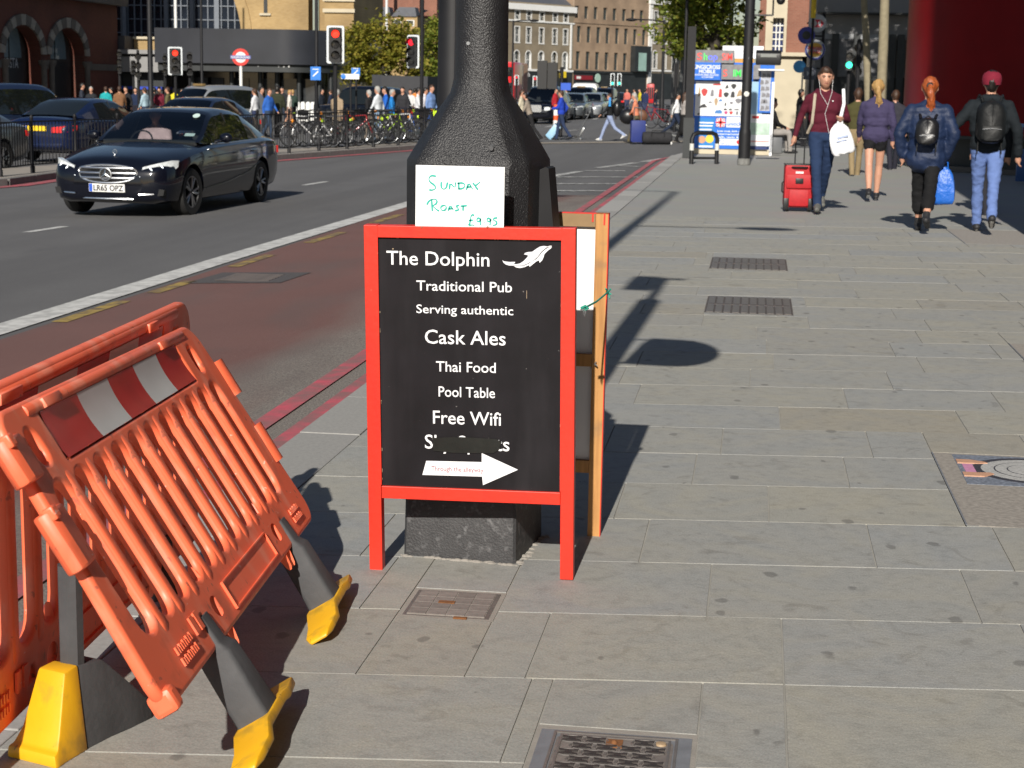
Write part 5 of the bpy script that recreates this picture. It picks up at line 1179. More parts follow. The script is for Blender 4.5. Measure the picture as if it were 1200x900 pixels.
M_plate_w = mat('white_plate', (0.75, 0.75, 0.74), 0.4, var=0.02)
M_plate_y = mat('yellow_plate', (0.80, 0.55, 0.02), 0.4, var=0.02)
M_plate_b = mat('plate_blue', (0.02, 0.09, 0.50), 0.4, var=0.02)
M_inter = mat('dark_interior', (0.012, 0.012, 0.013), 0.8, var=0.1)
M_trim = mat('black_trim', (0.01, 0.01, 0.011), 0.45, var=0.1)
def paint(name, col, rough=0.3, metal=0.0): return mat(name, col, rough, metal=metal, var=0.05, scale=2, coat=0.95, spec=0.10)
P_black = paint('black_car_paint', (0.003, 0.004, 0.009)); P_blue = paint('blue_car_paint', (0.005, 0.011, 0.042)); P_silver = paint('silver_car_paint', (0.34, 0.36, 0.38), 0.3, 0.5)
P_navy = paint('navy_car_paint', (0.010, 0.018, 0.045)); P_white = paint('white_van_paint', (0.75, 0.76, 0.76), 0.35, 0.0); P_grey = paint('grey_car_paint', (0.10, 0.11, 0.12), 0.3, 0.4); P_red = paint('red_bus_paint', (0.55, 0.015, 0.02), 0.35, 0.0)
KIND = {
 'saloon': dict(body=[(2.44,.50,.30,.56,.62),(2.395,.70,.24,.63,.70),(2.28,.825,.20,.70,.80),(2.08,.885,.19,.76,.86),(1.72,.915,.18,.84,.92),(1.3,.925,.18,.895,.975),(.92,.927,.18,.93,1.005),(.3,.927,.18,.95,1.01),(-1.0,.925,.18,.975,1.03),(-1.6,.915,.20,.985,1.06),(-2.1,.87,.24,.96,1.06),(-2.34,.80,.30,.90,1.02),(-2.44,.70,.38,.76,.90)],
   gh=[(1.02,.80,.72,.985,1.0),(.72,.815,.70,.97,1.17),(.30,.82,.62,.97,1.40),(.0,.82,.60,.97,1.455),(-.45,.82,.60,.98,1.47),(-.95,.815,.60,.99,1.425),(-1.35,.80,.62,1.0,1.29),(-1.85,.74,.64,1.03,1.08)], roof=(.28,-1.0), cp=-1.38, fa=1.60, ra=-1.27, wr=.335, track=.80),
 'cab': dict(body=[(2.26,.55,.36,.62,.70),(2.2,.70,.30,.72,.80),(2.05,.80,.26,.86,.93),(1.75,.85,.24,.93,1.0),(1.3,.875,.22,.97,1.05),(.95,.88,.22,1.0,1.07),(.3,.885,.22,1.03,1.08),(-1.0,.885,.22,1.04,1.09),(-1.7,.87,.24,1.04,1.09),(-2.1,.84,.28,1.03,1.08),(-2.26,.76,.36,.95,1.0)],
   gh=[(1.05,.78,.72,1.03,1.06),(.8,.80,.70,1.03,1.40),(.52,.82,.66,1.03,1.70),(.2,.83,.66,1.04,1.80),(-.6,.83,.66,1.05,1.83),(-1.5,.82,.66,1.05,1.79),(-1.95,.80,.66,1.05,1.62),(-2.2,.76,.66,1.05,1.12)], roof=(.5,-1.9), cp=-1.75, fa=1.45, ra=-1.4, wr=.33, track=.76),
 'van': dict(body=[(2.5,.70,.35,.75,.80),(2.42,.85,.28,.92,.98),(2.1,.94,.25,1.05,1.12),(1.5,.96,.25,1.15,1.2),(.8,.965,.25,1.2,1.24),(-2.3,.965,.28,1.2,1.24),(-2.5,.93,.35,1.15,1.2)],
   gh=[(1.75,.86,.78,1.15,1.2),(1.3,.90,.76,1.15,1.75),(.95,.93,.80,1.15,2.05),(.4,.95,.84,1.15,2.15),(-2.2,.95,.84,1.15,2.15),(-2.48,.92,.84,1.15,2.05)], roof=(.9,-2.6), cp=.5, fa=1.65, ra=-1.6, wr=.34, track=.84),
}
_vc = {}
def car_meshes(kind):
    if kind in _vc: return _vc[kind]
    K = KIND[kind]; m = MB(); secs = []
    for y, w_, zb, zs, zc in crom(K['body'], 4):
        half = [(0, zb), (.75*w_, zb), (.93*w_, zb + .045), (.985*w_, zb + .18), (w_, zb + .55*(zs - zb)), (.992*w_, zs - .10), (.968*w_, zs - .025), (.90*w_, zs + .015), (.62*w_, zs + (zc - zs)*.72), (.3*w_, zs + (zc - zs)*.95), (0, zc)]
        ring = [(x, y, z) for x, z in half] + [(-x, y, z) for x, z in half[-2:0:-1]]
        secs.append(ring)
    m.rings(secs); body = m.mesh('body', P_black, 28)
    # wheel arches cut out
    cut = MB()
    for yy in (K['fa'], K['ra']): cut.lathe([(K['wr'] + .055, -1.2), (K['wr'] + .055, -.58)], 28, 'X', (0, yy, K['wr'])); cut.lathe([(K['wr'] + .055, .58), (K['wr'] + .055, 1.2)], 28, 'X', (0, yy, K['wr']))
    cm = cut.mesh('cut', M_trim, 0)
    bo, co = bpy.data.objects.new('b', body), bpy.data.objects.new('c', cm); COL.objects.link(bo); COL.objects.link(co)
    md = bo.modifiers.new('x', 'BOOLEAN'); md.object = co; md.operation = 'DIFFERENCE'; md.solver = 'EXACT'
    dg = bpy.context.evaluated_depsgraph_get(); dg.update()
    body2 = bpy.data.meshes.new_from_object(bo.evaluated_get(dg)); bpy.data.objects.remove(bo); bpy.data.objects.remove(co)
    while len(body2.materials) > 1: body2.materials.pop()
    for p in body2.polygons: p.material_index = 0; p.use_smooth = True
    body2.set_sharp_from_angle(angle=rad(30))
    # glasshouse split into roof shell, windscreen, side and rear glass
    G = crom(K['gh'], 4); secs = []
    for y, wb, wt, zb, zr in G:
        zr = max(zr, zb + .012); h = zr - zb
        half = [(wb, zb), (wb - (wb - wt)*.35, zb + .45*h), (wt + .05, zb + .82*h), (wt - .01, zb + .93*h), (wt - .12, zr - .004), (wt*.4, zr + .008), (0, zr + .012)]
        secs.append([(x, y, z) for x, z in half] + [(-x, y, z) for x, z in half[-2::-1]])
    parts = {k: MB() for k in ('roof', 'windscreen', 'side_glass', 'side_glass2', 'rear_window')}
    for a, b in zip(secs, secs[1:]):
        ym = (a[0][1] + b[0][1])/2
        for i in range(len(a) - 1):
            top = 3 <= i <= len(a) - 5; edge = i in (2, len(a) - 4)
            if ym > K['roof'][0]: k = 'windscreen' if top else ('roof' if edge else 'side_glass')
            elif ym < K['roof'][1]: k = 'rear_window' if top else 'roof'
            else: k = 'roof' if (top or edge) else 'side_glass'
            if k == 'side_glass' and ym < K['cp']: k = 'roof'
            q = [a[i], a[i+1], b[i+1], b[i]]
            parts['side_glass2' if k == 'side_glass' and a[i][0] + a[i+1][0] < 0 else k].poly(q)
    if kind == 'van':
        parts['rear_window'].poly(secs[-1])
    out = dict(body=body2)
    for k, mb in parts.items(): out[k] = mb.mesh(k, {'roof': P_black, 'windscreen': M_wind, 'side_glass': M_tint, 'side_glass2': M_tint, 'rear_window': M_tint}[k], 40, weld=True)
    tm = MB(); tm.lathe([(K['wr']*.66, -.10), (K['wr']*.93, -.105), (K['wr'], -.075), (K['wr'], .075), (K['wr']*.93, .105), (K['wr']*.66, .10)], 26, 'X', cap=False); out['tyre'] = tm.mesh('tyre', M_tyre, 40)
    rm = MB(); R_ = K['wr']*.67; rm.m = 0
    rm.lathe([(R_, -.09), (R_, .085), (R_*.93, .09), (R_*.90, .05), (R_*.25, .03), (R_*.22, .08), (0.004, .085)], 26, 'X')
    out['rim'] = rm.mesh('rim', M_trim, 40)
    sp = MB()
    for j in range(5):
        a = 2*PI*j/5
        for d in (-.09, .09):
            c0, c1 = Vector((.075, math.cos(a)*R_*.15, math.sin(a)*R_*.15)), Vector((.085, math.cos(a + d*2)*R_*.92, math.sin(a + d*2)*R_*.92))
            sp.tube(c0, c1, .020, .016, 6)
    sp.lathe([(R_*.98, .07), (R_*1.01, .095), (R_*.93, .095), (R_*.93, .07)], 26, 'X', cap=False)
    out['spokes'] = sp.mesh('spokes', M_rim, 40)
    _vc[kind] = out; return out
_cm = {}
def coloured(kind, part, P):
    k = (kind, part, P.name)
    if k not in _cm:
        me = car_meshes(kind)[part].copy(); me.materials.clear(); me.materials.append(P); _cm[k] = me
    return _cm[k]
def plate(par, txt, y, z, front, w_=.52, h=.111, blue=True):
    s = 1 if front else -1
    Mf = Matrix.Translation((0, y, z)) @ (Matrix.Rotation(PI, 4, 'Z') if front else Matrix.Identity(4))
    m = MB(); m.box(-w_/2, w_/2, -.006, .01, -h/2, h/2); p = m.build('number_plate', M_plate_w if front else M_plate_y, par, smooth=0); p.matrix_local = Mf
    if blue: b = MB(); b.box(-w_/2 + .004, -w_/2 + .05, -.009, -.003, -h/2 + .004, h/2 - .004); b.build('blue_band', M_plate_b, p, smooth=0)
    if txt: text('lettering', txt, -w_/2 + (.066 if blue else .03), w_/2 - .02, -.038, .078, -.0075, M_trim, p, 0.03)
def vehicle(name, label, cat, kind, P, loc, rz, group=None, detail=0, txt=None, rear_txt=None, steer=0.0):
    K = KIND[kind]; S = car_meshes(kind); t = thing(name, label, cat, loc, rz, group)
    link('body', coloured(kind, 'body', P), t); link('roof', coloured(kind, 'roof', P), t)
    link('windscreen', S['windscreen'], t); link('side_glass', S['side_glass'], t); link('side_glass', S['side_glass2'], t); link('rear_window', coloured(kind, 'rear_window', P) if kind == 'van' else S['rear_window'], t)
    for yy in (K['fa'], K['ra']):
        for s in (-1, 1):
            w_ = link('wheel', S['tyre'], t, Matrix.Translation((s*K['track'], yy, K['wr'])) @ Matrix.Rotation((0 if s > 0 else PI) + (steer if yy > 0 else 0), 4, 'Z'))
            link('rim', S['rim'], w_); link('spokes', S['spokes'], w_)
    L0, L1 = K['body'][0], K['body'][-1]
    zl = L0[3]
    m = MB(); m.box(-.66, .66, K['gh'][-1][0] + .35, K['gh'][0][0] - .15, .3, K['gh'][0][3] - .01); m.box(-.72, .72, K['gh'][0][0] - .45, K['gh'][0][0] - .05, .6, K['gh'][0][3] + .03); m.build('cabin_floor', M_inter, t, smooth=0)
    for s in (-1, 1):
        m = MB(); m.rings([[(s*.36 + dx*q, K['gh'][3][0] - .25 + dy*q - lean, z) for dx, dy in ((-.22, -.06), (.22, -.06), (.22, .06), (-.22, .06))] for z, q, lean in ((.5, 1, 0), (1.0, 1, .12), (1.12, .8, .15), (1.13, .45, .15), (1.30, .4, .19))]); m.build('seat', M_inter, t)
    if kind == 'saloon':
        hl = [((.47, 2.400, .535), (.50, 2.375, .70)), ((.60, 2.355, .54), (.62, 2.325, .735)), ((.72, 2.29, .565), (.74, 2.26, .765)), ((.82, 2.20, .62), (.835, 2.165, .79)), ((.885, 2.06, .70), (.885, 2.03, .785))]
        tl = [((.40, -2.435, .70), (.40, -2.425, .82)), ((.60, -2.41, .70), (.60, -2.40, .84)), ((.76, -2.34, .72), (.76, -2.31, .86)), ((.87, -2.14, .76), (.87, -2.12, .87))]
    elif kind == 'cab':
        hl = [((.42, 2.27, .66), (.42, 2.25, .82)), ((.58, 2.25, .66), (.58, 2.22, .84)), ((.70, 2.20, .70), (.70, 2.17, .82))]; tl = [((.60, -2.26, .55), (.60, -2.26, .85)), ((.74, -2.24, .55), (.74, -2.22, .85))]
    else:
        hl = [((.55, 2.50, .72), (.55, 2.48, .86)), ((.75, 2.47, .72), (.75, 2.45, .92)), ((.88, 2.36, .76), (.88, 2.33, .95))]; tl = [((.80, -2.52, .7), (.80, -2.52, 1.1)), ((.92, -2.5, .7), (.92, -2.5, 1.1))]
    for s in (-1, 1):
        for nm, prs, mm, off in (('headlight', hl, M_lampw, .018), ('tail_light', tl, M_lampr, -.05)):
            m = MB(); A = [[(s*a[0], a[1] + off, a[2]), (s*b[0], b[1] + off, b[2])] for a, b in prs]; B = [[(s*a[0]*.96, a[1] - off*3, a[2]), (s*b[0]*.96, b[1] - off*3, b[2])] for a, b in prs]
            m.rings([[A_[0], A_[1], B_[1], B_[0]] for A_, B_ in zip(A, B)]); h = m.build(nm, mm, t, smooth=30)
            if detail and nm == 'headlight':
                q = MB()
                P_ = [Vector(a[0]) + Vector((0, .012, .012)) for a in A]; q.path([P_[0] + Vector((0, 0, .03)), P_[0], P_[1], P_[2], P_[3] + Vector((0, 0, .012))], .009, 6)
                P2 = [Vector((s*.60, 2.382, .69)), Vector((s*.655, 2.375, .62)), Vector((s*.72, 2.335, .60))]; q.path(P2, .008, 6)
                P3 = [Vector((s*.73, 2.30, .72)), Vector((s*.775, 2.285, .655)), Vector((s*.83, 2.215, .64))]; q.path(P3, .008, 6)
                q.build('led_strip', M_led, h)
        yb = K['gh'][1][0] - .12; zb = K['gh'][1][3]
        m = MB(); m.ball((s*(K['body'][6][1] + .10) if kind != 'van' else s*1.07, yb, zb + .09), (.10, .055, .07), 12, 8); m.tube((s*.86, yb, zb + .03), (s*.98, yb, zb + .06), .025); m.build('wing_mirror', P if detail else M_trim, t)
        for yd in ((.30 - 0.35, -.85) if kind != 'van' else (.5,)):
            m = MB(); m.cbox((s*(K['body'][6][1] + .004), yd, K['body'][6][3] - .10), (.03, .16, .025)); m.build('door_handle', P, t, bevel=.006)
        # shut lines
        m = MB(); w_ = K['body'][6][1]
        for yd in ((K['gh'][1][0] - .05, -.28, -1.02) if kind != 'van' else (1.3, .2)):
            m.rings([[(s*(w_*k + .0015), yd + dy - lean, z) for dy in (-.004, .004)] for z, k, lean in ((.32, .975, 0), (.5, .992, 0), (.7, .998, .01), (K['body'][6][3] - .12, .990, .02))], closed=False, cap=False)
        m.build('shut_line', M_trim, t, smooth=0)
        m = MB(); m.path([(s*(w_*.955), y_, z_ + .012) for y_, z_ in ((K['gh'][0][0] - .2, K['gh'][0][3] - .02), (0, K['gh'][3][3] - .005), (-1.0 if kind != 'van' else .4, K['gh'][5][3] - .005))], .010, 6); m.build('waist_trim', M_chrome if detail else M_trim, t)
    for s in (-1, 1):
        if kind == 'saloon':
            m = MB(); m.tube((s*.792, -.22, .99), (s*.635, -.22, 1.40), .028, .022, 6); m.build('door_pillar', M_trim, t)
    ytop = L0[0]
    if kind == 'saloon' and detail:
        # grille: shield with three chrome bars and the round three-pointed star
        def gy(x): return 2.447 - .28*x*x
        outl = [(.43*math.cos(rad(a)) * (1.0 if math.sin(rad(a)) > 0 else .93), .610 + (.115 if math.sin(rad(a)) > 0 else .13)*math.copysign(abs(math.sin(rad(a)))**.7, math.sin(rad(a)))) for a in range(0, 360, 12)]
        m = MB(); m.rings([[(x*1.0, gy(x) + .02, z) for x, z in outl], [(x*.9, gy(x) - .08, z) for x, z in outl]]); gr = m.build('grille', M_trim, t)
        m = MB(); m.path([(x*1.01, gy(x) + .024, z) for x, z in outl], .014, 8, closed=True)
        for zz, hw in ((.68, .375), (.612, .41), (.545, .385)): m.path([(x*hw/.3, gy(x*hw/.3) + .026, zz) for x in (-.3, -.2, -.1, 0, .1, .2, .3)], .017, 8)
        m.build('chrome_bars', M_chrome, gr)
        m = MB(); m.lathe([(.088, .0), (.088, .012), (.004, .014)], 24, 'Y', (0, gy(0) + .028, .597)); m.build('badge_plate', M_trim, gr)
        m = MB(); m.path([(.083*math.cos(2*PI*i/24), gy(0) + .045, .597 + .083*math.sin(2*PI*i/24)) for i in range(24)], .009, 8, closed=True)
        for a in (90, 210, 330): m.tube((0, gy(0) + .046, .597), (.078*math.cos(rad(a)), gy(0) + .043, .597 + .078*math.sin(rad(a))), .016, .003, 6)
        m.build('round_badge', M_chrome, gr)
        m = MB(); zc = .86; m.tube((0, 2.18, zc - .05), (0, 2.17, zc), .006); m.path([(.030*math.cos(2*PI*i/16), 2.165, zc + .032 + .030*math.sin(2*PI*i/16)) for i in range(16)], .0035, 6, closed=True)
        for a in (90, 210, 330): m.tube((0, 2.165, zc + .032), (.028*math.cos(rad(a)), 2.165, zc + .032 + .028*math.sin(rad(a))), .005, .002, 5)
        m.build('bonnet_star', M_chrome, t)
        for s in (-1, 1):
            m = MB(); m.prism([(s*.50, .30), (s*.78, .32), (s*.80, .40), (s*.52, .43)], 2.20, 2.375); m.build('lower_intake', M_trim, t, smooth=0)
            m = MB(); m.path([(s*.46, 2.455, .33), (s*.62, 2.41, .335), (s*.78, 2.30, .35)], .013, 6); m.build('intake_trim', M_chrome, t)
        m = MB(); m.path([(x, 2.455 - .30*x*x - .05*abs(x)**3, .265) for x in (-.72, -.5, -.25, 0, .25, .5, .72)], .012, 6); m.build('bumper_trim', M_chrome, t)
        for s in (-1, 1):   # character crease along the doors and sill
            m = MB(); m.path([(s*.931, 1.15, .36), (s*.937, .2, .42), (s*.937, -.6, .52), (s*.925, -1.15, .66)], .006, 6); m.build('door_crease', P, t)
            m = MB(); m.path([(s*.935, 1.0, .80), (s*.945, 0, .84), (s*.94, -1.0, .875), (s*.92, -1.9, .89)], .007, 6); m.build('shoulder_crease', P, t)
        # screen sticker, disc, driver
        m = MB(); m.lathe([(.055, 0), (.055, .003)], 16, 'Y', (0, 0, 0)); o = m.build('round_sticker', mat('sticker_pale_green', (0.45, 0.58, 0.55), .5), t)
        o.matrix_local = Matrix.Translation((-.50, .40, 1.365)) @ Matrix.Rotation(rad(58), 4, 'X') 
        m = MB(); m.box(-.075, .075, -.002, .002, -.035, .035); o = m.build('screen_permit', mat('sticker_pale', (0.5, 0.6, 0.6), .5), t, smooth=0)
        o.matrix_local = Matrix.Translation((-.55, .80, 1.10)) @ Matrix.Rotation(rad(58), 4, 'X')
    if kind == 'cab' and 'taxi' in label:
        m = MB(); m.box(-.25, .25, .25, .40, 1.80, 1.88); m.build('roof_sign', mat('taxi_amber', (0.20, 0.13, 0.05), .4), t, bevel=.01)
        m = MB(); m.rings([[(x, 2.265 + q, z) for x, z in rrect(-.28, .28, .58, .92, .06, 3)] for q in (-.05, .02)]); m.build('grille', M_chrome, t)
    if txt is not None: plate(t, txt, L0[0] + (.012 if kind == 'saloon' else .03), .41 if kind == 'saloon' else .45, True)
    if rear_txt is not None: plate(t, rear_txt, L1[0] - .022, .79 if kind == 'saloon' else .6, False)
    if kind == 'saloon':
        m = MB(); m.box(-.62, .62, L1[0] - .005, L1[0] + .1, .36, .46); m.build('rear_bumper', P, t, bevel=.02)
    return t
rz_h = rad(177.0)
merc = vehicle('saloon_car', 'shiny black saloon driving towards us with chrome grille and white front plate', 'car', 'saloon', P_black, (-8.20, 23.6, road_z(-8.1)), rz_h, detail=1, txt='LR65 OPZ', steer=rad(-4))
merc.scale = (0.95,)*3
road_far = -0.46
def onroad(px, py): q = rgp(px, py); return (q.x, q.y, q.z)
vehicle('saloon_car', 'dark blue saloon seen from behind with yellow rear plate and red tail lights', 'car', 'saloon', P_blue, (-16.1, 40.0, road_z(-16.1)), rad(-6), rear_txt='', group='cars on the far carriageway')
vehicle('hatchback', 'grey silver car cut off by the left edge behind the black railings', 'car', 'saloon', P_grey, (-16.05, 31.6, road_z(-16)), rad(170), txt=None, group='cars on the far carriageway')
vehicle('people_carrier', 'tall dark car at the far left behind the railings with a red sticker', 'car', 'cab', P_navy, (-19.4, 43.5, road_z(-19)), rad(-24), group='cars on the far carriageway')
vehicle('saloon_car', 'blue saloon mostly hidden behind the black saloon roof', 'car', 'saloon', P_navy, (-14.7, 44.0, road_z(-14.7)), rad(172), group='cars on the far carriageway')
vehicle('silver_taxi', 'silver taxi with rounded roof in front of the crowd by the round station sign', 'taxi', 'cab', P_silver, (-19.0, 58.0, road_z(-19)), rad(150), group='cars on the far carriageway')
vehicle('taxi', 'black taxi seen from the side behind the parked bicycles', 'taxi', 'cab', P_black, (-17.2, 74.0, road_z(-17)), rad(62), group='taxis')
# ------------------------------------------------------------------ people
def fabric(name, col, rough=0.85, var=0.18, bump=0.35, bs=14, dist=0.02): return mat(name, col, rough, var=var, scale=9, bump=bump, bscale=bs, dist=dist, spec=0.2)
_fab = {}
def fab(col):
    k = tuple(round(c, 3) for c in col)
    if k not in _fab: _fab[k] = fabric('cloth', k)
    return _fab[k]
M_skin = mat('skin', (0.52, 0.27, 0.18), 0.55, var=0.08, scale=20)
M_skin2 = mat('skin_tan', (0.36, 0.18, 0.11), 0.55, var=0.08, scale=20)
M_shoe = mat('dark_shoe', (0.02, 0.02, 0.022), 0.6, var=0.2)
M_shoe_g = mat('grey_shoe', (0.13, 0.13, 0.12), 0.7, var=0.4, scale=40)
M_sole = mat('white_sole', (0.6, 0.6, 0.58), 0.7)
HAIR = {'brown': mat('brown_hair', (0.05, 0.022, 0.010), 0.55, var=0.3, scale=40, bump=0.5, bscale=80), 'dark': mat('dark_hair', (0.012, 0.009, 0.007), 0.5, var=0.3, scale=40), 'blonde': mat('blonde_hair', (0.42, 0.25, 0.09), 0.55, var=0.3, scale=50, bump=0.5, bscale=80), 'ginger': mat('ginger_hair', (0.34, 0.075, 0.015), 0.5, var=0.35, scale=40, bump=0.5, bscale=70), 'grey': mat('grey_hair', (0.35, 0.34, 0.32), 0.6, var=0.2)}
def skin_mesh(name, caps, voxel, mats, smooth=4):
    """one continuous surface grown over tapered limbs; each face takes the material of the limb it lies on"""
    b = MB()
    for p0, r0, p1, r1, mi in caps:
        p0, p1 = Vector(p0), Vector(p1); d = p1 - p0; L_ = d.length
        d = d.normalized() if L_ > 1e-6 else Vector((0, 0, 1)); a = d.orthogonal().normalized(); c = d.cross(a); n = 14 if max(r0, r1) > 0.03 else 8
        prof = [(-math.cos(q)*r0, math.sin(q)*r0, p0) for q in (0.15, 0.6, 1.1, PI/2)] + [(-math.cos(q)*r1, math.sin(q)*r1, p1) for q in (PI/2, 2.0, 2.5, 3.0)]
        b.rings([[o + d*h + (a*math.cos(2*PI*i/n) + c*math.sin(2*PI*i/n))*r for i in range(n)] for h, r, o in prof])
    me = b.mesh(name, mats, 0)
    o = bpy.data.objects.new('tmp', me); COL.objects.link(o)
    md = o.modifiers.new('r', 'REMESH'); md.mode = 'VOXEL'; md.voxel_size = voxel; md.adaptivity = 0.0
    sm = o.modifiers.new('s', 'SMOOTH'); sm.factor = 0.5; sm.iterations = smooth
    dg = bpy.context.evaluated_depsgraph_get(); dg.update()
    r = bpy.data.meshes.new_from_object(o.evaluated_get(dg)); bpy.data.objects.remove(o); bpy.data.meshes.remove(me)
    r.name = name; r.materials.clear()
    for m in mats: r.materials.append(m)
    folds = voxel < .02
    C_ = [(Vector(p0), Vector(p1) - Vector(p0), r0, r1, mi) for p0, r0, p1, r1, mi in caps]
    for p in r.polygons:
        c = p.center; best = 1e9; bi = 0
        for p0, d, r0, r1, mi in C_:
            l2 = d.length_squared; t_ = max(0, min(1, (c - p0).dot(d)/l2)) if l2 > 1e-9 else 0
            dist = (c - p0 - d*t_).length - (r0 + (r1 - r0)*t_)
            if dist < best: best = dist; bi = mi
        p.material_index = bi; p.use_smooth = True
    if folds:                               # creases in the cloth, none on skin, hair or shoes
        cloth = set()
        for p in r.polygons:
            if p.material_index in (0, 1, 6): cloth.update(p.vertices)
        hairv = set()
        for p in r.polygons:
            if p.material_index == 4: hairv.update(p.vertices)
        nr = [v.normal.copy() for v in r.vertices]; sd = Vector((rng.uniform(0, 50), rng.uniform(0, 50), 0))
        for i in hairv:
            c = r.vertices[i].co; r.vertices[i].co = c + nr[i]*(.009*mnoise.noise(Vector((c.x*60, c.y*60, c.z*10)) + sd) + .008*mnoise.noise(Vector((c.x*18, c.y*18, c.z*12)) + sd))
        for i in cloth:
            v = r.vertices[i]; c = v.co
            f = mnoise.noise(Vector((c.x*7, c.y*7, c.z*15)) + sd)*.6 + mnoise.noise(Vector((c.x*16 + c.z*9, c.y*16, c.z*26)) + sd)*.4
            v.co = c + nr[i]*(.013*f - .006*abs(mnoise.noise(Vector((c.x*10 - c.z*12, c.y*10, c.z*20)) + sd)))
    return r
def rotx(v, a): return Vector((v[0], v[1]*math.cos(a) - v[2]*math.sin(a), v[1]*math.sin(a) + v[2]*math.cos(a)))
def person(name, label, loc, rz, h=1.75, top=(0.1,0.1,0.1), legs=(0.03,0.03,0.05), stride=0.35, lead=1, arms=None, hair='brown', skin=None, shoe=None, voxel=0.026, group=None, shorts=False, crop=False, puff=1.0, ponytail=False, hairlong=False, hood=False, lean=0.0, fingers=False, seated=False, sole=False, skirt=False, sleeves=True, top2=None, ear=False, hem=0, cat='person'):
    """local frame: faces +Y, feet on z=0; arms = {side: (elbow, hand)} positions for a 1.75 m figure"""
    sk = skin or M_skin; sh = shoe or M_shoe; hm = HAIR[hair]
    mats = [fab(top), fab(legs), sk, sh, hm, M_sole, fab(top2) if top2 else fab(legs)]
    caps = []
    hipz = 0.93 - 0.10*stride*stride
    ln = lambda v: Vector((v[0], v[1] + lean*(v[2] - hipz), v[2])) if v[2] > hipz else Vector(v)
    A = lambda p0, r0, p1, r1, m_: caps.append((p0, r0, p1, r1, m_))
    for s in (-1, 1):
        f = lead*s
        if seated:
            hip = Vector((s*.09, 0, .52)); knee = Vector((s*.14, .42, .52)); ank = Vector((s*.13, .46, .09))
        else:
            th = stride*0.62*f; kb = 0.10 + (0.55*stride if f < 0 else 0.04)
            hip = Vector((s*.085, 0, hipz)); nb = min(1.0, stride*2); knee = hip + rotx((s*(.010 - .026*nb), 0, -.43), th); ank = knee + rotx((-s*.026*nb, 0, -.425), th - kb)
        up = 1
        A(hip, .098*(1.04 if puff > 1 else 1), hip.lerp(knee, .5), .083, 6 if shorts and False else 1)
        if shorts:
            A(hip, .100, hip.lerp(knee, .30), .092, 1); A(hip.lerp(knee, .36), .072, knee, .056, 2); A(knee, .056, knee.lerp(ank, .35), .057, 2); A(knee.lerp(ank, .35), .057, ank, .036, 2)
            caps[-5] = (hip, .09, hip.lerp(knee, .25), .085, 1)
        else:
            A(hip.lerp(knee, .5), .083, knee, .064 + (.012 if crop else 0), 1)
            if crop: A(knee, .076, knee.lerp(ank, .58), .078, 1); A(knee.lerp(ank, .6), .046, ank, .038, 2); A(knee.lerp(ank, .86), .044, ank, .042, 3)
            else: A(knee, .064, knee.lerp(ank, .4), .063, 1); A(knee.lerp(ank, .4), .063, ank, .056, 1)
        tip = -0.35*stride if f > 0 else 0.75*stride
        if seated: tip = 0
        toe = ank + rotx((s*.02, .17, -.045), -tip*0.9 if f < 0 else tip*-0.6); heel = ank + rotx((0, -.055, -.04), -tip*0.9 if f < 0 else tip*-0.6)
        A(heel, .040, toe, .034, 3); A(ank, .046, ank.lerp(toe, .55), .042, 3)
        if sole: A(heel - Vector((0, 0, .024)), .024, toe - Vector((0, 0, .014)), .022, 5)
    dz = (.52 - hipz) if seated else 0.0
    up = lambda x, y, z: ln((x, y, z)) + Vector((0, 0, dz if seated else hipz - .93))
    T = lambda x0, x1, y, z, r, m_: A(up(x0, y, z), r, up(x1, y, z), r, m_)
    p_ = puff
    T(-.07, .07, 0, .95, .108, 1)
    if skirt: A(up(0, 0, .9), .15, up(0, 0, .45), .20, 1)
    if hem: T(-.075, .075, 0, hem, .118*p_, 0)
    T(-.065, .065, .0, 1.05 - .06*(p_ > 1), .112*p_, 0); T(-.075, .075, .01, 1.16, .112*p_, 0); T(-.095, .095, .01, 1.28, .115*(1 + (p_ - 1)*.7), 0); T(-.125, .125, 0, 1.385, .088*(1 + (p_ - 1)*.4), 0)
    A(up(-.16, 0, 1.40), .064, up(-.03, -.01, 1.47), .058, 0); A(up(.16, 0, 1.40), .064, up(.03, -.01, 1.47), .058, 0)
    A(up(0, -.005, 1.45), .055, up(0, .02, 1.58), .050, 2)
    if hood: A(up(-.07, -.055, 1.47), .055, up(.07, -.055, 1.47), .055, 0); A(up(-.07, .03, 1.455), .04, up(.07, .03, 1.455), .04, 0)
    arms = arms or {}
    for s in (-1, 1):
        sho = up(s*.185, 0, 1.40)
        if s in arms: elb, hand = (up(*q) for q in arms[s])
        else:
            sw = -lead*s*stride*0.7
            elb = sho + rotx((s*.055, 0, -.27), sw); hand = elb + rotx((s*.0, .02, -.235), sw + .22)
        ar = .050*(1 + (p_ - 1)*1.6)
        if sleeves: A(sho, ar + .006, elb, ar - .006, 0); A(elb, ar - .006, elb.lerp(hand, .92), ar - .016, 0)
        else: A(sho, ar, sho.lerp(elb, .6), ar, 0); A(sho.lerp(elb, .6), .042, elb, .038, 2); A(elb, .038, hand, .028, 2)
        d = (hand - elb).normalized(); q = hand + d*.055
        A(hand, .029, q, .036, 2)
        side = d.cross(Vector((0, 0, 1))); side = side.normalized() if side.length > .1 else Vector((0, 1, 0))
        if abs(d.z) > .6: side = Vector((0, 1, 0)) - d*d.y; side.normalize()
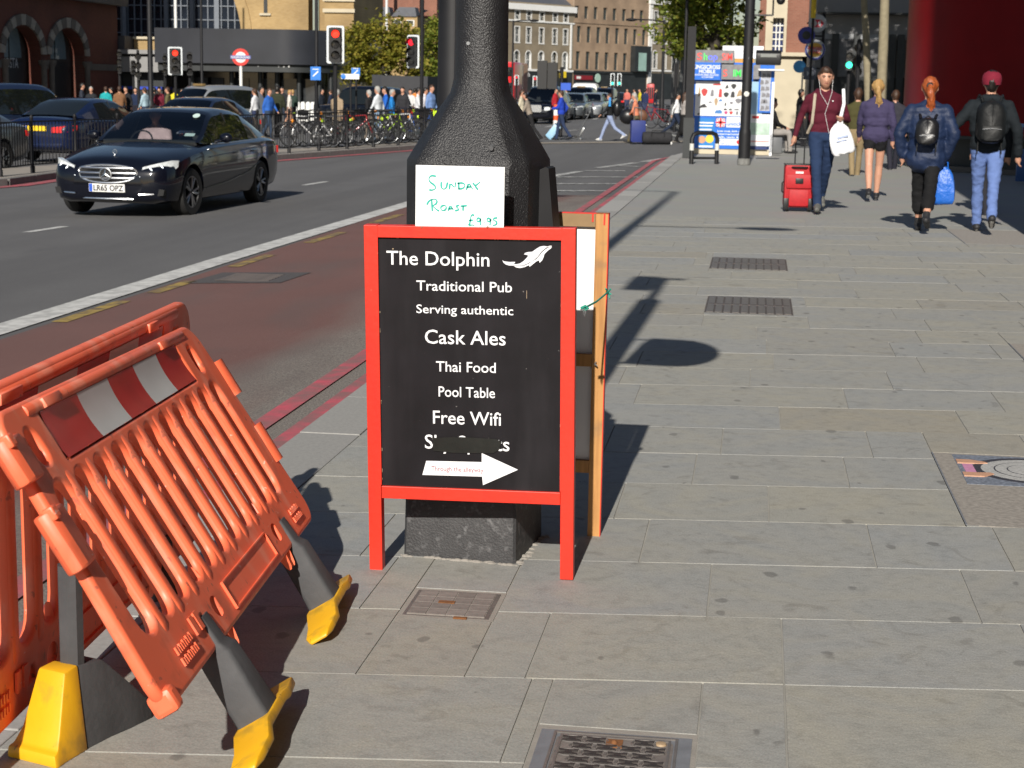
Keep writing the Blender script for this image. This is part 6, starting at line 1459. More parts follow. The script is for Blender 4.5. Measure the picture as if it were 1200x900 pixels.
        if fingers:
            nrm = side.cross(d)*s
            for k, (o_, l_) in enumerate(((-.027, .050), (-.009, .060), (.009, .063), (.027, .055))):
                b0 = q + side*o_ + d*.02; b1 = b0 + d*l_*.6 - nrm*.010; b2 = b1 + d*l_*.35 - nrm*.022
                A(b0, .0105, b1, .0095, 2); A(b1, .0095, b2, .0085, 2)
            A(hand + side*.028 + d*.01, .012, hand + side*.050 + d*.05, .010, 2); A(hand + side*.050 + d*.05, .010, hand + side*.045 + d*.08, .009, 2)
        else: A(q, .034, q + d*.055 + Vector((0, 0, -.0)), .022, 2)
    hc = up(0, .03, 1.655)
    A(hc + Vector((0, .005, -.05)), .070, hc + Vector((0, .012, .0)), .082, 2); A(hc + Vector((0, .045, -.085)), .040, hc + Vector((0, .045, -.03)), .055, 2)
    A(hc + Vector((0, .085, -.02)), .012, hc + Vector((0, .102, -.045)), .016, 2)
    A(hc + Vector((0, -.028, .020)), .088, hc + Vector((0, -.006, .042)), .085, 4); A(hc + Vector((0, .040, .074)), .050, hc + Vector((.02, .030, .078)), .052, 4); A(hc + Vector((-.066, -.01, .01)), .026, hc + Vector((-.07, -.03, .03)), .03, 4); A(hc + Vector((.066, -.01, .01)), .026, hc + Vector((.07, -.03, .03)), .03, 4); A(hc + Vector((0, .034, .072)), .052, hc + Vector((0, -.02, .064)), .07, 4); A(hc + Vector((0, -.055, -.05)), .058, hc + Vector((0, -.05, 0)), .075, 4)
    for s in (-1, 1): A(hc + Vector((s*.084, -.005, -.03)), .014, hc + Vector((s*.086, -.012, .005)), .016, 2)
    if hairlong: A(hc + Vector((0, -.07, 0)), .075, hc + Vector((0, -.095, -.24)), .06, 4); A(hc + Vector((-.07, -.03, 0)), .04, hc + Vector((-.075, -.05, -.2)), .04, 4); A(hc + Vector((.07, -.03, 0)), .04, hc + Vector((.075, -.05, -.2)), .04, 4)
    if ponytail: A(hc + Vector((0, -.10, .02)), .032, hc + Vector((.01, -.135, -.06)), .042, 4); A(hc + Vector((.01, -.135, -.06)), .044, hc + Vector((.035, -.125, -.19)), .034, 4); A(hc + Vector((.0, -.125, -.08)), .026, hc + Vector((-.012, -.115, -.22)), .012, 4); A(hc + Vector((.03, -.12, -.12)), .026, hc + Vector((.062, -.105, -.25)), .010, 4); A(hc + Vector((.02, -.13, -.16)), .03, hc + Vector((.03, -.112, -.28)), .010, 4)
    zmin = min(min(p0.z - r0, p1.z - r1) if isinstance(p0, Vector) else 0 for p0, r0, p1, r1, m_ in caps)
    k = h/1.75
    caps = [((Vector(p0) - Vector((0, 0, zmin)))*k, r0*k, (Vector(p1) - Vector((0, 0, zmin)))*k, r1*k, m_) for p0, r0, p1, r1, m_ in caps]
    me = skin_mesh('person', caps, voxel, mats, 3 if voxel > .02 else 5)
    o = link(name, me); o.location = loc; o.rotation_euler = (0, 0, rz); tag(o, label, cat, group)
    o['hc'] = [c for c in ((hc - Vector((0, 0, zmin)))*k)]; o['k'] = k; o['zo'] = -zmin + (dz if seated else hipz - .93)
    return o
def P2(o, x, y, z):
    """a spot given for the 1.75 m figure, in the person's own frame"""
    k = o['k']; return Vector((x*k, y*k, (z + o['zo'])*k))
def child_mb(o, mb, nm, m, **kw): return mb.build(nm, m, o, **kw)
def stand(px, py, z=0.0): q = gp(px, py, z); return (q.x, q.y, z)

# 1. man with the red case, walking towards us
g1 = stand(960, 249)
man = person('person', 'man in maroon hoodie and blue jeans walking towards us with a red case', g1, rad(183), 1.84, (0.085, 0.010, 0.022), (0.018, 0.035, 0.085), 0.50, 1, {1: ((.28, -.05, 1.17), (.34, .02, .93)), -1: ((-.29, -.03, 1.15), (-.20, .17, 1.16))}, 'brown', M_skin, M_shoe_g, 0.013, fingers=True, hood=True)
hc = Vector(man['hc']); k = man['k']
M_eye = mat('eye_dark', (0.025, 0.015, 0.012), .4)
for s in (-1, 1):
    m = MB(); m.ball(hc + Vector((s*.030, .086, -.004))*k, (.0115*k, .008*k, .0055*k)); m.build('eye', M_eye, man)
    m = MB(); m.path([hc + Vector((s*.012, .092, .010))*k, hc + Vector((s*.030, .092, .017))*k, hc + Vector((s*.050, .082, .012))*k], .0055*k, 6); m.build('eyebrow', HAIR['brown'], man)
m = MB(); m.path([hc + Vector((x, .094 - abs(x)*.35, -.073 - abs(x)*.05))*k for x in (-.024, -.012, 0, .012, .024)], .0045*k, 6); m.build('mouth', mat('lips', (.30, .10, .08), .5), man)
m = MB(); m.rings([[hc + Vector((.050*math.cos(q)*r, .040 + .053*math.sin(q)*r, z))*k for q in [PI*2*i/16 for i in range(16)]] for z, r in ((-.128, .62), (-.118, .85), (-.095, .98), (-.088, .9))]); m.build('beard', mat('stubble', (0.30, 0.145, 0.09), .8, var=.25, scale=90), man)
M_wire = mat('white_wire', (0.75, 0.75, 0.75), .5)
m = MB(); m.path([hc + Vector((-.085, .0, -.02))*k, P2(man, -.075, .10, 1.48), P2(man, -.03, .125, 1.32), P2(man, 0, .13, 1.22), P2(man, -.06, .135, .98)], .0022, 6); m.path([hc + Vector((.085, .0, -.02))*k, P2(man, .06, .10, 1.46), P2(man, -.03, .128, 1.32)], .0022, 6)
m.build('earphone_wire', M_wire, man)
m = MB(); m.path([P2(man, .11, -.06, 1.47), P2(man, .125, .075, 1.44), P2(man, .135, .125, 1.30), P2(man, .15, .12, 1.1), P2(man, .19, .02, .98)], .02, 6); m.build('bag_strap', fab((0.42, 0.36, 0.28)), man)
m = MB(); m.box(-.10, -.085, .126, .130, 1.33*k + .02, 1.345*k + .02); m.build('chest_logo', M_white_paint, man, smooth=0)
def sag_bag(name, label, cat, loc, rz, w_, d_, h_, m_, handle=True, group=None, seed=1):
    r = random.Random(seed); m = MB(); n = 20
    secs = []
    for z, f in ((0.0, .55), (.03, .86), (.12, 1.0), (.35, 1.0), (.6, .93), (.8, .78), (.92, .55), (1.0, .28)):
        secs.append([(w_/2*f*math.copysign(abs(math.cos(q))**.6, math.cos(q))*(1 + .07*math.sin(5*q + seed) + r.uniform(-.03, .03)), d_/2*f*math.copysign(abs(math.sin(q))**.7, math.sin(q))*(1 + .14*math.sin(7*q)), z*h_ + r.uniform(-.008, .008)) for q in [2*PI*i/n for i in range(n)]])
    m.rings(secs); t = thing(name, label, cat, loc, rz, group); m.build('bag_body', m_, t, smooth=60)
    if handle:
        m = MB(); m.path([(-.05, 0, h_*.95), (-.045, 0, h_*1.12), (0, 0, h_*1.2), (.045, 0, h_*1.12), (.05, 0, h_*.95)], .008, 6); m.build('handle', m_, t)
    return t
wp = lambda o, x, y, z: o.matrix_basis @ P2(o, x, y, z)
for o_ in (man,): o_.matrix_basis  # matrices are read from location and rotation
bpy.context.view_layer.update()
M_tote = mat('white_carrier_bag', (0.72, 0.73, 0.76), .5, var=.06, scale=8, bump=.5, bscale=12, dist=.03)
q = wp(man, -.245, .20, .74)
tt = sag_bag('carrier_bag', 'white carrier bag with faint blue print hanging from the maroon hoodie man', 'bag', (q.x, q.y, q.z), rad(20), .29, .10, .40, M_tote, False, seed=3)
tt.rotation_euler = (0, rad(-14), rad(5))
m = MB(); m.path([(-.04, 0, .34), (.04, .0, .47), (.12, .05, .62), (.16, .13, .80)], .014, 6); m.path([(.05, 0, .36), (.06, .0, .47), (.135, .05, .62), (.175, .13, .80)], .014, 6); m.build('strap', M_tote, tt)
m = MB(); m.box(-.07, .06, -.066, -.063, .17, .185); m.box(-.05, .09, -.066, -.063, .21, .235); m.build('print', mat('faint_blue_print', (0.35, 0.42, 0.60), .6), tt, smooth=0)['kind'] = 'stuff'
# red wheeled case
M_case = mat('red_case_fabric', (0.42, 0.008, 0.014), .6, var=.15, scale=30, bump=.3, bscale=120, dist=.003)
q = stand(934, 247)
t = thing('suitcase', 'red wheeled suitcase with black corners pulled by the maroon hoodie man', 'suitcase', q, rad(4))
m = MB(); m.rings([[(x, y, z) for x, z in rrect(-.185, .185, .05, .60, .035, 4)] for y in (-.12, .12)]); m.build('case_body', M_case, t, smooth=30, bevel=.015)
m = MB(); m.rings([[(x, y, z) for x, z in rrect(-.165, .165, .30, .475, .02, 3)] for y in (-.145, -.11)]); m.build('front_pocket', M_case, t, bevel=.008)
m = MB(); m.rings([[(x, y, z) for x, z in rrect(-.125, .125, .07, .28, .02, 3)] for y in (-.15, -.11)]); m.build('front_pocket', M_case, t, bevel=.008)
m = MB(); m.box(-.05, .05, -.156, -.14, .36, .43); m.build('label_panel', M_trim, t, bevel=.004)
for s in (-1, 1):
    m = MB(); m.box(s*.16 - .035, s*.16 + .035, -.148, -.10, .02, .17); m.build('corner_guard', M_trim, t, bevel=.008)
    m = MB(); m.lathe([(.03, -.02), (.03, .02)], 12, 'X', (s*.14, -.10, .03)); m.build('wheel', M_rubber, t)
    m = MB(); m.tube((s*.058, -.03, .58), (s*.058, -.03, .93), .0085); m.build('handle_tube', M_trim, t)
m = MB(); m.tube((-.072, -.03, .935), (.072, -.03, .935), .015); m.build('pull_handle', M_trim, t)
m = MB(); m.box(-.19, .19, -.123, .12, .595, .61); m.build('top_piping', M_trim, t, bevel=.006)
m = MB(); m.path([(-.10, -.12, .565), (-.08, -.15, .57), (.08, -.15, .57), (.10, -.12, .565)], .012, 6); m.build('grab_handle', M_trim, t)
m = MB(); m.box(-.05, .05, -.128, -.12, .49, .515); m.build('name_tag', M_white_paint, t, smooth=0)
m = MB(); m.path([(-.185, 0, .38), (-.21, -.02, .36), (-.21, -.02, .25), (-.185, 0, .23)], .010, 6); m.build('side_handle', M_trim, t)
# 2. woman in shorts walking away
w1 = person('person', 'woman in purple sweatshirt and black shorts with blonde ponytail walking away', stand(1022, 235), rad(-4), 1.70, (0.050, 0.042, 0.095), (0.012, 0.012, 0.014), 0.40, 1, {1: ((.25, -.02, 1.13), (.25, .06, .89))}, 'blonde', M_skin, M_shoe, 0.013, shorts=True, ponytail=True, fingers=True, puff=1.12, sole=True, hem=.97)
# 3. ginger woman with puffer jacket
w2 = person('person', 'ginger woman in navy puffer jacket and cropped black trousers walking away', stand(1080, 272), rad(-6), 1.72, (0.020, 0.035, 0.085), (0.010, 0.010, 0.011), 0.55, -1, {1: ((.30, -.03, 1.14), (.20, .05, .86)), -1: ((-.31, -.04, 1.14), (-.27, .03, .89))}, 'ginger', M_skin, M_shoe, 0.013, crop=True, ponytail=True, fingers=True, puff=1.34, hem=.86)
w2.data.materials[0] = mat('navy_nylon', (0.012, 0.024, 0.066), .55, var=.25, scale=6, bump=.5, bscale=16, dist=.02, spec=.3)
# 4. man in cap
m2 = person('person', 'man in maroon cap and dark hoodie with pale blue jeans walking away', stand(1151, 273), rad(-2), 1.80, (0.012, 0.016, 0.020), (0.13, 0.20, 0.44), 0.60, -1, {-1: ((-.35, -.06, 1.20), (-.50, -.14, 1.08)), 1: ((.30, -.02, 1.14), (.33, .06, .87))}, 'dark', M_skin, M_shoe, 0.013, fingers=True, hood=True, puff=1.2, sole=True)
bpy.context.view_layer.update()
hc = Vector(m2['hc']); k = m2['k']
m = MB()
m.rings([[hc + Vector((.104*r*math.cos(q), .112*r*math.sin(q) - .005, z))*k for q in [2*PI*i/18 for i in range(18)]] for z, r in ((-.03, .94), (.0, 1.0), (.03, 1.02), (.065, .97), (.095, .80), (.117, .46), (.124, .06))])
m.rings([[hc + Vector((x, y, z))*k for x, y in ((-.08, .06), (-.07, .15), (0, .19), (.07, .15), (.08, .06))] for z in (.012, .022)])
M_cap = fabric('maroon_cap_cloth', (0.20, 0.016, 0.035)); m.build('cap', M_cap, m2)
hc = Vector(w2['hc']); k = w2['k']
m = MB(); m.path([hc + Vector((.03*math.cos(q), -.105, .02 + .03*math.sin(q)))*k for q in [2*PI*i/10 for i in range(10)]], .012, 6, closed=True); m.build('hair_band', M_trim, w2)
def backpack(label, o, w_, h_, d_, z0, back, m_):
    q = P2(o, 0, back, z0); t = thing('backpack', label, 'backpack'); t.matrix_world = o.matrix_basis @ Matrix.Translation(q)
    m = MB(); secs = [[(x*sx, y, z) for x, z in rrect(-w_/2*sx, w_/2*sx, (1 - sz)*h_*.3, h_*sz, w_*.40, 5)] for y, sx, sz in ((.03, 1, 1), (-d_*.5, 1.0, 1), (-d_*.85, .92, .96), (-d_, .78, .9))]
    m.rings(secs); m.build('pack_body', m_, t, smooth=50)
    m = MB(); m.rings([[(x*sx, y, z) for x, z in rrect(-w_*.36*sx, w_*.36*sx, h_*.08, h_*.42*sx, w_*.12, 3)] for y, sx in ((-d_*.8, 1), (-d_*1.12, 1), (-d_*1.2, .9))]); m.build('front_pocket', m_, t, smooth=40)
    m = MB(); m.path([(-w_*.33, -d_*1.21, h_*.34), (0, -d_*1.215, h_*.36), (w_*.33, -d_*1.21, h_*.34)], .004, 5); m.build('zip', M_rim, t)
    for s in (-1, 1):
        m = MB(); m.path([(s*w_*.30, .02, h_*.96), (s*w_*.34, .06, h_*1.08), (s*w_*.40, .16, h_*1.12), (s*w_*.5, .20, h_*.95)], .016, 6); m.build('shoulder_strap', m_, t)
        m = MB(); m.path([(s*w_*.40, -.02, h_*.05), (s*w_*.42, -.03, -h_*.25)], .006, 5); m.build('loose_strap', m_, t)
    m = MB(); m.path([(-.03, 0, h_*.98), (0, -.01, h_*1.06), (.03, 0, h_*.98)], .008, 6); m.build('top_loop', m_, t)
    return t
M_leather = mat('black_leather', (0.010, 0.010, 0.012), .35, var=.2, scale=20, bump=.3, bscale=40, dist=.006)
backpack('small black leather backpack on the ginger woman', w2, .25, .30, .12, 1.02, -.20, M_leather)
backpack('large black backpack on the man in the maroon cap', m2, .31, .47, .17, 1.0, -.15, fabric('black_nylon', (0.010, 0.011, 0.012), .5))
M_bluebag = mat('blue_carrier_bag', (0.012, 0.12, 0.52), .4, var=.12, scale=8, bump=.5, bscale=14, dist=.03)
q = w2.matrix_basis @ P2(w2, .20, .06, .34)
sag_bag('carrier_bag', 'bright blue plastic carrier bag hanging from the hand of the ginger woman', 'bag', q, rad(-8), .29, .14, .42, M_bluebag, True, seed=5)
# driver of the black saloon
drv = person('person', 'driver in pale pink shirt behind the windscreen of the black saloon', (0, 0, 0), 0, 1.72, (0.55, 0.38, 0.40), (0.02, 0.02, 0.03), 0, 1, {1: ((.27, .12, 1.12), (.14, .42, 1.17)), -1: ((-.27, .12, 1.12), (-.14, .42, 1.17))}, 'dark', M_skin2, M_shoe, 0.022, seated=True)
bpy.context.view_layer.update()
drv.data.materials[2] = M_skin; drv.matrix_world = Matrix.Translation(merc.location) @ Matrix.Rotation(rz_h, 4, 'Z') @ Matrix.Translation((.36, -.18, .08))
m = MB(); m.path([(.36 + .17*math.cos(2*PI*i/20), .42 - .07*math.sin(2*PI*i/20), .98 + .15*math.sin(2*PI*i/20)) for i in range(20)], .013, 6, closed=True); m.build('steering_wheel', M_trim, merc)
# ------------------------------------------------------------------ island, railings, bicycles, signals
isl_front = [gp(-60, 219, -.30), gp(0, 211, -.24), gp(61, 203, -.24), gp(317, 183.5, -.22), gp(485, 171.5, -.18), gp(560, 166.5, -.14)]
IZ = lambda x: road_z(x) + 0.12
M_islekerb = mat('grey_kerb_stone', (0.15, 0.145, 0.14), .85, var=.2, scale=10)
M_islepave = mat('island_paving', (0.30, 0.27, 0.235), .85, var=.15, scale=3, bump=.3, bscale=30, dist=.01)
fr = [Vector((p.x, p.y)) for p in isl_front]
def offs(P, d):
    out = []
    for i, p in enumerate(P):
        t_ = (P[min(i+1, len(P)-1)] - P[max(i-1, 0)]).normalized(); out.append(p + Vector((-t_.y, t_.x))*d)
    return out
bk = offs(fr, 1.9)
m = MB()
for i in range(len(fr) - 1):
    a, b, c, d = fr[i], fr[i+1], bk[i+1], bk[i]
    m.poly([(a.x, a.y, IZ(a.x)), (b.x, b.y, IZ(b.x)), (c.x, c.y, IZ(c.x)), (d.x, d.y, IZ(d.x))])
isl = struct(m.build('island_pavement', M_islepave, smooth=0))
for i in range(len(fr) - 1):
    a, b = fr[i], fr[i+1]; n_ = max(1, int((b - a).length/1.2))
    for j in range(n_):
        p, q = a.lerp(b, j/n_), a.lerp(b, (j + .985)/n_); d = (q - p).normalized(); o_ = Vector((d.y, -d.x))*.18
        k = MB(); P = [p, q, q + o_, p + o_]
        vs = [k.v((v.x, v.y, IZ(v.x) + .006)) for v in P]; vb = [k.v((v.x, v.y, -.7)) for v in P]
        k.face(vs); [k.face([vs[x], vs[(x+1) % 4], vb[(x+1) % 4], vb[x]]) for x in range(4)]
        k.build('kerb_stone', M_islekerb, isl, smooth=0)
redf = [offs(fr, -.22), offs(fr, -.55)]
for i in range(len(fr) - 1):
    sheet('red_line', [tuple(redf[0][i]), tuple(redf[1][i]), tuple(redf[1][i+1]), tuple(redf[0][i+1])], .012, M_red_line)
# guard railings
line_ = offs(fr, .30)
cum = [0]
for a, b in zip(line_, line_[1:]): cum.append(cum[-1] + (b - a).length)
def along(s):
    for i in range(len(line_) - 1):
        if s <= cum[i+1] or i == len(line_) - 2: return line_[i].lerp(line_[i+1], (s - cum[i])/(cum[i+1] - cum[i]))
PL = 1.52
barm = MB(); barm.tube((0, 0, .16), (0, 0, .95), .0085, n=6); bar_m = barm.mesh('railing_bar', M_black_metal, 60)
pm = MB(); pm.lathe([(.045, -.05), (.045, .12), (.030, .14), (.030, 1.0), (.034, 1.01), (.034, 1.05), (.01, 1.08)], 10); post_m = pm.mesh('post', M_black_metal, 40)
rm_ = MB(); rm_.box(0, PL, -.014, .014, .94, .968); rm_.box(0, PL, -.012, .012, .145, .168); 
rail_top = MB(); rail_top.box(.02, PL - .02, -.014, .014, .94, .968); rail_top = rail_top.mesh('top_rail', M_black_metal, 0)
rail_bot = MB(); rail_bot.box(.02, PL - .02, -.012, .012, .145, .168); rail_bot = rail_bot.mesh('bottom_rail', M_black_metal, 0)
npan = int(cum[-1]/PL); s0 = 0.4
where = ['cut by the left edge of the picture', 'in front of the wheel of the grey car', 'just right of the grey car', 'in front of the dark blue saloon', 'left of the black saloon bonnet', 'hidden mostly by the black saloon windscreen', 'behind the black saloon roof', 'just above the black saloon boot', 'just right of the black saloon tail', 'in front of the open gap before the bicycles', 'in front of the first locked bicycles', 'beside the red traffic light pole', 'in front of the red framed bicycle', 'below the man in the white cap', 'left of the big black post', 'hidden behind the big black post']
for i in range(npan):
    a, b = along(s0 + i*PL), along(s0 + (i+1)*PL); d = b - a
    t = thing('guard_railing', 'black upright-bar railing panel ' + where[min(i, 15)], 'railing', (a.x, a.y, IZ(a.x)), math.atan2(d.y, d.x), 'guard railing panels on the island')
    link('post', post_m, t); link('top_rail', rail_top, t); link('bottom_rail', rail_bot, t)
    for k in range(12): link('railing_bar', bar_m, t, Matrix.Translation((.11 + k*.1185, 0, 0)))
# bicycles chained behind the railing
def bike_parts():
    d = {}
    m = MB(); m.path([(0, .335*math.cos(2*PI*i/28), .335*math.sin(2*PI*i/28)) for i in range(28)], .017, 6, closed=True); d['tyre'] = m.mesh('tyre', M_tyre, 60)
    m = MB(); m.path([(0, .312*math.cos(2*PI*i/28), .312*math.sin(2*PI*i/28)) for i in range(28)], .009, 5, closed=True)
    for i in range(12): a = 2*PI*i/12; m.tube((.015*(-1)**i, .02*math.cos(a), .02*math.sin(a)), (0, .31*math.cos(a), .31*math.sin(a)), .002, n=4)
    m.tube((-.04, 0, 0), (.04, 0, 0), .02, n=8); d['rim'] = m.mesh('rim', M_rim, 60)
    m = MB(); bb, st, hd, hb = (0, -.07, .29), (0, -.22, .80), (0, .36, .84), (0, .385, .72)
    for a, b in ((bb, st), (st, hd), (bb, hb), (hd, hb)): m.tube(a, b, .017, n=8)
    for s in (-1, 1): m.tube((s*.05, -.52, .34), (s*.02, -.07, .29), .009, n=6); m.tube((s*.05, -.52, .34), (s*.015, -.20, .76), .008, n=6); m.tube((s*.045, .54, .34), (s*.03, .39, .70), .011, n=6)
    d['frame'] = m
    m = MB(); m.tube((0, .36, .84), (0, .345, .97), .014); m.path([(-.30, .26, 1.0), (-.2, .34, .99), (0, .36, .985), (.2, .34, .99), (.30, .26, 1.0)], .012, 6); d['handlebar'] = m.mesh('handlebar', M_trim, 60)
    m = MB(); m.tube((0, -.22, .80), (0, -.25, .92), .013); m.rings([[(x*k, y, .93 + dz_) for x, dz_ in ((-.07, 0), (.07, 0), (.05, .04), (-.05, .04))] for y, k in ((-.38, 1), (-.28, .8), (-.12, .25))]); d['saddle'] = m.mesh('saddle', M_trim, 40)
    m = MB(); m.lathe([(.10, -.006), (.10, .006)], 16, 'X', (.05, -.07, .29)); m.tube((.06, -.07, .29), (.07, .03, .16), .009); m.tube((-.06, -.07, .29), (-.07, -.17, .42), .009); m.cbox((.10, .03, .16), (.09, .06, .02)); m.cbox((-.10, -.17, .42), (.09, .06, .02)); d['crank'] = m.mesh('crank', M_rim, 50)
    m = MB(); m.rings([[(x*k, .52 + y*k, z) for x, y in ((-.15, -.11), (.15, -.11), (.15, .13), (-.15, .13))] for z, k in ((.74, .8), (.98, 1))], cap=False); m.poly([(-.12, .43, .74), (.12, .43, .74), (.12, .62, .74), (-.12, .62, .74)]); d['basket'] = m.mesh('basket', M_trim, 0)
    d['frame'] = d['frame'].mesh('frame', M_trim, 60); return d
BP = bike_parts(); _bf = {}
def bicycle(label, x, y, z, rz, P, basket=False, lamp=None, lean=.06, group='bicycles locked along the island railings'):
    t = thing('bicycle', label, 'bicycle', (x, y, z), rz, group); t.rotation_euler = (0, lean, rz)
    if P.name not in _bf: me = BP['frame'].copy(); me.materials.clear(); me.materials.append(P); _bf[P.name] = me
    link('frame', _bf[P.name], t)
    for yy in (-.52, .54): w_ = link('wheel', BP['tyre'], t, Matrix.Translation((0, yy, .352))); link('rim', BP['rim'], w_)
    for n_ in ('handlebar', 'saddle', 'crank') + (('basket',) if basket else ()): link(n_, BP[n_], t)
    if lamp: m = MB(); m.ball((0, -.30, .72), (.04, .05, .05)); m.cbox((0, .47, .93), (.06, .05, .06)); m.build('reflector', lamp, t)
    return t
PB = [paint('bike_black', (.01, .01, .012)), paint('bike_red', (.30, .012, .018)), paint('bike_white', (.6, .6, .6)), paint('bike_blue', (.02, .08, .3)), paint('bike_lime', (.35, .55, .02)), paint('bike_grey', (.15, .15, .16))]
M_amber = mat('amber_reflector', (.75, .25, .01), .3); M_lime = mat('lime_reflector', (.55, .80, .02), .4)
bl = offs(fr, .95)
bcum = cum
names = ['black bicycle with a wide wheel nearest the gap in the railings', 'white framed bicycle among the locked bikes', 'black bicycle with amber reflector behind the signal pole', 'grey bicycle next to the signal pole', 'black bicycle behind the beige coated man', 'bright red framed bicycle in the middle of the locked bikes', 'black bicycle right of the red one', 'grey bicycle below the man in the white cap', 'black bicycle with amber lamp', 'lime green reflector bicycle', 'white bicycle with lime lamp near the post', 'black bicycle nearest the big post', 'dark blue bicycle next to the lime covered one', 'black bicycle partly hidden by the big post']
cols = [0, 2, 0, 5, 0, 1, 0, 5, 0, 4, 2, 0, 3, 0]
pxs = [354, 364, 376, 386, 398, 412, 424, 434, 444, 455, 466, 478, 490, 503]
for i, px in enumerate(pxs):
    q = gp(px, 175.5 - (px - 354)*.052, -.2); o_ = rng.uniform(.0, .3)
    bicycle(names[i], q.x - .15, q.y + .55 + o_, IZ(q.x), rad(rng.choice((-58, -66, -50, 118, 125)) + rng.uniform(-8, 8)), PB[cols[i]], i in (2, 8, 11), (M_amber, M_lime, None)[i % 3], rng.uniform(-.1, .1))
q = gp(509, 168, -.2)
t = thing('hi_vis_cover', 'fluorescent yellow cover draped over a bicycle beside the big post', 'cover', (q.x, q.y + .6, IZ(q.x)), rad(10))
m = MB(); m.rings([[(-.20, -.05, .95), (.10, .05, .92), (.12, .12, .9), (-.18, .1, .95)], [(-.12, -.06, .7), (.16, .02, .72), (.16, .1, .72), (-.1, .08, .7)], [(.02, -.05, .35), (.12, 0, .38), (.12, .06, .38), (.04, .05, .35)]]); m.build('cloth', mat('fluorescent_yellow', (.60, .85, .02), .6, var=.1, bump=.5, bscale=12, dist=.03), t, smooth=60)

# ---- traffic signals
M_sig_white = mat('white_backing_border', (.62, .66, .68), .5, var=.04)
M_red_lit = mat('lit_red_lens', (.6, .02, .01), .3, emit=(1.0, .035, .015), es=1.5)
M_red_dim = mat('lit_red_small', (.5, .01, .02), .3, emit=(1.0, .02, .04), es=.9)
M_green_lit = mat('lit_green_lens', (.02, .5, .3), .3, emit=(.05, 1.0, .55), es=2.0)
M_dead = mat('unlit_lens', (.02, .02, .02), .15, spec=.8)
def signal(label, x, y, zb, zt, rz, lit=0, lens=None, board=True, ht=1.0, wd=.42, pole=True, poleh=None, group='traffic signals', n=3, sidex=0.0):
    """zb ground, zt top of the head; rz=0 faces -Y"""
    t = thing('traffic_light', label, 'traffic light', (x, y, zb), rz, group); T_ = zt - zb
    if pole: m = MB(); m.tube((sidex, .12, -.02), (sidex, .12, (poleh or T_) - 0.02), .055); m.build('pole', M_black_metal, t)
    w2_ = wd*.31
    m = MB(); m.rings([[(x_, y_, z_) for x_, z_ in rrect(-w2_, w2_, T_ - ht*.95, T_ - ht*.05, .04, 3)] for y_ in (-.10, .10)]); h = m.build('signal_head', M_trim, t)
    if board:
        m = MB(); m.rings([[(x_, y_, z_) for x_, z_ in rrect(-wd/2, wd/2, T_ - ht, T_, .05, 3)] for y_ in (.02, .035)]); m.build('backing_board', M_trim, t)
        m = MB(); o1 = rrect(-wd/2, wd/2, T_ - ht, T_, .05, 3); o2 = rrect(-wd/2 + .055, wd/2 - .055, T_ - ht + .055, T_ - .055, .03, 3)
        A_ = [m.v((x_, .017, z_)) for x_, z_ in o1]; B_ = [m.v((x_, .017, z_)) for x_, z_ in o2]
        for i in range(len(A_)): j = (i+1) % len(A_); m.face([A_[i], A_[j], B_[j], B_[i]])
        m.build('white_border', M_sig_white, t, smooth=0)
    for k in range(n):
        z_ = T_ - ht*(.22 + .28*k) if n == 3 else T_ - ht*(.3 + .4*k); r_ = ht*.105 if n == 3 else ht*.15
        m = MB(); m.lathe([(r_, -.115), (r_*.9, -.125), (.005, -.13)], 14, 'Y', (0, 0, z_)); m.build('lens', lens if (k == lit and lens) else M_dead, t)
        m = MB(); m.rings([[(r_*1.12*math.cos(a), y_, z_ + r_*1.12*math.sin(a)) for a in [rad(-20 + 20*j) for j in range(12)]] for y_ in (-.10, -.24)], closed=False, cap=False); m.build('hood', M_trim, t)
    return t
def sig_at(label, px, ytop, ybot, Y, wpx, **kw):
    a, b = at(px, ytop, Y), at(px, ybot, Y); wd = (at(px + wpx, ytop, Y) - at(px, ytop, Y)).length
    zb = kw.pop('zb', None)
    return signal(label, a.x, Y, road_z(a.x) + (.12 if zb is None else zb), a.z, kw.pop('rz', math.atan2(-a.x, a.y)*-1 if False else math.atan2(a.x, a.y)*-1), ht=a.z - b.z, wd=wd, **kw)
sig_at('red traffic light with white border standing among the locked bicycles', 393, 30, 74.5, gp(395, 174, -.2).y, 20, lit=0, lens=M_red_lit)
sig_at('small red traffic light with white border in front of the dark station canopy', 205, 55, 88, 62, 16, lit=0, lens=M_red_lit)
sig_at('red traffic light turned half away on the tall thin column left of the big post', 484, 41, 80, gp(493, 168, -.2).y, 16, lit=0, lens=M_red_dim, rz=rad(-18), poleh=9.0, sidex=.24)
for px, y0, y1, wp_, Y_, lab in ((139.5, 57, 88, 6, 70, 'dark signal seen side-on, leftmost before the grey station wall'), (156, 70, 88, 9, 72, 'dark back of a signal head before the grey station wall'), (161.5, 58, 96, 4, 66, 'thin dark signal side-on before the grey station wall'), (193, 62, 90, 6, 64, 'dark signal side-on next to the small red traffic light'), (222, 60, 90, 10, 66, 'dark back of a signal right of the small red traffic light')):
    sig_at(lab, px, y0, y1, Y_, wp_, board=False, group='dark signals before the station')
for dx, lab in ((0, 'left of a pair of big dark signal backs by the crossing'), (12, 'right of a pair of big dark signal backs by the crossing')):
    sig_at(lab, 636 + dx, 69 + dx*.2, 106, 58, 18, board=False, rz=PI, group='dark signal pair by the crossing', pole=False)
t = thing('signal_post', 'dark post carrying the pair of signal backs with small blue arrow sign', 'post', (at(657, 150, 58.4).x, 58.4, road_z(-4)))
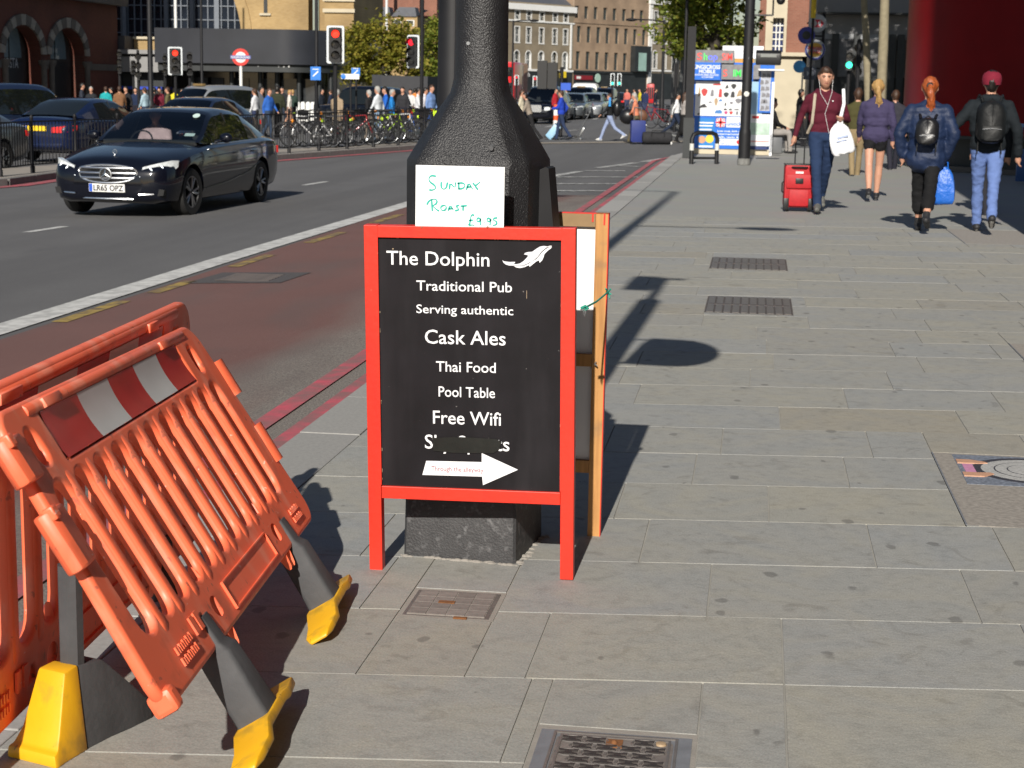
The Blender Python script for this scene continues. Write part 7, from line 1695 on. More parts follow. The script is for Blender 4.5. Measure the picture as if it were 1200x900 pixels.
m = MB(); m.tube((0, 0, 0), (0, 0, 2.35), .06); m.tube((-.85, 0, 2.2), (.05, 0, 2.2), .035); m.build('pole', M_black_metal, t)
m = MB(); m.box(-.02, .32, -.07, -.055, 1.58, 1.82); m.build('arrow_sign', M_plate_b, t, smooth=0)
M_ltgrey = mat('pale_sign_grey', (.5, .52, .54), .5)
for px, yt, yb, lab, ln, r_ in ((605.5, 88, 100, 'tiny red traffic light left of a pair across the junction', M_red_dim, 0), (627, 89, 103, 'tiny red traffic light right of a pair across the junction', M_red_dim, 0), (718, 86, 101, 'tiny green traffic light left of a close pair across the junction', M_green_lit, 2), (726, 86, 101, 'tiny green traffic light right of a close pair across the junction', M_green_lit, 2)):
    sig_at(lab, px, yt, yb, 112, 5, lit=r_, lens=ln, group='small signals across the junction')
sig_at('dark signal back on the lamp column before the pale corner building', 793, 73, 104, 64, 9, board=False, rz=PI, group='dark signals near the kiosk')
sig_at('green man pedestrian signal near the plane tree trunks', 996, 58, 84, 50, 11, lit=1, lens=M_green_lit, board=False, n=2)
for px, yt, Y_, lab in ((1007, 45, 51, 'dark signal pole right of the green man'),):
    sig_at(lab, px, yt, 95, Y_, 8, board=False, rz=PI, group='dark signals near the kiosk')
# ---- thin columns
def column(label, px, Y, ztop, r, arm=None, zb=None, nm='lamp_column'):
    a = at(px, 120, Y); z_ = road_z(a.x) if zb is None else zb
    t = thing(nm, label, 'lamp column', (a.x, Y, z_)); m = MB(); m.lathe([(r*1.6, 0), (r*1.6, 1.1), (r, 1.25), (r*.8, ztop - z_)], 12); m.build('column', M_black_metal, t)
    if arm:
        for s, L_ in arm: m = MB(); m.path([(0, 0, ztop - z_ - .1), (s*L_*.4, 0, ztop - z_), (s*L_, 0, ztop - z_ + .02)], .04, 6); m.ball((s*(L_ + .25), 0, ztop - z_), (.35, .14, .09)); m.build('lantern_arm', M_black_metal, t)
    return t
column('tall dark column in front of the station canopy left of the red signal', 177, 68, 10, .11)
column('thin dark column rising past the station canopy', 237, 80, 12, .07)
column('tall thin column carrying blue signs beside the black taxi', 371, 62, 9.5, .07)
column('double armed street lamp before the pale corner building', 775.5, 98, 5.3, .09, ((-1, 1.6),))
column('single armed street lamp in front of the arched windows', 600, 120, 6.0, .08, ((1, 1.2),))
column('slim column before the right hand tree', 853, 70, 12, .10)
column('slim column left of the right hand tree', 801, 62, 12, .06)
t = thing('flagpole', 'white flagpole in front of the arched station window', 'flagpole', (at(206, 32, 104).x, 104, 0)); m = MB(); m.tube((0, 0, 4.6), (0, 0, 14), .09, .06); m.build('pole', M_white_paint, t)
t = thing('flagpole', 'white pole above the leafy tree before the slate roofs', 'flagpole', (at(453, 20, 150).x, 150, 0)); m = MB(); m.tube((0, 0, 0), (0, 0, 16), .12, .1); m.build('pole', M_white_paint, t)
# ---- station roundel and small signs
M_rround = mat('roundel_red', (.62, .03, .02), .45); M_rblue = mat('roundel_blue', (.10, .12, .35), .45)
a = at(282, 67, 76); t = thing('station_roundel', 'red ring sign with blue bar on a white pole outside the station', 'sign', (a.x, 76, road_z(a.x)), rad(12)); zc = a.z - road_z(a.x); R_ = .385
m = MB(); m.tube((0, .06, 0), (0, .06, zc), .07); m.build('pole', M_white_paint, t)
m = MB(); m.rings([[(R_*k*math.cos(2*PI*i/28), y_, zc + R_*k*math.sin(2*PI*i/28)) for i in range(28)] for k, y_ in ((1, .02), (1, -.03), (.64, -.03), (.64, .02))], cap=False); m.build('ring', M_rround, t)
m = MB(); m.rings([[(R_*.66*math.cos(2*PI*i/28), y_, zc + R_*.66*math.sin(2*PI*i/28)) for i in range(28)] for y_ in (.015, -.015)]); m.build('centre_disc', M_white_paint, t)
m = MB(); m.box(-R_*1.18, R_*1.18, -.045, .02, zc - R_*.2, zc + R_*.2); bar_ = m.build('bar', M_rblue, t, smooth=0)
text('lettering', 'UNDERGROUND', -R_*1.08, R_*1.08, zc - .045, .09, -.047, M_white_paint, bar_, .01)
M_signblue = mat('sign_blue', (.02, .18, .62), .5, var=.1)
for px, y0, y1, w_, Y_, mm, lab in ((370, 78, 94, 12, 61.5, M_signblue, 'blue square sign on the thin column by the black taxi'), (417, 79.5, 89, 10, 60, M_signblue, 'small blue sign against the tree above the white sign'), (410.5, 86.5, 93, 21, 59, M_white_paint, 'long white fingerpost sign with blue dot against the tree')):
    a, b = at(px - w_/2, y0, Y_), at(px + w_/2, y1, Y_); c = at(px, (y0 + y1)/2, Y_)
    t = thing('sign', lab, 'sign', (c.x, Y_, road_z(c.x))); z_ = road_z(c.x)
    m = MB(); m.box(-(b.x - a.x)/2, (b.x - a.x)/2, -.02, .02, b.z - z_, a.z - z_); pl_ = m.build('sign_plate', mm, t, smooth=0)
    m = MB(); m.tube((0, .06, 0), (0, .06, a.z - z_), .035); m.build('pole', M_black_metal, t)
    hw = (b.x - a.x)/2; zc = (a.z + b.z)/2 - z_
    m = MB()
    if mm is M_white_paint: m.lathe([(.09, -.026), (.085, -.028), (.002, -.028)], 12, 'Y', (-hw*.75, 0, zc)); m.build('blue_dot', M_signblue, pl_)
    else:
        m.prism([(-hw*.6, zc - hw*.5), (-hw*.4, zc - hw*.6), (hw*.6, zc + hw*.3), (hw*.4, zc + hw*.5)], -.025, -.021); m.box(-hw*.6, hw*.6, -.025, -.021, zc + hw*.7, zc + hw*.85); m.build('pictogram', M_white_paint, pl_, smooth=0)
for i, px in enumerate((304, 349, 355, 361, 366.5, 377, 403)):
    a = at(px, 120, 86); t = thing('bollard', 'white bollard in the row before the dark station doors', 'bollard', (a.x, 86, road_z(a.x)), 0, 'white bollards before the station'); m = MB(); m.lathe([(.12, 0), (.12, .95), (.09, 1.02), (.02, 1.04)], 12); m.build('shaft', M_white_paint, t)
# ------------------------------------------------------------------ walkers on the crossing and the crowd
def ppl(label, px, yfeet, hpx, rz, top, legs, z=None, Y=None, **kw):
    g_ = rgp(px, yfeet) if Y is None else None
    if Y is not None: a = at(px, 110, Y); g_ = Vector((a.x, Y, road_z(a.x)))
    d = math.hypot(g_.x, g_.y)
    h = hpx*d/2000 if hpx else kw.pop('h', 1.72)
    h = min(max(h, 1.55), 1.9)
    return person('person', label, tuple(g_), rz, h, top, legs, voxel=kw.pop('voxel', .03), **kw)
LEFT, RIGHT, AWAY, TOWARD = rad(90), rad(-90), 0.0, PI
GX = 'people walking over the crossing'
ppl('man in cream top stepping out from behind the big post', 610, 163, 56, RIGHT, (.55,.50,.38), (.05,.05,.06), group=GX, stride=.4)
wt = ppl('woman in taupe coat bending as she pulls a blue and white case', 621, 166, 47, LEFT, (.26,.22,.18), (.02,.02,.022), group=GX, stride=.5, lean=.25, hair='dark')
bj = ppl('man in bright blue jacket and jeans crossing with a silver trolley', 657, 164.5, 57, LEFT, (.020,.055,.42), (.025,.04,.09), group=GX, stride=.42, puff=1.25, arms={1: ((.22,-.18,1.15), (.16,-.05,.92)), -1: ((-.2,.1,1.15), (-.12,.3,1.12))})
bpk = ppl('man in black jacket with blue stripe and pale jeans striding left', 714, 166, 56, LEFT, (.012,.013,.015), (.27,.33,.50), group=GX, stride=.75, top2=None, shoe=M_sole)
pch = ppl('woman in peach top hugging dark bags on the crossing', 745, 168, 54, LEFT, (.62,.22,.13), (.10,.085,.05), group=GX, stride=.6, hair='grey', arms={1: ((.2,.1,1.12), (.02,.26,.98)), -1: ((-.2,.12,1.12), (-.02,.28,.98))}, lean=.1)
ppl('man in white shirt and dark jeans walking right past the kiosk', 792, 162, 48, RIGHT, (.70,.71,.72), (.02,.03,.06), group=GX, stride=.7, hair='dark')
ppl('woman in grey jacket and long black skirt walking by the kiosk', 801, 168, 48, rad(-60), (.38,.35,.33), (.012,.012,.013), group=GX, stride=.3, hairlong=True, skirt=True)
bpy.context.view_layer.update()
q = bpk.matrix_basis @ P2(bpk, 0, -.16, 1.02); t = thing('backpack', 'round black backpack on the striding man in pale jeans', 'backpack', q, bpk.rotation_euler.z)
m = MB(); m.ball((0, -.08, .2), (.17, .15, .27), 12, 8); m.build('pack_body', M_leather, t)
m = MB(); m.ball((0, -.22, .12), (.11, .05, .12), 10, 6); m.build('front_pocket', M_leather, t)
m = MB()
for s in (-1, 1): m.box(s*.235 - .02, s*.235 + .02, -.04, .03, 1.12, 1.40)
m.build('sleeve_stripe', mat('bright_blue_stripe', (.01, .22, .55), .6), bpk, smooth=0)
q = pch.matrix_basis @ P2(pch, .08, .32, .72); t = thing('holdall', 'large black round holdall held in front by the woman in peach', 'bag', q, pch.rotation_euler.z)
m = MB(); m.ball((0, 0, .2), (.16, .26, .24), 14, 8); m.build('bag_body', M_leather, t); m = MB(); m.path([(0, -.12, .42), (0, -.06, .52), (0, .06, .52), (0, .12, .42)], .015, 6); m.build('handle', M_leather, t)
q = pch.matrix_basis @ P2(pch, .26, -.08, .78); t = thing('handbag', 'brown leather bag on the hip of the woman in peach', 'bag', q, pch.rotation_euler.z)
m = MB(); m.ball((0, 0, .17), (.10, .26, .22), 14, 8); m.build('bag_body', mat('brown_leather', (.12, .05, .025), .5), t); m = MB(); m.path([(0, -.15, .35), (-.06, 0, .62), (0, .15, .35)], .014, 6); m.build('strap', M_leather, t)
def case(label, px, y, Y, rz, tilt_, w_, h_, m_, cat='suitcase', frame_only=False):
    g_ = rgp(px, y); t = thing('suitcase', label, cat, tuple(g_), rz); t.rotation_euler = (tilt_, 0, rz)
    if not frame_only: m = MB(); m.rings([[(x, y_, z) for x, z in rrect(-w_/2, w_/2, .06, h_, .05, 3)] for y_ in (-.12, .12)]); m.build('case_body', m_, t, bevel=.02)
    else:
        m = MB(); m.box(-w_/2, w_/2, -.10, -.04, .05, .10); m.build('foot_plate', M_rim, t)
        m = MB(); m.rings([[(x, y_, z) for x, z in rrect(-w_/2, w_/2, .1, h_*.75, .03, 3)] for y_ in (-.03, .03)]); m.build('case_body', m_, t)
    for s in (-1, 1):
        m = MB(); m.tube((s*w_*.25, .08, .1), (s*w_*.25, .08, h_ + .38), .014); m.build('handle_tube', M_rim, t)
        m = MB(); m.lathe([(.05, -.02), (.05, .02)], 10, 'X', (s*w_*.42, .1, .05)); m.build('wheel', M_trim, t)
    m = MB(); m.tube((-w_*.28, .08, h_ + .38), (w_*.28, .08, h_ + .38), .018); m.build('pull_handle', M_rim, t)
    return t
case('blue and white wheeled case tilted behind the woman in the taupe coat', 641, 163.5, 0, rad(90), rad(38), .34, .62, mat('sky_blue_case', (.08, .36, .62), .4, col2=(.55,.65,.7), scale=3))
case('slim silver trolley tilted behind the man in the blue jacket', 677, 163.5, 0, rad(90), rad(28), .22, .62, M_rim, frame_only=True)
case('deep blue upright suitcase beside the woman in peach', 747, 169, 0, rad(15), 0, .44, .72, mat('deep_blue_case', (.015, .03, .17), .6))
g_ = rgp(770, 169.5); t = thing('duffel_bag', 'black duffel bag with wheels lying on the crossing', 'bag', tuple(g_), rad(8))
m = MB(); m.rings([[(x, .19*k*math.cos(q), .20 + .19*k*math.sin(q)) for q in [2*PI*i/14 for i in range(14)]] for x, k in ((-.46, .5), (-.44, .9), (-.3, 1.02), (0, .96), (.3, 1.02), (.42, .9), (.45, .5))]); m.build('bag_body', fabric('charcoal_nylon', (.03, .03, .033)), t)
m = MB(); m.path([(-.2, -.19, .25), (-.18, -.2, .42), (.18, -.2, .42), (.2, -.19, .25)], .014, 6); m.build('handle', M_trim, t); m = MB(); m.lathe([(.05, -.02), (.05, .02)], 10, 'X', (.42, -.1, .05)); m.build('wheel', M_white_paint, t)
GC = 'people waiting outside the station'
crowd = [
 ('person in red jacket with dark bag strap by the brick arches', 53, 46, TOWARD, (.62,.03,.03), (.03,.03,.04), 60, 'grey'),
 ('man in dark suit with pale face before the brick wall', 107, 0, TOWARD, (.02,.022,.026), (.02,.02,.025), 66, 'grey'),
 ('person in cap raising a hand beside the man in the dark suit', 96, 0, RIGHT, (.03,.035,.05), (.03,.03,.05), 67, 'dark'),
 ('woman in teal jacket with brown hair outside the station', 124, 0, AWAY, (.02,.34,.36), (.02,.02,.03), 68, 'brown'),
 ('person in black coat right of the teal jacket', 131, 0, LEFT, (.02,.02,.022), (.02,.02,.03), 72, 'dark'),
 ('person in brown jacket among the waiting crowd', 140, 0, AWAY, (.20,.10,.05), (.03,.03,.04), 66, 'brown'),
 ('person in black jacket with red scarf among the waiting crowd', 148, 0, TOWARD, (.018,.018,.02), (.02,.02,.03), 67, 'dark'),
 ('person in navy jacket left of the tall column', 159, 0, TOWARD, (.015,.025,.06), (.02,.02,.03), 71, 'dark'),
 ('person in pale blue top left of the tall column', 170, 0, LEFT, (.35,.48,.55), (.03,.04,.08), 66, 'brown'),
 ('person in black right of the tall column', 181, 0, AWAY, (.02,.02,.02), (.02,.02,.03), 72, 'dark'),
 ('woman in dark red top right of the tall column', 187, 0, TOWARD, (.14,.015,.03), (.02,.02,.03), 68, 'brown'),
 ('person in olive jacket under the small red signal', 197, 0, LEFT, (.12,.11,.05), (.03,.03,.03), 64, 'brown'),
 ('person in yellow bib under the small red signal', 205, 0, AWAY, (.65,.55,.03), (.02,.02,.03), 70, 'dark'),
 ('person in maroon behind the silver taxi', 214, 0, TOWARD, (.12,.02,.03), (.03,.03,.04), 64, 'dark'),
 ('person in red top right of the silver taxi', 268, 0, TOWARD, (.62,.03,.03), (.02,.02,.03), 64, 'grey'),
 ('man in black printed T-shirt by the roundel pole', 277, 0, TOWARD, (.025,.025,.028), (.03,.03,.05), 66, 'dark'),
 ('person with red bag just right of the roundel pole', 287, 0, RIGHT, (.45,.05,.05), (.02,.02,.03), 62, 'brown'),
 ('woman in loose white shirt and jeans behind the railings', 299, 0, LEFT, (.68,.69,.72), (.03,.04,.09), 58, 'brown'),
 ('person all in black beside the woman in the white shirt', 306, 0, RIGHT, (.02,.02,.022), (.02,.02,.025), 60, 'dark'),
 ('man in blue and grey hooded top striding behind the railings', 315, 0, RIGHT, (.03,.12,.45), (.03,.05,.09), 57, 'brown'),
 ('person in dark green jacket behind the railing post', 325, 0, AWAY, (.03,.035,.02), (.03,.03,.03), 58, 'dark'),
 ('man in black shirt standing before the station doors', 331, 0, TOWARD, (.02,.022,.026), (.03,.04,.06), 76, 'dark'),
 ('woman in white dress before the station doors', 339, 0, RIGHT, (.70,.66,.60), (.45,.25,.17), 74, 'blonde'),
 ('person in dark green coat before the station doors', 343, 0, AWAY, (.03,.05,.04), (.02,.02,.03), 75, 'blonde'),
 ('bald man in beige jacket in front of the black taxi', 395, 0, AWAY, (.32,.24,.16), (.24,.19,.13), 52, 'grey'),
 ('man in black T-shirt and white cap behind the bicycles', 433, 0, LEFT, (.018,.018,.02), (.30,.25,.20), 55, 'grey'),
 ('man in white T-shirt and pale jeans behind the bicycles', 443, 0, LEFT, (.62,.66,.70), (.22,.32,.45), 53, 'grey'),
 ('person with a big blue rucksack behind the bicycles', 452, 0, LEFT, (.02,.12,.50), (.03,.03,.05), 56, 'dark'),
 ('grey haired person in black and bright blue jacket behind the bicycles', 459, 0, RIGHT, (.02,.20,.55), (.02,.02,.03), 54, 'grey'),
 ('person in dark top by the yellow signal lamp', 472, 0, TOWARD, (.03,.03,.035), (.02,.02,.03), 66, 'dark'),
 ('small far person in white top left of the thin column', 481, 0, TOWARD, (.62,.62,.62), (.20,.15,.12), 76, 'dark'),
 ('man in white shirt just left of the thin column', 490, 0, RIGHT, (.66,.67,.70), (.02,.02,.03), 60, 'dark'),
 ('woman in white top just right of the thin column', 498, 0, RIGHT, (.64,.62,.66), (.03,.03,.05), 63, 'dark'),
 ('man in blue shirt with rucksack left of the big post', 505, 0, RIGHT, (.16,.26,.50), (.03,.04,.07), 58, 'brown'),
 ('far person in orange at the kerb left of the big post', 486, 0, AWAY, (.60,.20,.04), (.03,.03,.04), 84, 'dark'),
 ('person in black hurrying under the blue square sign', 377, 0, RIGHT, (.015,.02,.03), (.02,.02,.03), 80, 'dark'),
 ('person in navy behind the black taxi roof', 388, 0, LEFT, (.02,.03,.06), (.02,.02,.03), 86, 'brown')]
for lab, px, hp, rz, tp, lg, Y_, hr in crowd:
    ppl(lab, px, 0, 0, rz + rng.uniform(-.4, .4), tp, lg, Y=Y_, group=GC, hair=hr, stride=rng.uniform(.1, .45), h=rng.uniform(1.64, 1.82), voxel=.034, lead=rng.choice((-1, 1)))
# near the kiosk, in the shade of the trees, and far along the street
GK = 'people in the shade behind the kiosk'
ppl('man in black standing behind the seated man by the kiosk', 938, 0, 0, rad(-80), (.015,.015,.017), (.015,.015,.018), Y=53, h=1.7, hair='dark', group=GK)
ppl('person in olive jacket behind the maroon hoodie man', 1006, 0, 0, AWAY, (.06,.055,.02), (.24,.18,.10), Y=33, h=1.72, hair='brown', group=GK)
ppl('person half hidden between the walking women', 1050, 0, 0, AWAY, (.03,.03,.04), (.02,.02,.03), Y=36, h=1.7, hair='brown', group=GK)
ppl('dark haired person behind the man in the cap', 1166, 0, 0, AWAY, (.012,.014,.016), (.02,.02,.025), Y=23.2, h=1.66, hair='brown', group=GK)
ppl('person in blue by the fast food disc signs', 965, 0, 0, TOWARD, (.05,.08,.12), (.02,.02,.03), Y=58, h=1.7, hair='dark', group=GK)
ps = person('person', 'seated man in black top and pale patterned trousers beside the kiosk', (at(903, 178, 43.5).x, 43.5, 0), rad(-75), 1.75, (.012,.012,.013), (.30,.28,.26), 0, 1, {1: ((.24,.1,1.15), (.12,.34,1.05)), -1: ((-.24,.1,1.15), (-.12,.34,1.05))}, 'dark', voxel=.022, seated=True, group=GK)
g_ = at(903, 178, 43.5); t = thing('seat_box', 'grey box that the seated man by the kiosk sits on', 'box', (g_.x, 43.5, 0), rad(-75)); m = MB(); m.box(-.25, .25, -.25, .22, 0, .40); m.build('box_body', M_grey_metal, t, bevel=.02)
m = MB(); m.box(-.26, .26, -.26, .23, .40, .43); m.build('lid', M_trim, t, bevel=.01)
GF = 'people far along the street'
for lab, px, Y_, tp in (('far person in red cap by the orange bollard', 651, 84, (.4,.02,.03)), ('far person in pink top on the far pavement', 735, 120, (.55,.15,.12)), ('far person in white by the bicycles on the far corner', 744, 100, (.6,.6,.6)), ('far person in navy by the far bicycles', 756, 92, (.02,.03,.08)), ('far person in yellow bib near the red box', 750, 108, (.6,.5,.03)), ('far person with dark coat on the far pavement', 768, 100, (.02,.02,.03)), ('far person in grey standing among the waiting cars', 664, 118, (.4,.4,.42))):
    ppl(lab, px, 0, 0, rng.uniform(0, 6), tp, (.04,.05,.10), Y=Y_, h=1.72, group=GF, voxel=.04, hair='dark')
# ---- queue of vehicles far along the street
GQ = 'vehicles queuing on the far side of the junction'
def far(label, px, y, kind, P, rz=178, nm=None, cat='car'):
    g_ = rgp(px, y); return vehicle(nm or {'saloon': 'saloon_car', 'cab': 'taxi', 'van': 'delivery_van'}[kind], label, cat, kind, P, tuple(g_), rad(rz), GQ)
far('black taxi with white roof light leading the far queue', 638, 144.5, 'cab', P_black, 176, cat='taxi')
far('blue and silver car next to the leading taxi', 650, 141, 'saloon', P_blue)
far('dark grey car in the middle of the far queue', 671, 139.5, 'saloon', P_grey)
far('black taxi behind the dark grey car', 681, 136.5, 'cab', P_black, cat='taxi')
far('silver car with bright headlamp at the front of the right queue', 692, 138, 'saloon', P_silver)
far('white box van above the far queue', 687, 131, 'van', P_white, 2, cat='van')
far('silver car behind the bright silver one', 701, 133, 'saloon', P_silver)
far('dark taxi near the right of the far queue', 708, 131, 'cab', P_navy, cat='taxi')
far('dark car with red lamp at the right end of the far queue', 722, 130, 'saloon', P_black, 4)
far('grey car half hidden behind the cream top man', 626, 137, 'saloon', P_grey)
g_ = rgp(596, 125); t = thing('double_decker_bus', 'red double-decker bus edge showing right of the big post', 'bus', (g_.x - .75, g_.y, g_.z), rad(0))
m = MB(); m.rings([[(x, y_, z) for x, z in rrect(-1.25, 1.25, .35, 4.3, .25, 4)] for y_ in (0, 10)]); m.build('body', P_red, t, bevel=.05)
for z0, z1, nm in ((1.3, 2.3, 'lower_windscreen'), (2.9, 3.8, 'upper_windscreen')): m = MB(); m.box(-1.1, 1.1, -.03, .02, z0, z1); m.build(nm, M_tint, t, bevel=.02)
for s in (-1, 1):
    for yy in (2, 8): m = MB(); m.lathe([(.48, -.15), (.48, .15)], 18, 'X', (s*1.1, yy, .48)); m.build('wheel', M_tyre, t)
# far corner: hire bicycles, orange bollards
for px, y, lab in ((762, 146, 'red framed bicycle parked on the far corner'), (776, 151, 'orange hire bicycle with white guard on the far corner'), (786, 150, 'black bicycle leaning on the far corner railing')):
    g_ = rgp(px, y); bicycle(lab, g_.x, g_.y, g_.z, rad(rng.uniform(30, 80)), PB[1] if px < 780 else PB[0], group='bicycles on the far corner')
g_ = rgp(651, 152.5); t = thing('traffic_bollard', 'orange and white traffic cylinder behind the blue jacket man', 'bollard', tuple(g_)); m = MB(); m.m = 0
for k, (z0, z1) in enumerate(((0, .12), (.12, .4), (.4, .6), (.6, .85), (.85, 1.05))):
    m.m = k % 2 if k else 0; r0 = .2 if k == 0 else .1
    m.lathe([(r0, z0), (r0, z1)], 14)
m.build('shaft', [mat('orange_pvc', (.75, .10, .02), .5), M_white_paint], t)
# ------------------------------------------------------------------ kiosk, poles, hoop, projecting signs
KYk = 41.9; kx0 = at(810, 150, KYk).x; Xk = lambda px: at(px, 150, KYk).x - kx0; Zk = lambda y: at(845, y, KYk).z
M_kblue = mat('kiosk_blue', (.010, .14, .60), .4, var=.1, scale=3); M_poster = mat('white_poster', (.72, .74, .76), .4, var=.05, scale=4); M_kdark = mat('kiosk_navy', (.012, .03, .13), .5)
t = thing('phone_kiosk', 'blue phone accessory kiosk covered in posters with LED signs on its roof', 'kiosk', (kx0, KYk, 0))
m = MB(); m.box(0, Xk(905), .12, 1.7, .12, Zk(73)); m.build('cabin', M_kblue, t, smooth=0)
m = MB(); m.box(.05, Xk(903), .05, 1.6, 0, .13); m.build('plinth', M_stone, t, smooth=0)
m = MB(); m.box(0, Xk(878), .02, .115, .13, Zk(94.5)); fp = m.build('front_panel', M_kblue, t, smooth=0)
m = MB(); m.box(Xk(813.5), Xk(877), .0, .018, Zk(136), Zk(95.5)); po = m.build('product_poster', M_poster, fp, smooth=0)
R = random.Random(11)
inks = [mat('ink_%s' % n, c, .5, var=.2, scale=20) for n, c in (('black', (.03, .03, .035)), ('red', (.5, .04, .04)), ('grey', (.2, .2, .22)), ('blue', (.05, .2, .5)), ('tan', (.4, .28, .16)), ('pink', (.5, .06, .2)))]
groups = {k: MB() for k in range(6)}
def blob(x, z, w_, h_, k, kind=0):
    m = groups[k]
    if kind == 0: P = [(x - w_/2, z), (x + w_/2, z), (x + w_/2*.9, z + h_*.8), (x + w_*.2, z + h_), (x - w_*.3, z + h_*.9)]
    elif kind == 1: P = [(x + w_/2*math.cos(q)*(1 + .25*math.sin(3*q)), z + h_/2 + h_/2*math.sin(q)) for q in [2*PI*i/10 for i in range(10)]]
    else: P = [(x - w_*.5, z), (x + w_*.5, z + h_*.2), (x + w_*.15, z + h_), (x - w_*.2, z + h_*.7)]
    m.prism(P, -.006 - .0004*k, -.0005)
for px, y, wp, hp, k, kd in ((818, 114, 3, 13, 4, 2), (824, 113, 7, 9, 1, 1), (833, 113, 4, 8, 2, 0), (842.5, 114, 4, 10, 1, 0), (850, 104, 4, 5, 0, 2), (858, 104, 6, 6, 0, 1), (849.5, 114, 6, 6, 0, 1), (857, 114, 5, 7, 0, 0), (865, 113, 7, 9, 4, 2), (823, 127, 10, 5, 0, 2), (838, 124, 4, 9, 4, 1), (841, 133, 9, 4, 3, 0), (843, 119, 5, 3, 3, 2), (849, 124, 2, 4, 0, 0), (856, 122, 4, 3, 2, 1), (864, 121, 7, 6, 2, 1), (849, 129, 4, 2, 0, 0), (855, 129, 4, 2, 0, 0), (862, 129, 6, 2, 2, 0), (850, 134, 4, 4, 5, 1), (856, 134, 4, 4, 1, 1), (863, 134, 3, 4, 2, 0), (868, 134, 3, 4, 0, 0), (818, 135, 3, 2, 0, 0), (831, 121, 4, 2, 2, 0), (838, 100, 10, 2, 1, 0), (872, 104, 5, 8, 4, 1), (873, 114, 4, 8, 3, 0), (872, 126, 4, 8, 2, 0)):
    blob(Xk(px), Zk(y), wp*.0209, hp*.0209, k, kd)
for k, m in groups.items(): o = m.build('product_print', inks[k], po, smooth=0); o['kind'] = 'stuff'
m = MB(); m.box(Xk(818), Xk(837), .0, .018, Zk(174), Zk(139)); ip = m.build('phone_card_poster', mat('deep_blue_print', (.015, .20, .55), .4, var=.2, scale=5), fp, smooth=0)
m = MB()
for i, y in enumerate((144, 147.5, 152)): m.box(Xk(819), Xk(836 - i), -.004, -.0005, Zk(y + 1), Zk(y - .6))
m.box(Xk(819), Xk(836), -.004, -.0005, Zk(173), Zk(171)); m.build('white_print', M_poster, ip, smooth=0)['kind'] = 'stuff'
m = MB(); m.lathe([(.10, -.006), (.10, -.001)], 12, 'Y', (Xk(832), 0, Zk(163))); m.build('yellow_print', mat('yellow_print', (.75, .55, .05), .5), ip, smooth=0)
m = MB(); m.lathe([(.09, -.008), (.09, -.001)], 12, 'Y', (Xk(823), 0, Zk(164))); m.build('orange_print', mat('orange_print', (.55, .28, .16), .5), ip, smooth=0)
# union flag and lettering on the lower right of the panel
fx0, fx1, fz0, fz1 = Xk(838.5), Xk(850), Zk(149), Zk(138); fw, fh = fx1 - fx0, fz1 - fz0
m = MB(); m.box(fx0, fx1, .008, .0185, fz0, fz1); fl_ = m.build('union_flag', mat('flag_blue', (.02, .04, .25), .5), fp, smooth=0)
def band(x0, z0, x1, z1, wd, y, mm, nm):
    d = Vector((x1 - x0, z1 - z0)).normalized(); n_ = Vector((-d.y, d.x))*wd/2; m = MB()
    m.prism([(x0 - n_.x, z0 - n_.y), (x1 - n_.x, z1 - n_.y), (x1 + n_.x, z1 + n_.y), (x0 + n_.x, z0 + n_.y)], y - .001, y); m.build(nm, mm, fl_, smooth=0)
M_fred = mat('flag_red', (.6, .02, .03), .5)
for a_, b_, c_, d_ in ((fx0 + .02, fz0 + .02, fx1 - .02, fz1 - .02), (fx0 + .02, fz1 - .02, fx1 - .02, fz0 + .02)): band(a_, b_, c_, d_, .05, .007, M_poster, 'saltire'); band(a_, b_, c_, d_, .018, .0055, M_fred, 'red_saltire')
for a_, b_, c_, d_ in (((fx0 + fx1)/2, fz0, (fx0 + fx1)/2, fz1), (fx0, (fz0 + fz1)/2, fx1, (fz0 + fz1)/2)): band(a_, b_, c_, d_, .075, .004, M_poster, 'cross'); band(a_, b_, c_, d_, .045, .0025, M_fred, 'red_cross')
m = MB(); m.box(Xk(839), Xk(878), .012, .0185, Zk(170), Zk(162.5)); m.box(Xk(851), Xk(878), .012, .0185, Zk(149), Zk(137)); m.build('white_panel', M_poster, fp, smooth=0)
text('lettering', 'unlocking', Xk(852), Xk(876), Zk(147), .10, .011, M_kblue, fp, .02)
for i, (s_, y) in enumerate((('Low cost, high quality', 154.5), ('international calls', 158), ('calls, texts & data', 161.5))): text('lettering', s_, Xk(841), Xk(876), Zk(y), .045, .0165, M_poster, fp, .02)
text('lettering', 'Pay as you go', Xk(842), Xk(860), Zk(165.5), .04, .011, M_kblue, fp, .015); text('lettering', 'SIM only', Xk(845), Xk(856), Zk(169), .035, .011, M_kblue, fp, .015)
m = MB(); m.lathe([(.05, .005), (.05, .011)], 12, 'Y', (Xk(866), 0, Zk(166))); m.build('red_dot', M_fred, fp)
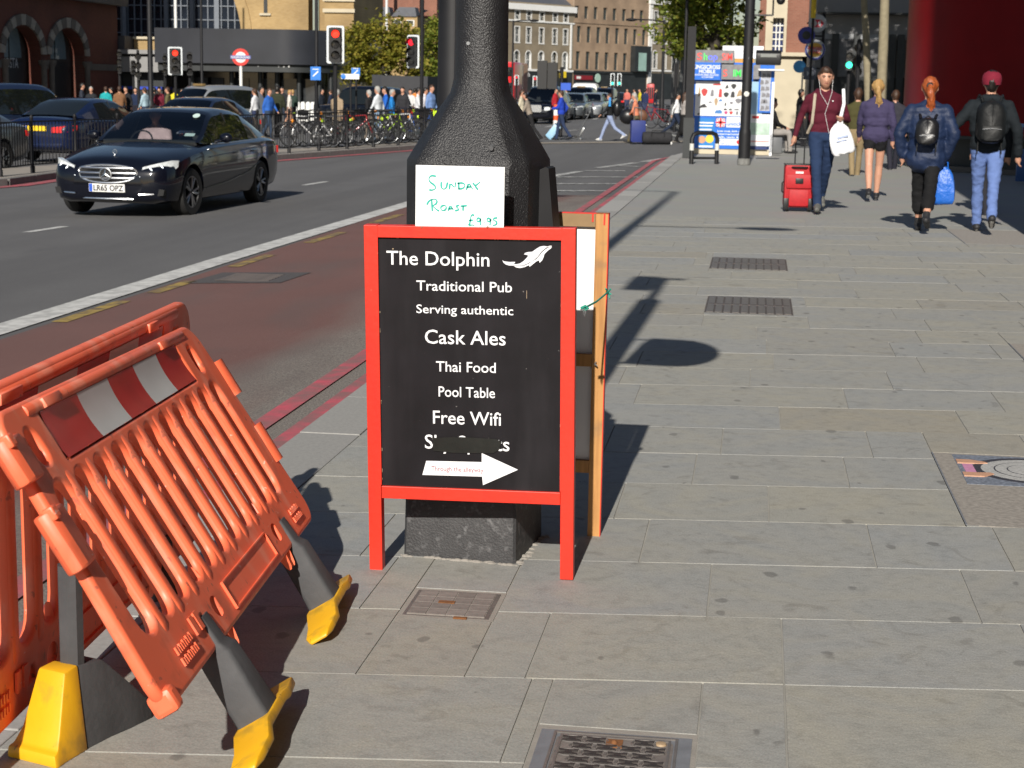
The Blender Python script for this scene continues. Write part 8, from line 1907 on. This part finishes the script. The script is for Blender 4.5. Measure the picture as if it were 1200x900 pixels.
# sign board and LED boxes on the roof
m = MB(); m.box(Xk(807.5), Xk(842), -.16, -.06, Zk(94), Zk(73.5)); sb = m.build('name_board', M_kblue, t, smooth=0)
text('lettering', 'KINGSCROSS', Xk(810), Xk(841.5), Zk(81), .095, -.164, M_poster, sb, .03); text('lettering', 'MOBILE', Xk(817), Xk(836), Zk(86), .085, -.164, M_poster, sb, .03)
text('lettering', 'PHONE SHOP, REPAIR, UNLOCKING', Xk(811), Xk(840), Zk(89), .04, -.164, M_poster, sb, .02); text('lettering', 'ACCESSORIES', Xk(820), Xk(834), Zk(91.5), .035, -.164, M_poster, sb, .02)
M_led_g = mat('led_box_grey', (.20, .20, .21), .5, var=.3, scale=12)
leds = {n: mat('led_' + n, c, .4, emit=c, es=.5) for n, c in (('red', (.6, .06, .05)), ('green', (.05, .6, .10)), ('blue', (.10, .14, .8)))}
for (a_, b_, y0, y1, nm, words) in ((812, 857, 74, 59, 'led_display', (('S', 'red', 814, 820), ('h', 'green', 822, 826), ('op', 'blue', 827, 838), ('SIM', 'red', 843, 855))), (843, 878, 93, 75.5, 'led_display', (('S', 'red', 845, 850), ('IM', 'green', 857, 866))), (880, 888, 92, 75.5, 'led_display', ())):
    m = MB(); m.box(Xk(a_), Xk(b_), -.10, .25, Zk(y0), Zk(y1)); lb = m.build(nm, M_led_g, t, smooth=0)
    for s_, c_, p0, p1 in words: text('led_lettering', s_, Xk(p0), Xk(p1), Zk(y0 - 3.5), .17, -.103, leds[c_], lb, .01)
for a_, b_, y0, y1, mm in ((843, 891, 68, 53, M_poster), (858, 880, 74, 68.2, mat('orange_strip', (.6, .3, .06), .5))): m = MB(); m.box(Xk(a_), Xk(b_), .3, .5, Zk(y0), Zk(y1)); m.build('roof_board', mm, t, smooth=0)
m = MB(); m.box(Xk(879), Xk(892), -.02, .11, .45, Zk(95)); m.build('side_panel', mat('pale_blue_print', (.30, .50, .68), .4, var=.2, scale=3), t, smooth=0)
m = MB(); m.box(Xk(887), Xk(905), -.06, .10, Zk(131), Zk(80)); ca = m.build('display_case', M_kblue, t, smooth=0)
m = MB(); m.box(Xk(889), Xk(901), -.075, -.061, Zk(129), Zk(82)); cp_ = m.build('case_glass', mat('case_backing', (.45, .48, .55), .15, var=.2, scale=6), ca, smooth=0)
m = MB(); R = random.Random(5)
for i in range(6):
    for j in range(2): x = Xk(892 + 5*j) + R.uniform(-.03, .03); z = Zk(128 - 7.5*i); m.prism([(x - .05, z), (x + .05, z + R.uniform(0, .03)), (x + .04, z + .09), (x - .03, z + .11)], -.082, -.0755)
m.build('goods', inks[2], cp_, smooth=0)['kind'] = 'stuff'
m = MB(); m.box(Xk(879), Xk(902), -.03, -.0205, Zk(170), Zk(133)); lp = m.build('lower_poster', M_poster, t, smooth=0)
m = MB(); m.box(Xk(881), Xk(889), -.035, -.0305, Zk(138), Zk(135)); m.build('red_print', inks[1], lp, smooth=0)
m = MB(); m.box(Xk(879.3), Xk(901.7), -.035, -.0305, Zk(157), Zk(143)); m.build('green_print', mat('pale_green_print', (.45, .60, .50), .5, var=.3, scale=8), lp, smooth=0)
m = MB(); m.box(Xk(879.3), Xk(901.7), -.035, -.0305, Zk(165.5), Zk(164)); m.build('red_line_print', mat('pale_red_print', (.65, .30, .28), .5), lp, smooth=0)
m = MB(); m.box(Xk(879), Xk(900), -.02, .11, .13, .44); m.build('lower_panel', M_kdark, t, smooth=0)
m = MB(); m.box(Xk(902.2), Xk(905.5), -.35, -.29, .0, Zk(95)); m.build('open_door_edge', M_poster, t, smooth=0)
m = MB(); m.box(Xk(886), Xk(916), -.35, .9, Zk(82), Zk(80.2)); m.build('awning_board', M_poster, t, smooth=0)
# thick black pole with stickers
a = gp(871.5, 193); t = thing('signal_pole', 'thick black pole plastered with stickers in front of the kiosk', 'pole', (a.x, a.y, 0), 0)
m = MB(); m.lathe([(.125, -.02), (.125, .62), (.118, .70), (.104, .74), (.100, 4.6)], 20); m.build('pole', M_black_metal, t)
m = MB(); m.lathe([(.14, .0), (.135, .12), (.126, .13)], 16); m.build('bare_base', mat('flaked_base', (.20, .20, .19), .8, var=.4, scale=25), t)
za = lambda y: at(874, y, a.y).z
M_stk = mat('white_sticker', (.62, .62, .58), .6, var=.2, scale=20)
for ang, y0, y1, wd, mm in ((-.15, 114, 107, .26, M_stk), (0, 128.5, 116, .42, mat('cream_sticker', (.55, .54, .50), .6)), (.55, 133, 126, .2, M_stk), (-.5, 105, 101, .2, mat('beige_sticker', (.35, .28, .2), .6)), (.35, 105, 100, .22, mat('mint_sticker', (.3, .4, .35), .6)), (.1, 69.5, 67, .2, mat('dim_sticker', (.12, .12, .14), .6))):
    m = MB(); n = 4; z0, z1 = za(y0), za(y1)
    P = [(.1015*math.sin(ang + wd*(q/n - .5)*1.6), -.1015*math.cos(ang + wd*(q/n - .5)*1.6)) for q in range(n + 1)]
    m.rings([[(x, y, z) for x, y in P] for z in (z0, z1)], closed=False, cap=False); m.build('sticker', mm, t, smooth=0)
m = MB(); m.lathe([(.055, -.106), (.055, -.103)], 12, 'Y', (.0, 0, za(110))); m.build('round_sticker', M_stk, t)
m = MB(); z_ = za(68); m.rings([[(x, y, z_ + z) for y, z in ((-.16, -.12), (.1, -.14), (.13, 0), (.1, .13), (-.05, .17), (-.16, .10))] for x in (.16, .22, .62, .68)]); sb = m.build('signal_box', M_trim, t, bevel=.02)
m = MB(); m.box(.26, .58, -.175, -.158, z_ + .02, z_ + .085); m.build('box_slot', mat('grey_slot', (.20, .21, .20), .5), sb, smooth=0)
m = MB(); m.tube((0, 0, za(17.5)), (.47, 0, za(17.5)), .018); m.tube((.47, 0, za(18)), (.47, 0, za(-6)), .018); m.ball((.62, 0, za(0)), (.09, .09, .09)); m.path([(.09, 0, za(28)), (.25, 0, za(24)), (.35, 0, za(17.5))], .01, 5); m.build('bracket', M_trim, t)
# black hoop with white bands, dark bollard post
a, b = gp(810, 192), gp(839.5, 192); t = thing('cycle_stand', 'black tubular hoop with white reflective bands in front of the kiosk', 'cycle stand', (a.x, a.y, 0), math.atan2(b.y - a.y, b.x - a.x)); wv = (b - a).length; hv = at(825, 156, a.y).z
m = MB(); m.path([(0, 0, 0), (0, 0, hv - .12), (.035, 0, hv - .035), (.12, 0, hv), (wv - .12, 0, hv), (wv - .035, 0, hv - .035), (wv, 0, hv - .12), (wv, 0, 0)], .045, 10); m.build('hoop', M_trim, t)
m = MB(); m.tube((0, 0, .12), (wv, 0, .12), .025); m.build('lower_bar', M_trim, t)
for x in (0, wv): m = MB(); m.tube((x, 0, hv - .36), (x, 0, hv - .22), .0475, n=14); m.build('reflective_band', M_stk, t)
a = gp(806, 185); t = thing('sign_post', 'square dark post at the kerb left of the kiosk', 'post', (a.x, a.y, 0)); m = MB(); m.box(-.09, .09, -.07, .07, 0, at(806, 31, a.y).z); m.build('post', M_black_metal, t, smooth=0)
m = MB(); m.box(-.12, .12, -.1, .1, 0, .9); m.build('base_box', M_shop, t, smooth=0)
# projecting discs on the bank corner
t = thing('disc_signs', 'stack of round shop signs projecting beside the rose brick building', 'shop sign', (at(953, 60, 60).x, 60, 0)); ox = at(953, 60, 60).x
def D(px, y): q = at(px, y, 60); return (q.x - ox, q.z)
def disc(px, y, rp, mm, nm, yy=-.05): x, z = D(px, y); r = rp*60.5/2000; m = MB(); m.lathe([(r*.98, .08), (r, .05), (r, yy), (r*.97, yy - .02), (.01, yy - .02)], 28, 'Y', (x, 0, z)); return m.build(nm, mm, t), x, z, r
M_dgrey = mat('pale_grey_disc', (.40, .42, .46), .5); M_dblue = mat('deep_blue_disc', (.02, .03, .30), .4, var=.2)
o, x, z, r = disc(958, 27.5, 10, M_dgrey, 'bank_disc'); M_hred = mat('bank_red', (.50, .02, .05), .5); hw, hh = r*.42, r*.42
for P in ([(-hw*1.7, 0), (-hw*.85, hh), (-hw*.85, -hh)], [(hw*1.7, 0), (hw*.85, hh), (hw*.85, -hh)], [(-hw*.8, hh), (hw*.8, hh), (0, 0)], [(-hw*.8, -hh), (hw*.8, -hh), (0, 0)]):
    m = MB(); m.prism([(x + a_, z + b_) for a_, b_ in P], -.075, -.071); m.build('bank_emblem', M_hred, o, smooth=0)
o, x, z, r = disc(945, 41.5, 9.5, M_dblue, 'blue_disc', -.12); m = MB(); m.lathe([(r*.5, -.145), (r*.45, -.15), (.01, -.15)], 20, 'Y', (x, 0, z)); m.build('dark_centre', M_shop, o)
o, x, z, r = disc(955, 58.5, 11.5, M_dgrey, 'burger_disc', -.09)
def ringp(k0, k1, y, mm, nm, a0=0, a1=360): m = MB(); N_ = 24; m.prism([(x + r*k1*math.cos(rad(a0 + (a1 - a0)*i/N_)), z + r*k1*math.sin(rad(a0 + (a1 - a0)*i/N_))) for i in range(N_ + 1)] + [(x + r*k0*math.cos(rad(a1 - (a1 - a0)*i/N_)), z + r*k0*math.sin(rad(a1 - (a1 - a0)*i/N_))) for i in range(N_ + 1)], y - .004, y); m.build(nm, mm, o, smooth=0)
ringp(.80, .95, -.112, M_dblue, 'blue_crescent', 150, 400); M_bun = mat('bun_yellow', (.62, .36, .05), .5)
for s_ in (1, -1): m = MB(); m.prism([(x + r*.66*math.cos(PI*i/12), z + s_*r*(.22 + .45*math.sin(PI*i/12))) for i in range(13)], -.118, -.112); m.build('bun', M_bun, o, smooth=0)
text('lettering', 'BURGER', x - r*.68, x + r*.68, z + r*.02, r*.30, -.122, M_hred, o, .03); text('lettering', 'KING', x - r*.55, x + r*.55, z - r*.36, r*.32, -.122, M_hred, o, .03)
o, x, z, r = disc(937, 78, 7, mat('bright_blue_disc', (.03, .28, .62), .4), 'cyan_disc')
x, z = D(949, 86); m = MB(); m.box(x - .21, x + .21, -.1, .05, z - .21, z + .21); o = m.build('square_sign', mat('slate_sign', (.09, .10, .13), .5), t, bevel=.02); m = MB(); 
for s_ in (-1, 1): m.prism([(x + s_*.02, z), (x + s_*.10, z + .09), (x + s_*.10, z - .09)], -.105, -.1005)
m.build('square_emblem', M_dgrey, o, smooth=0)
x, z = D(953, 60); m = MB(); m.tube((x + .32, .12, z - 1.75), (x + .32, .12, z + 1.3), .05); 
for y_ in (27, 42, 58, 80): m.tube((x - .25, .1, D(950, y_)[1]), (x + .32, .1, D(950, y_)[1]), .03)
m.build('bracket', M_black_metal, t)
a = at(954, 8, 58); t = thing('yellow_column', 'short yellow column end hanging into view above the round shop signs', 'pole', (a.x, 58, 0)); m = MB(); m.tube((0, .4, 0), (0, .4, 3.9), .04); m.build('lower_tube', M_black_metal, t); m = MB(); m.tube((0, .4, 3.91), (0, .4, 7), .085); m.build('upper_tube', mat('pole_yellow', (.70, .48, .02), .5), t)
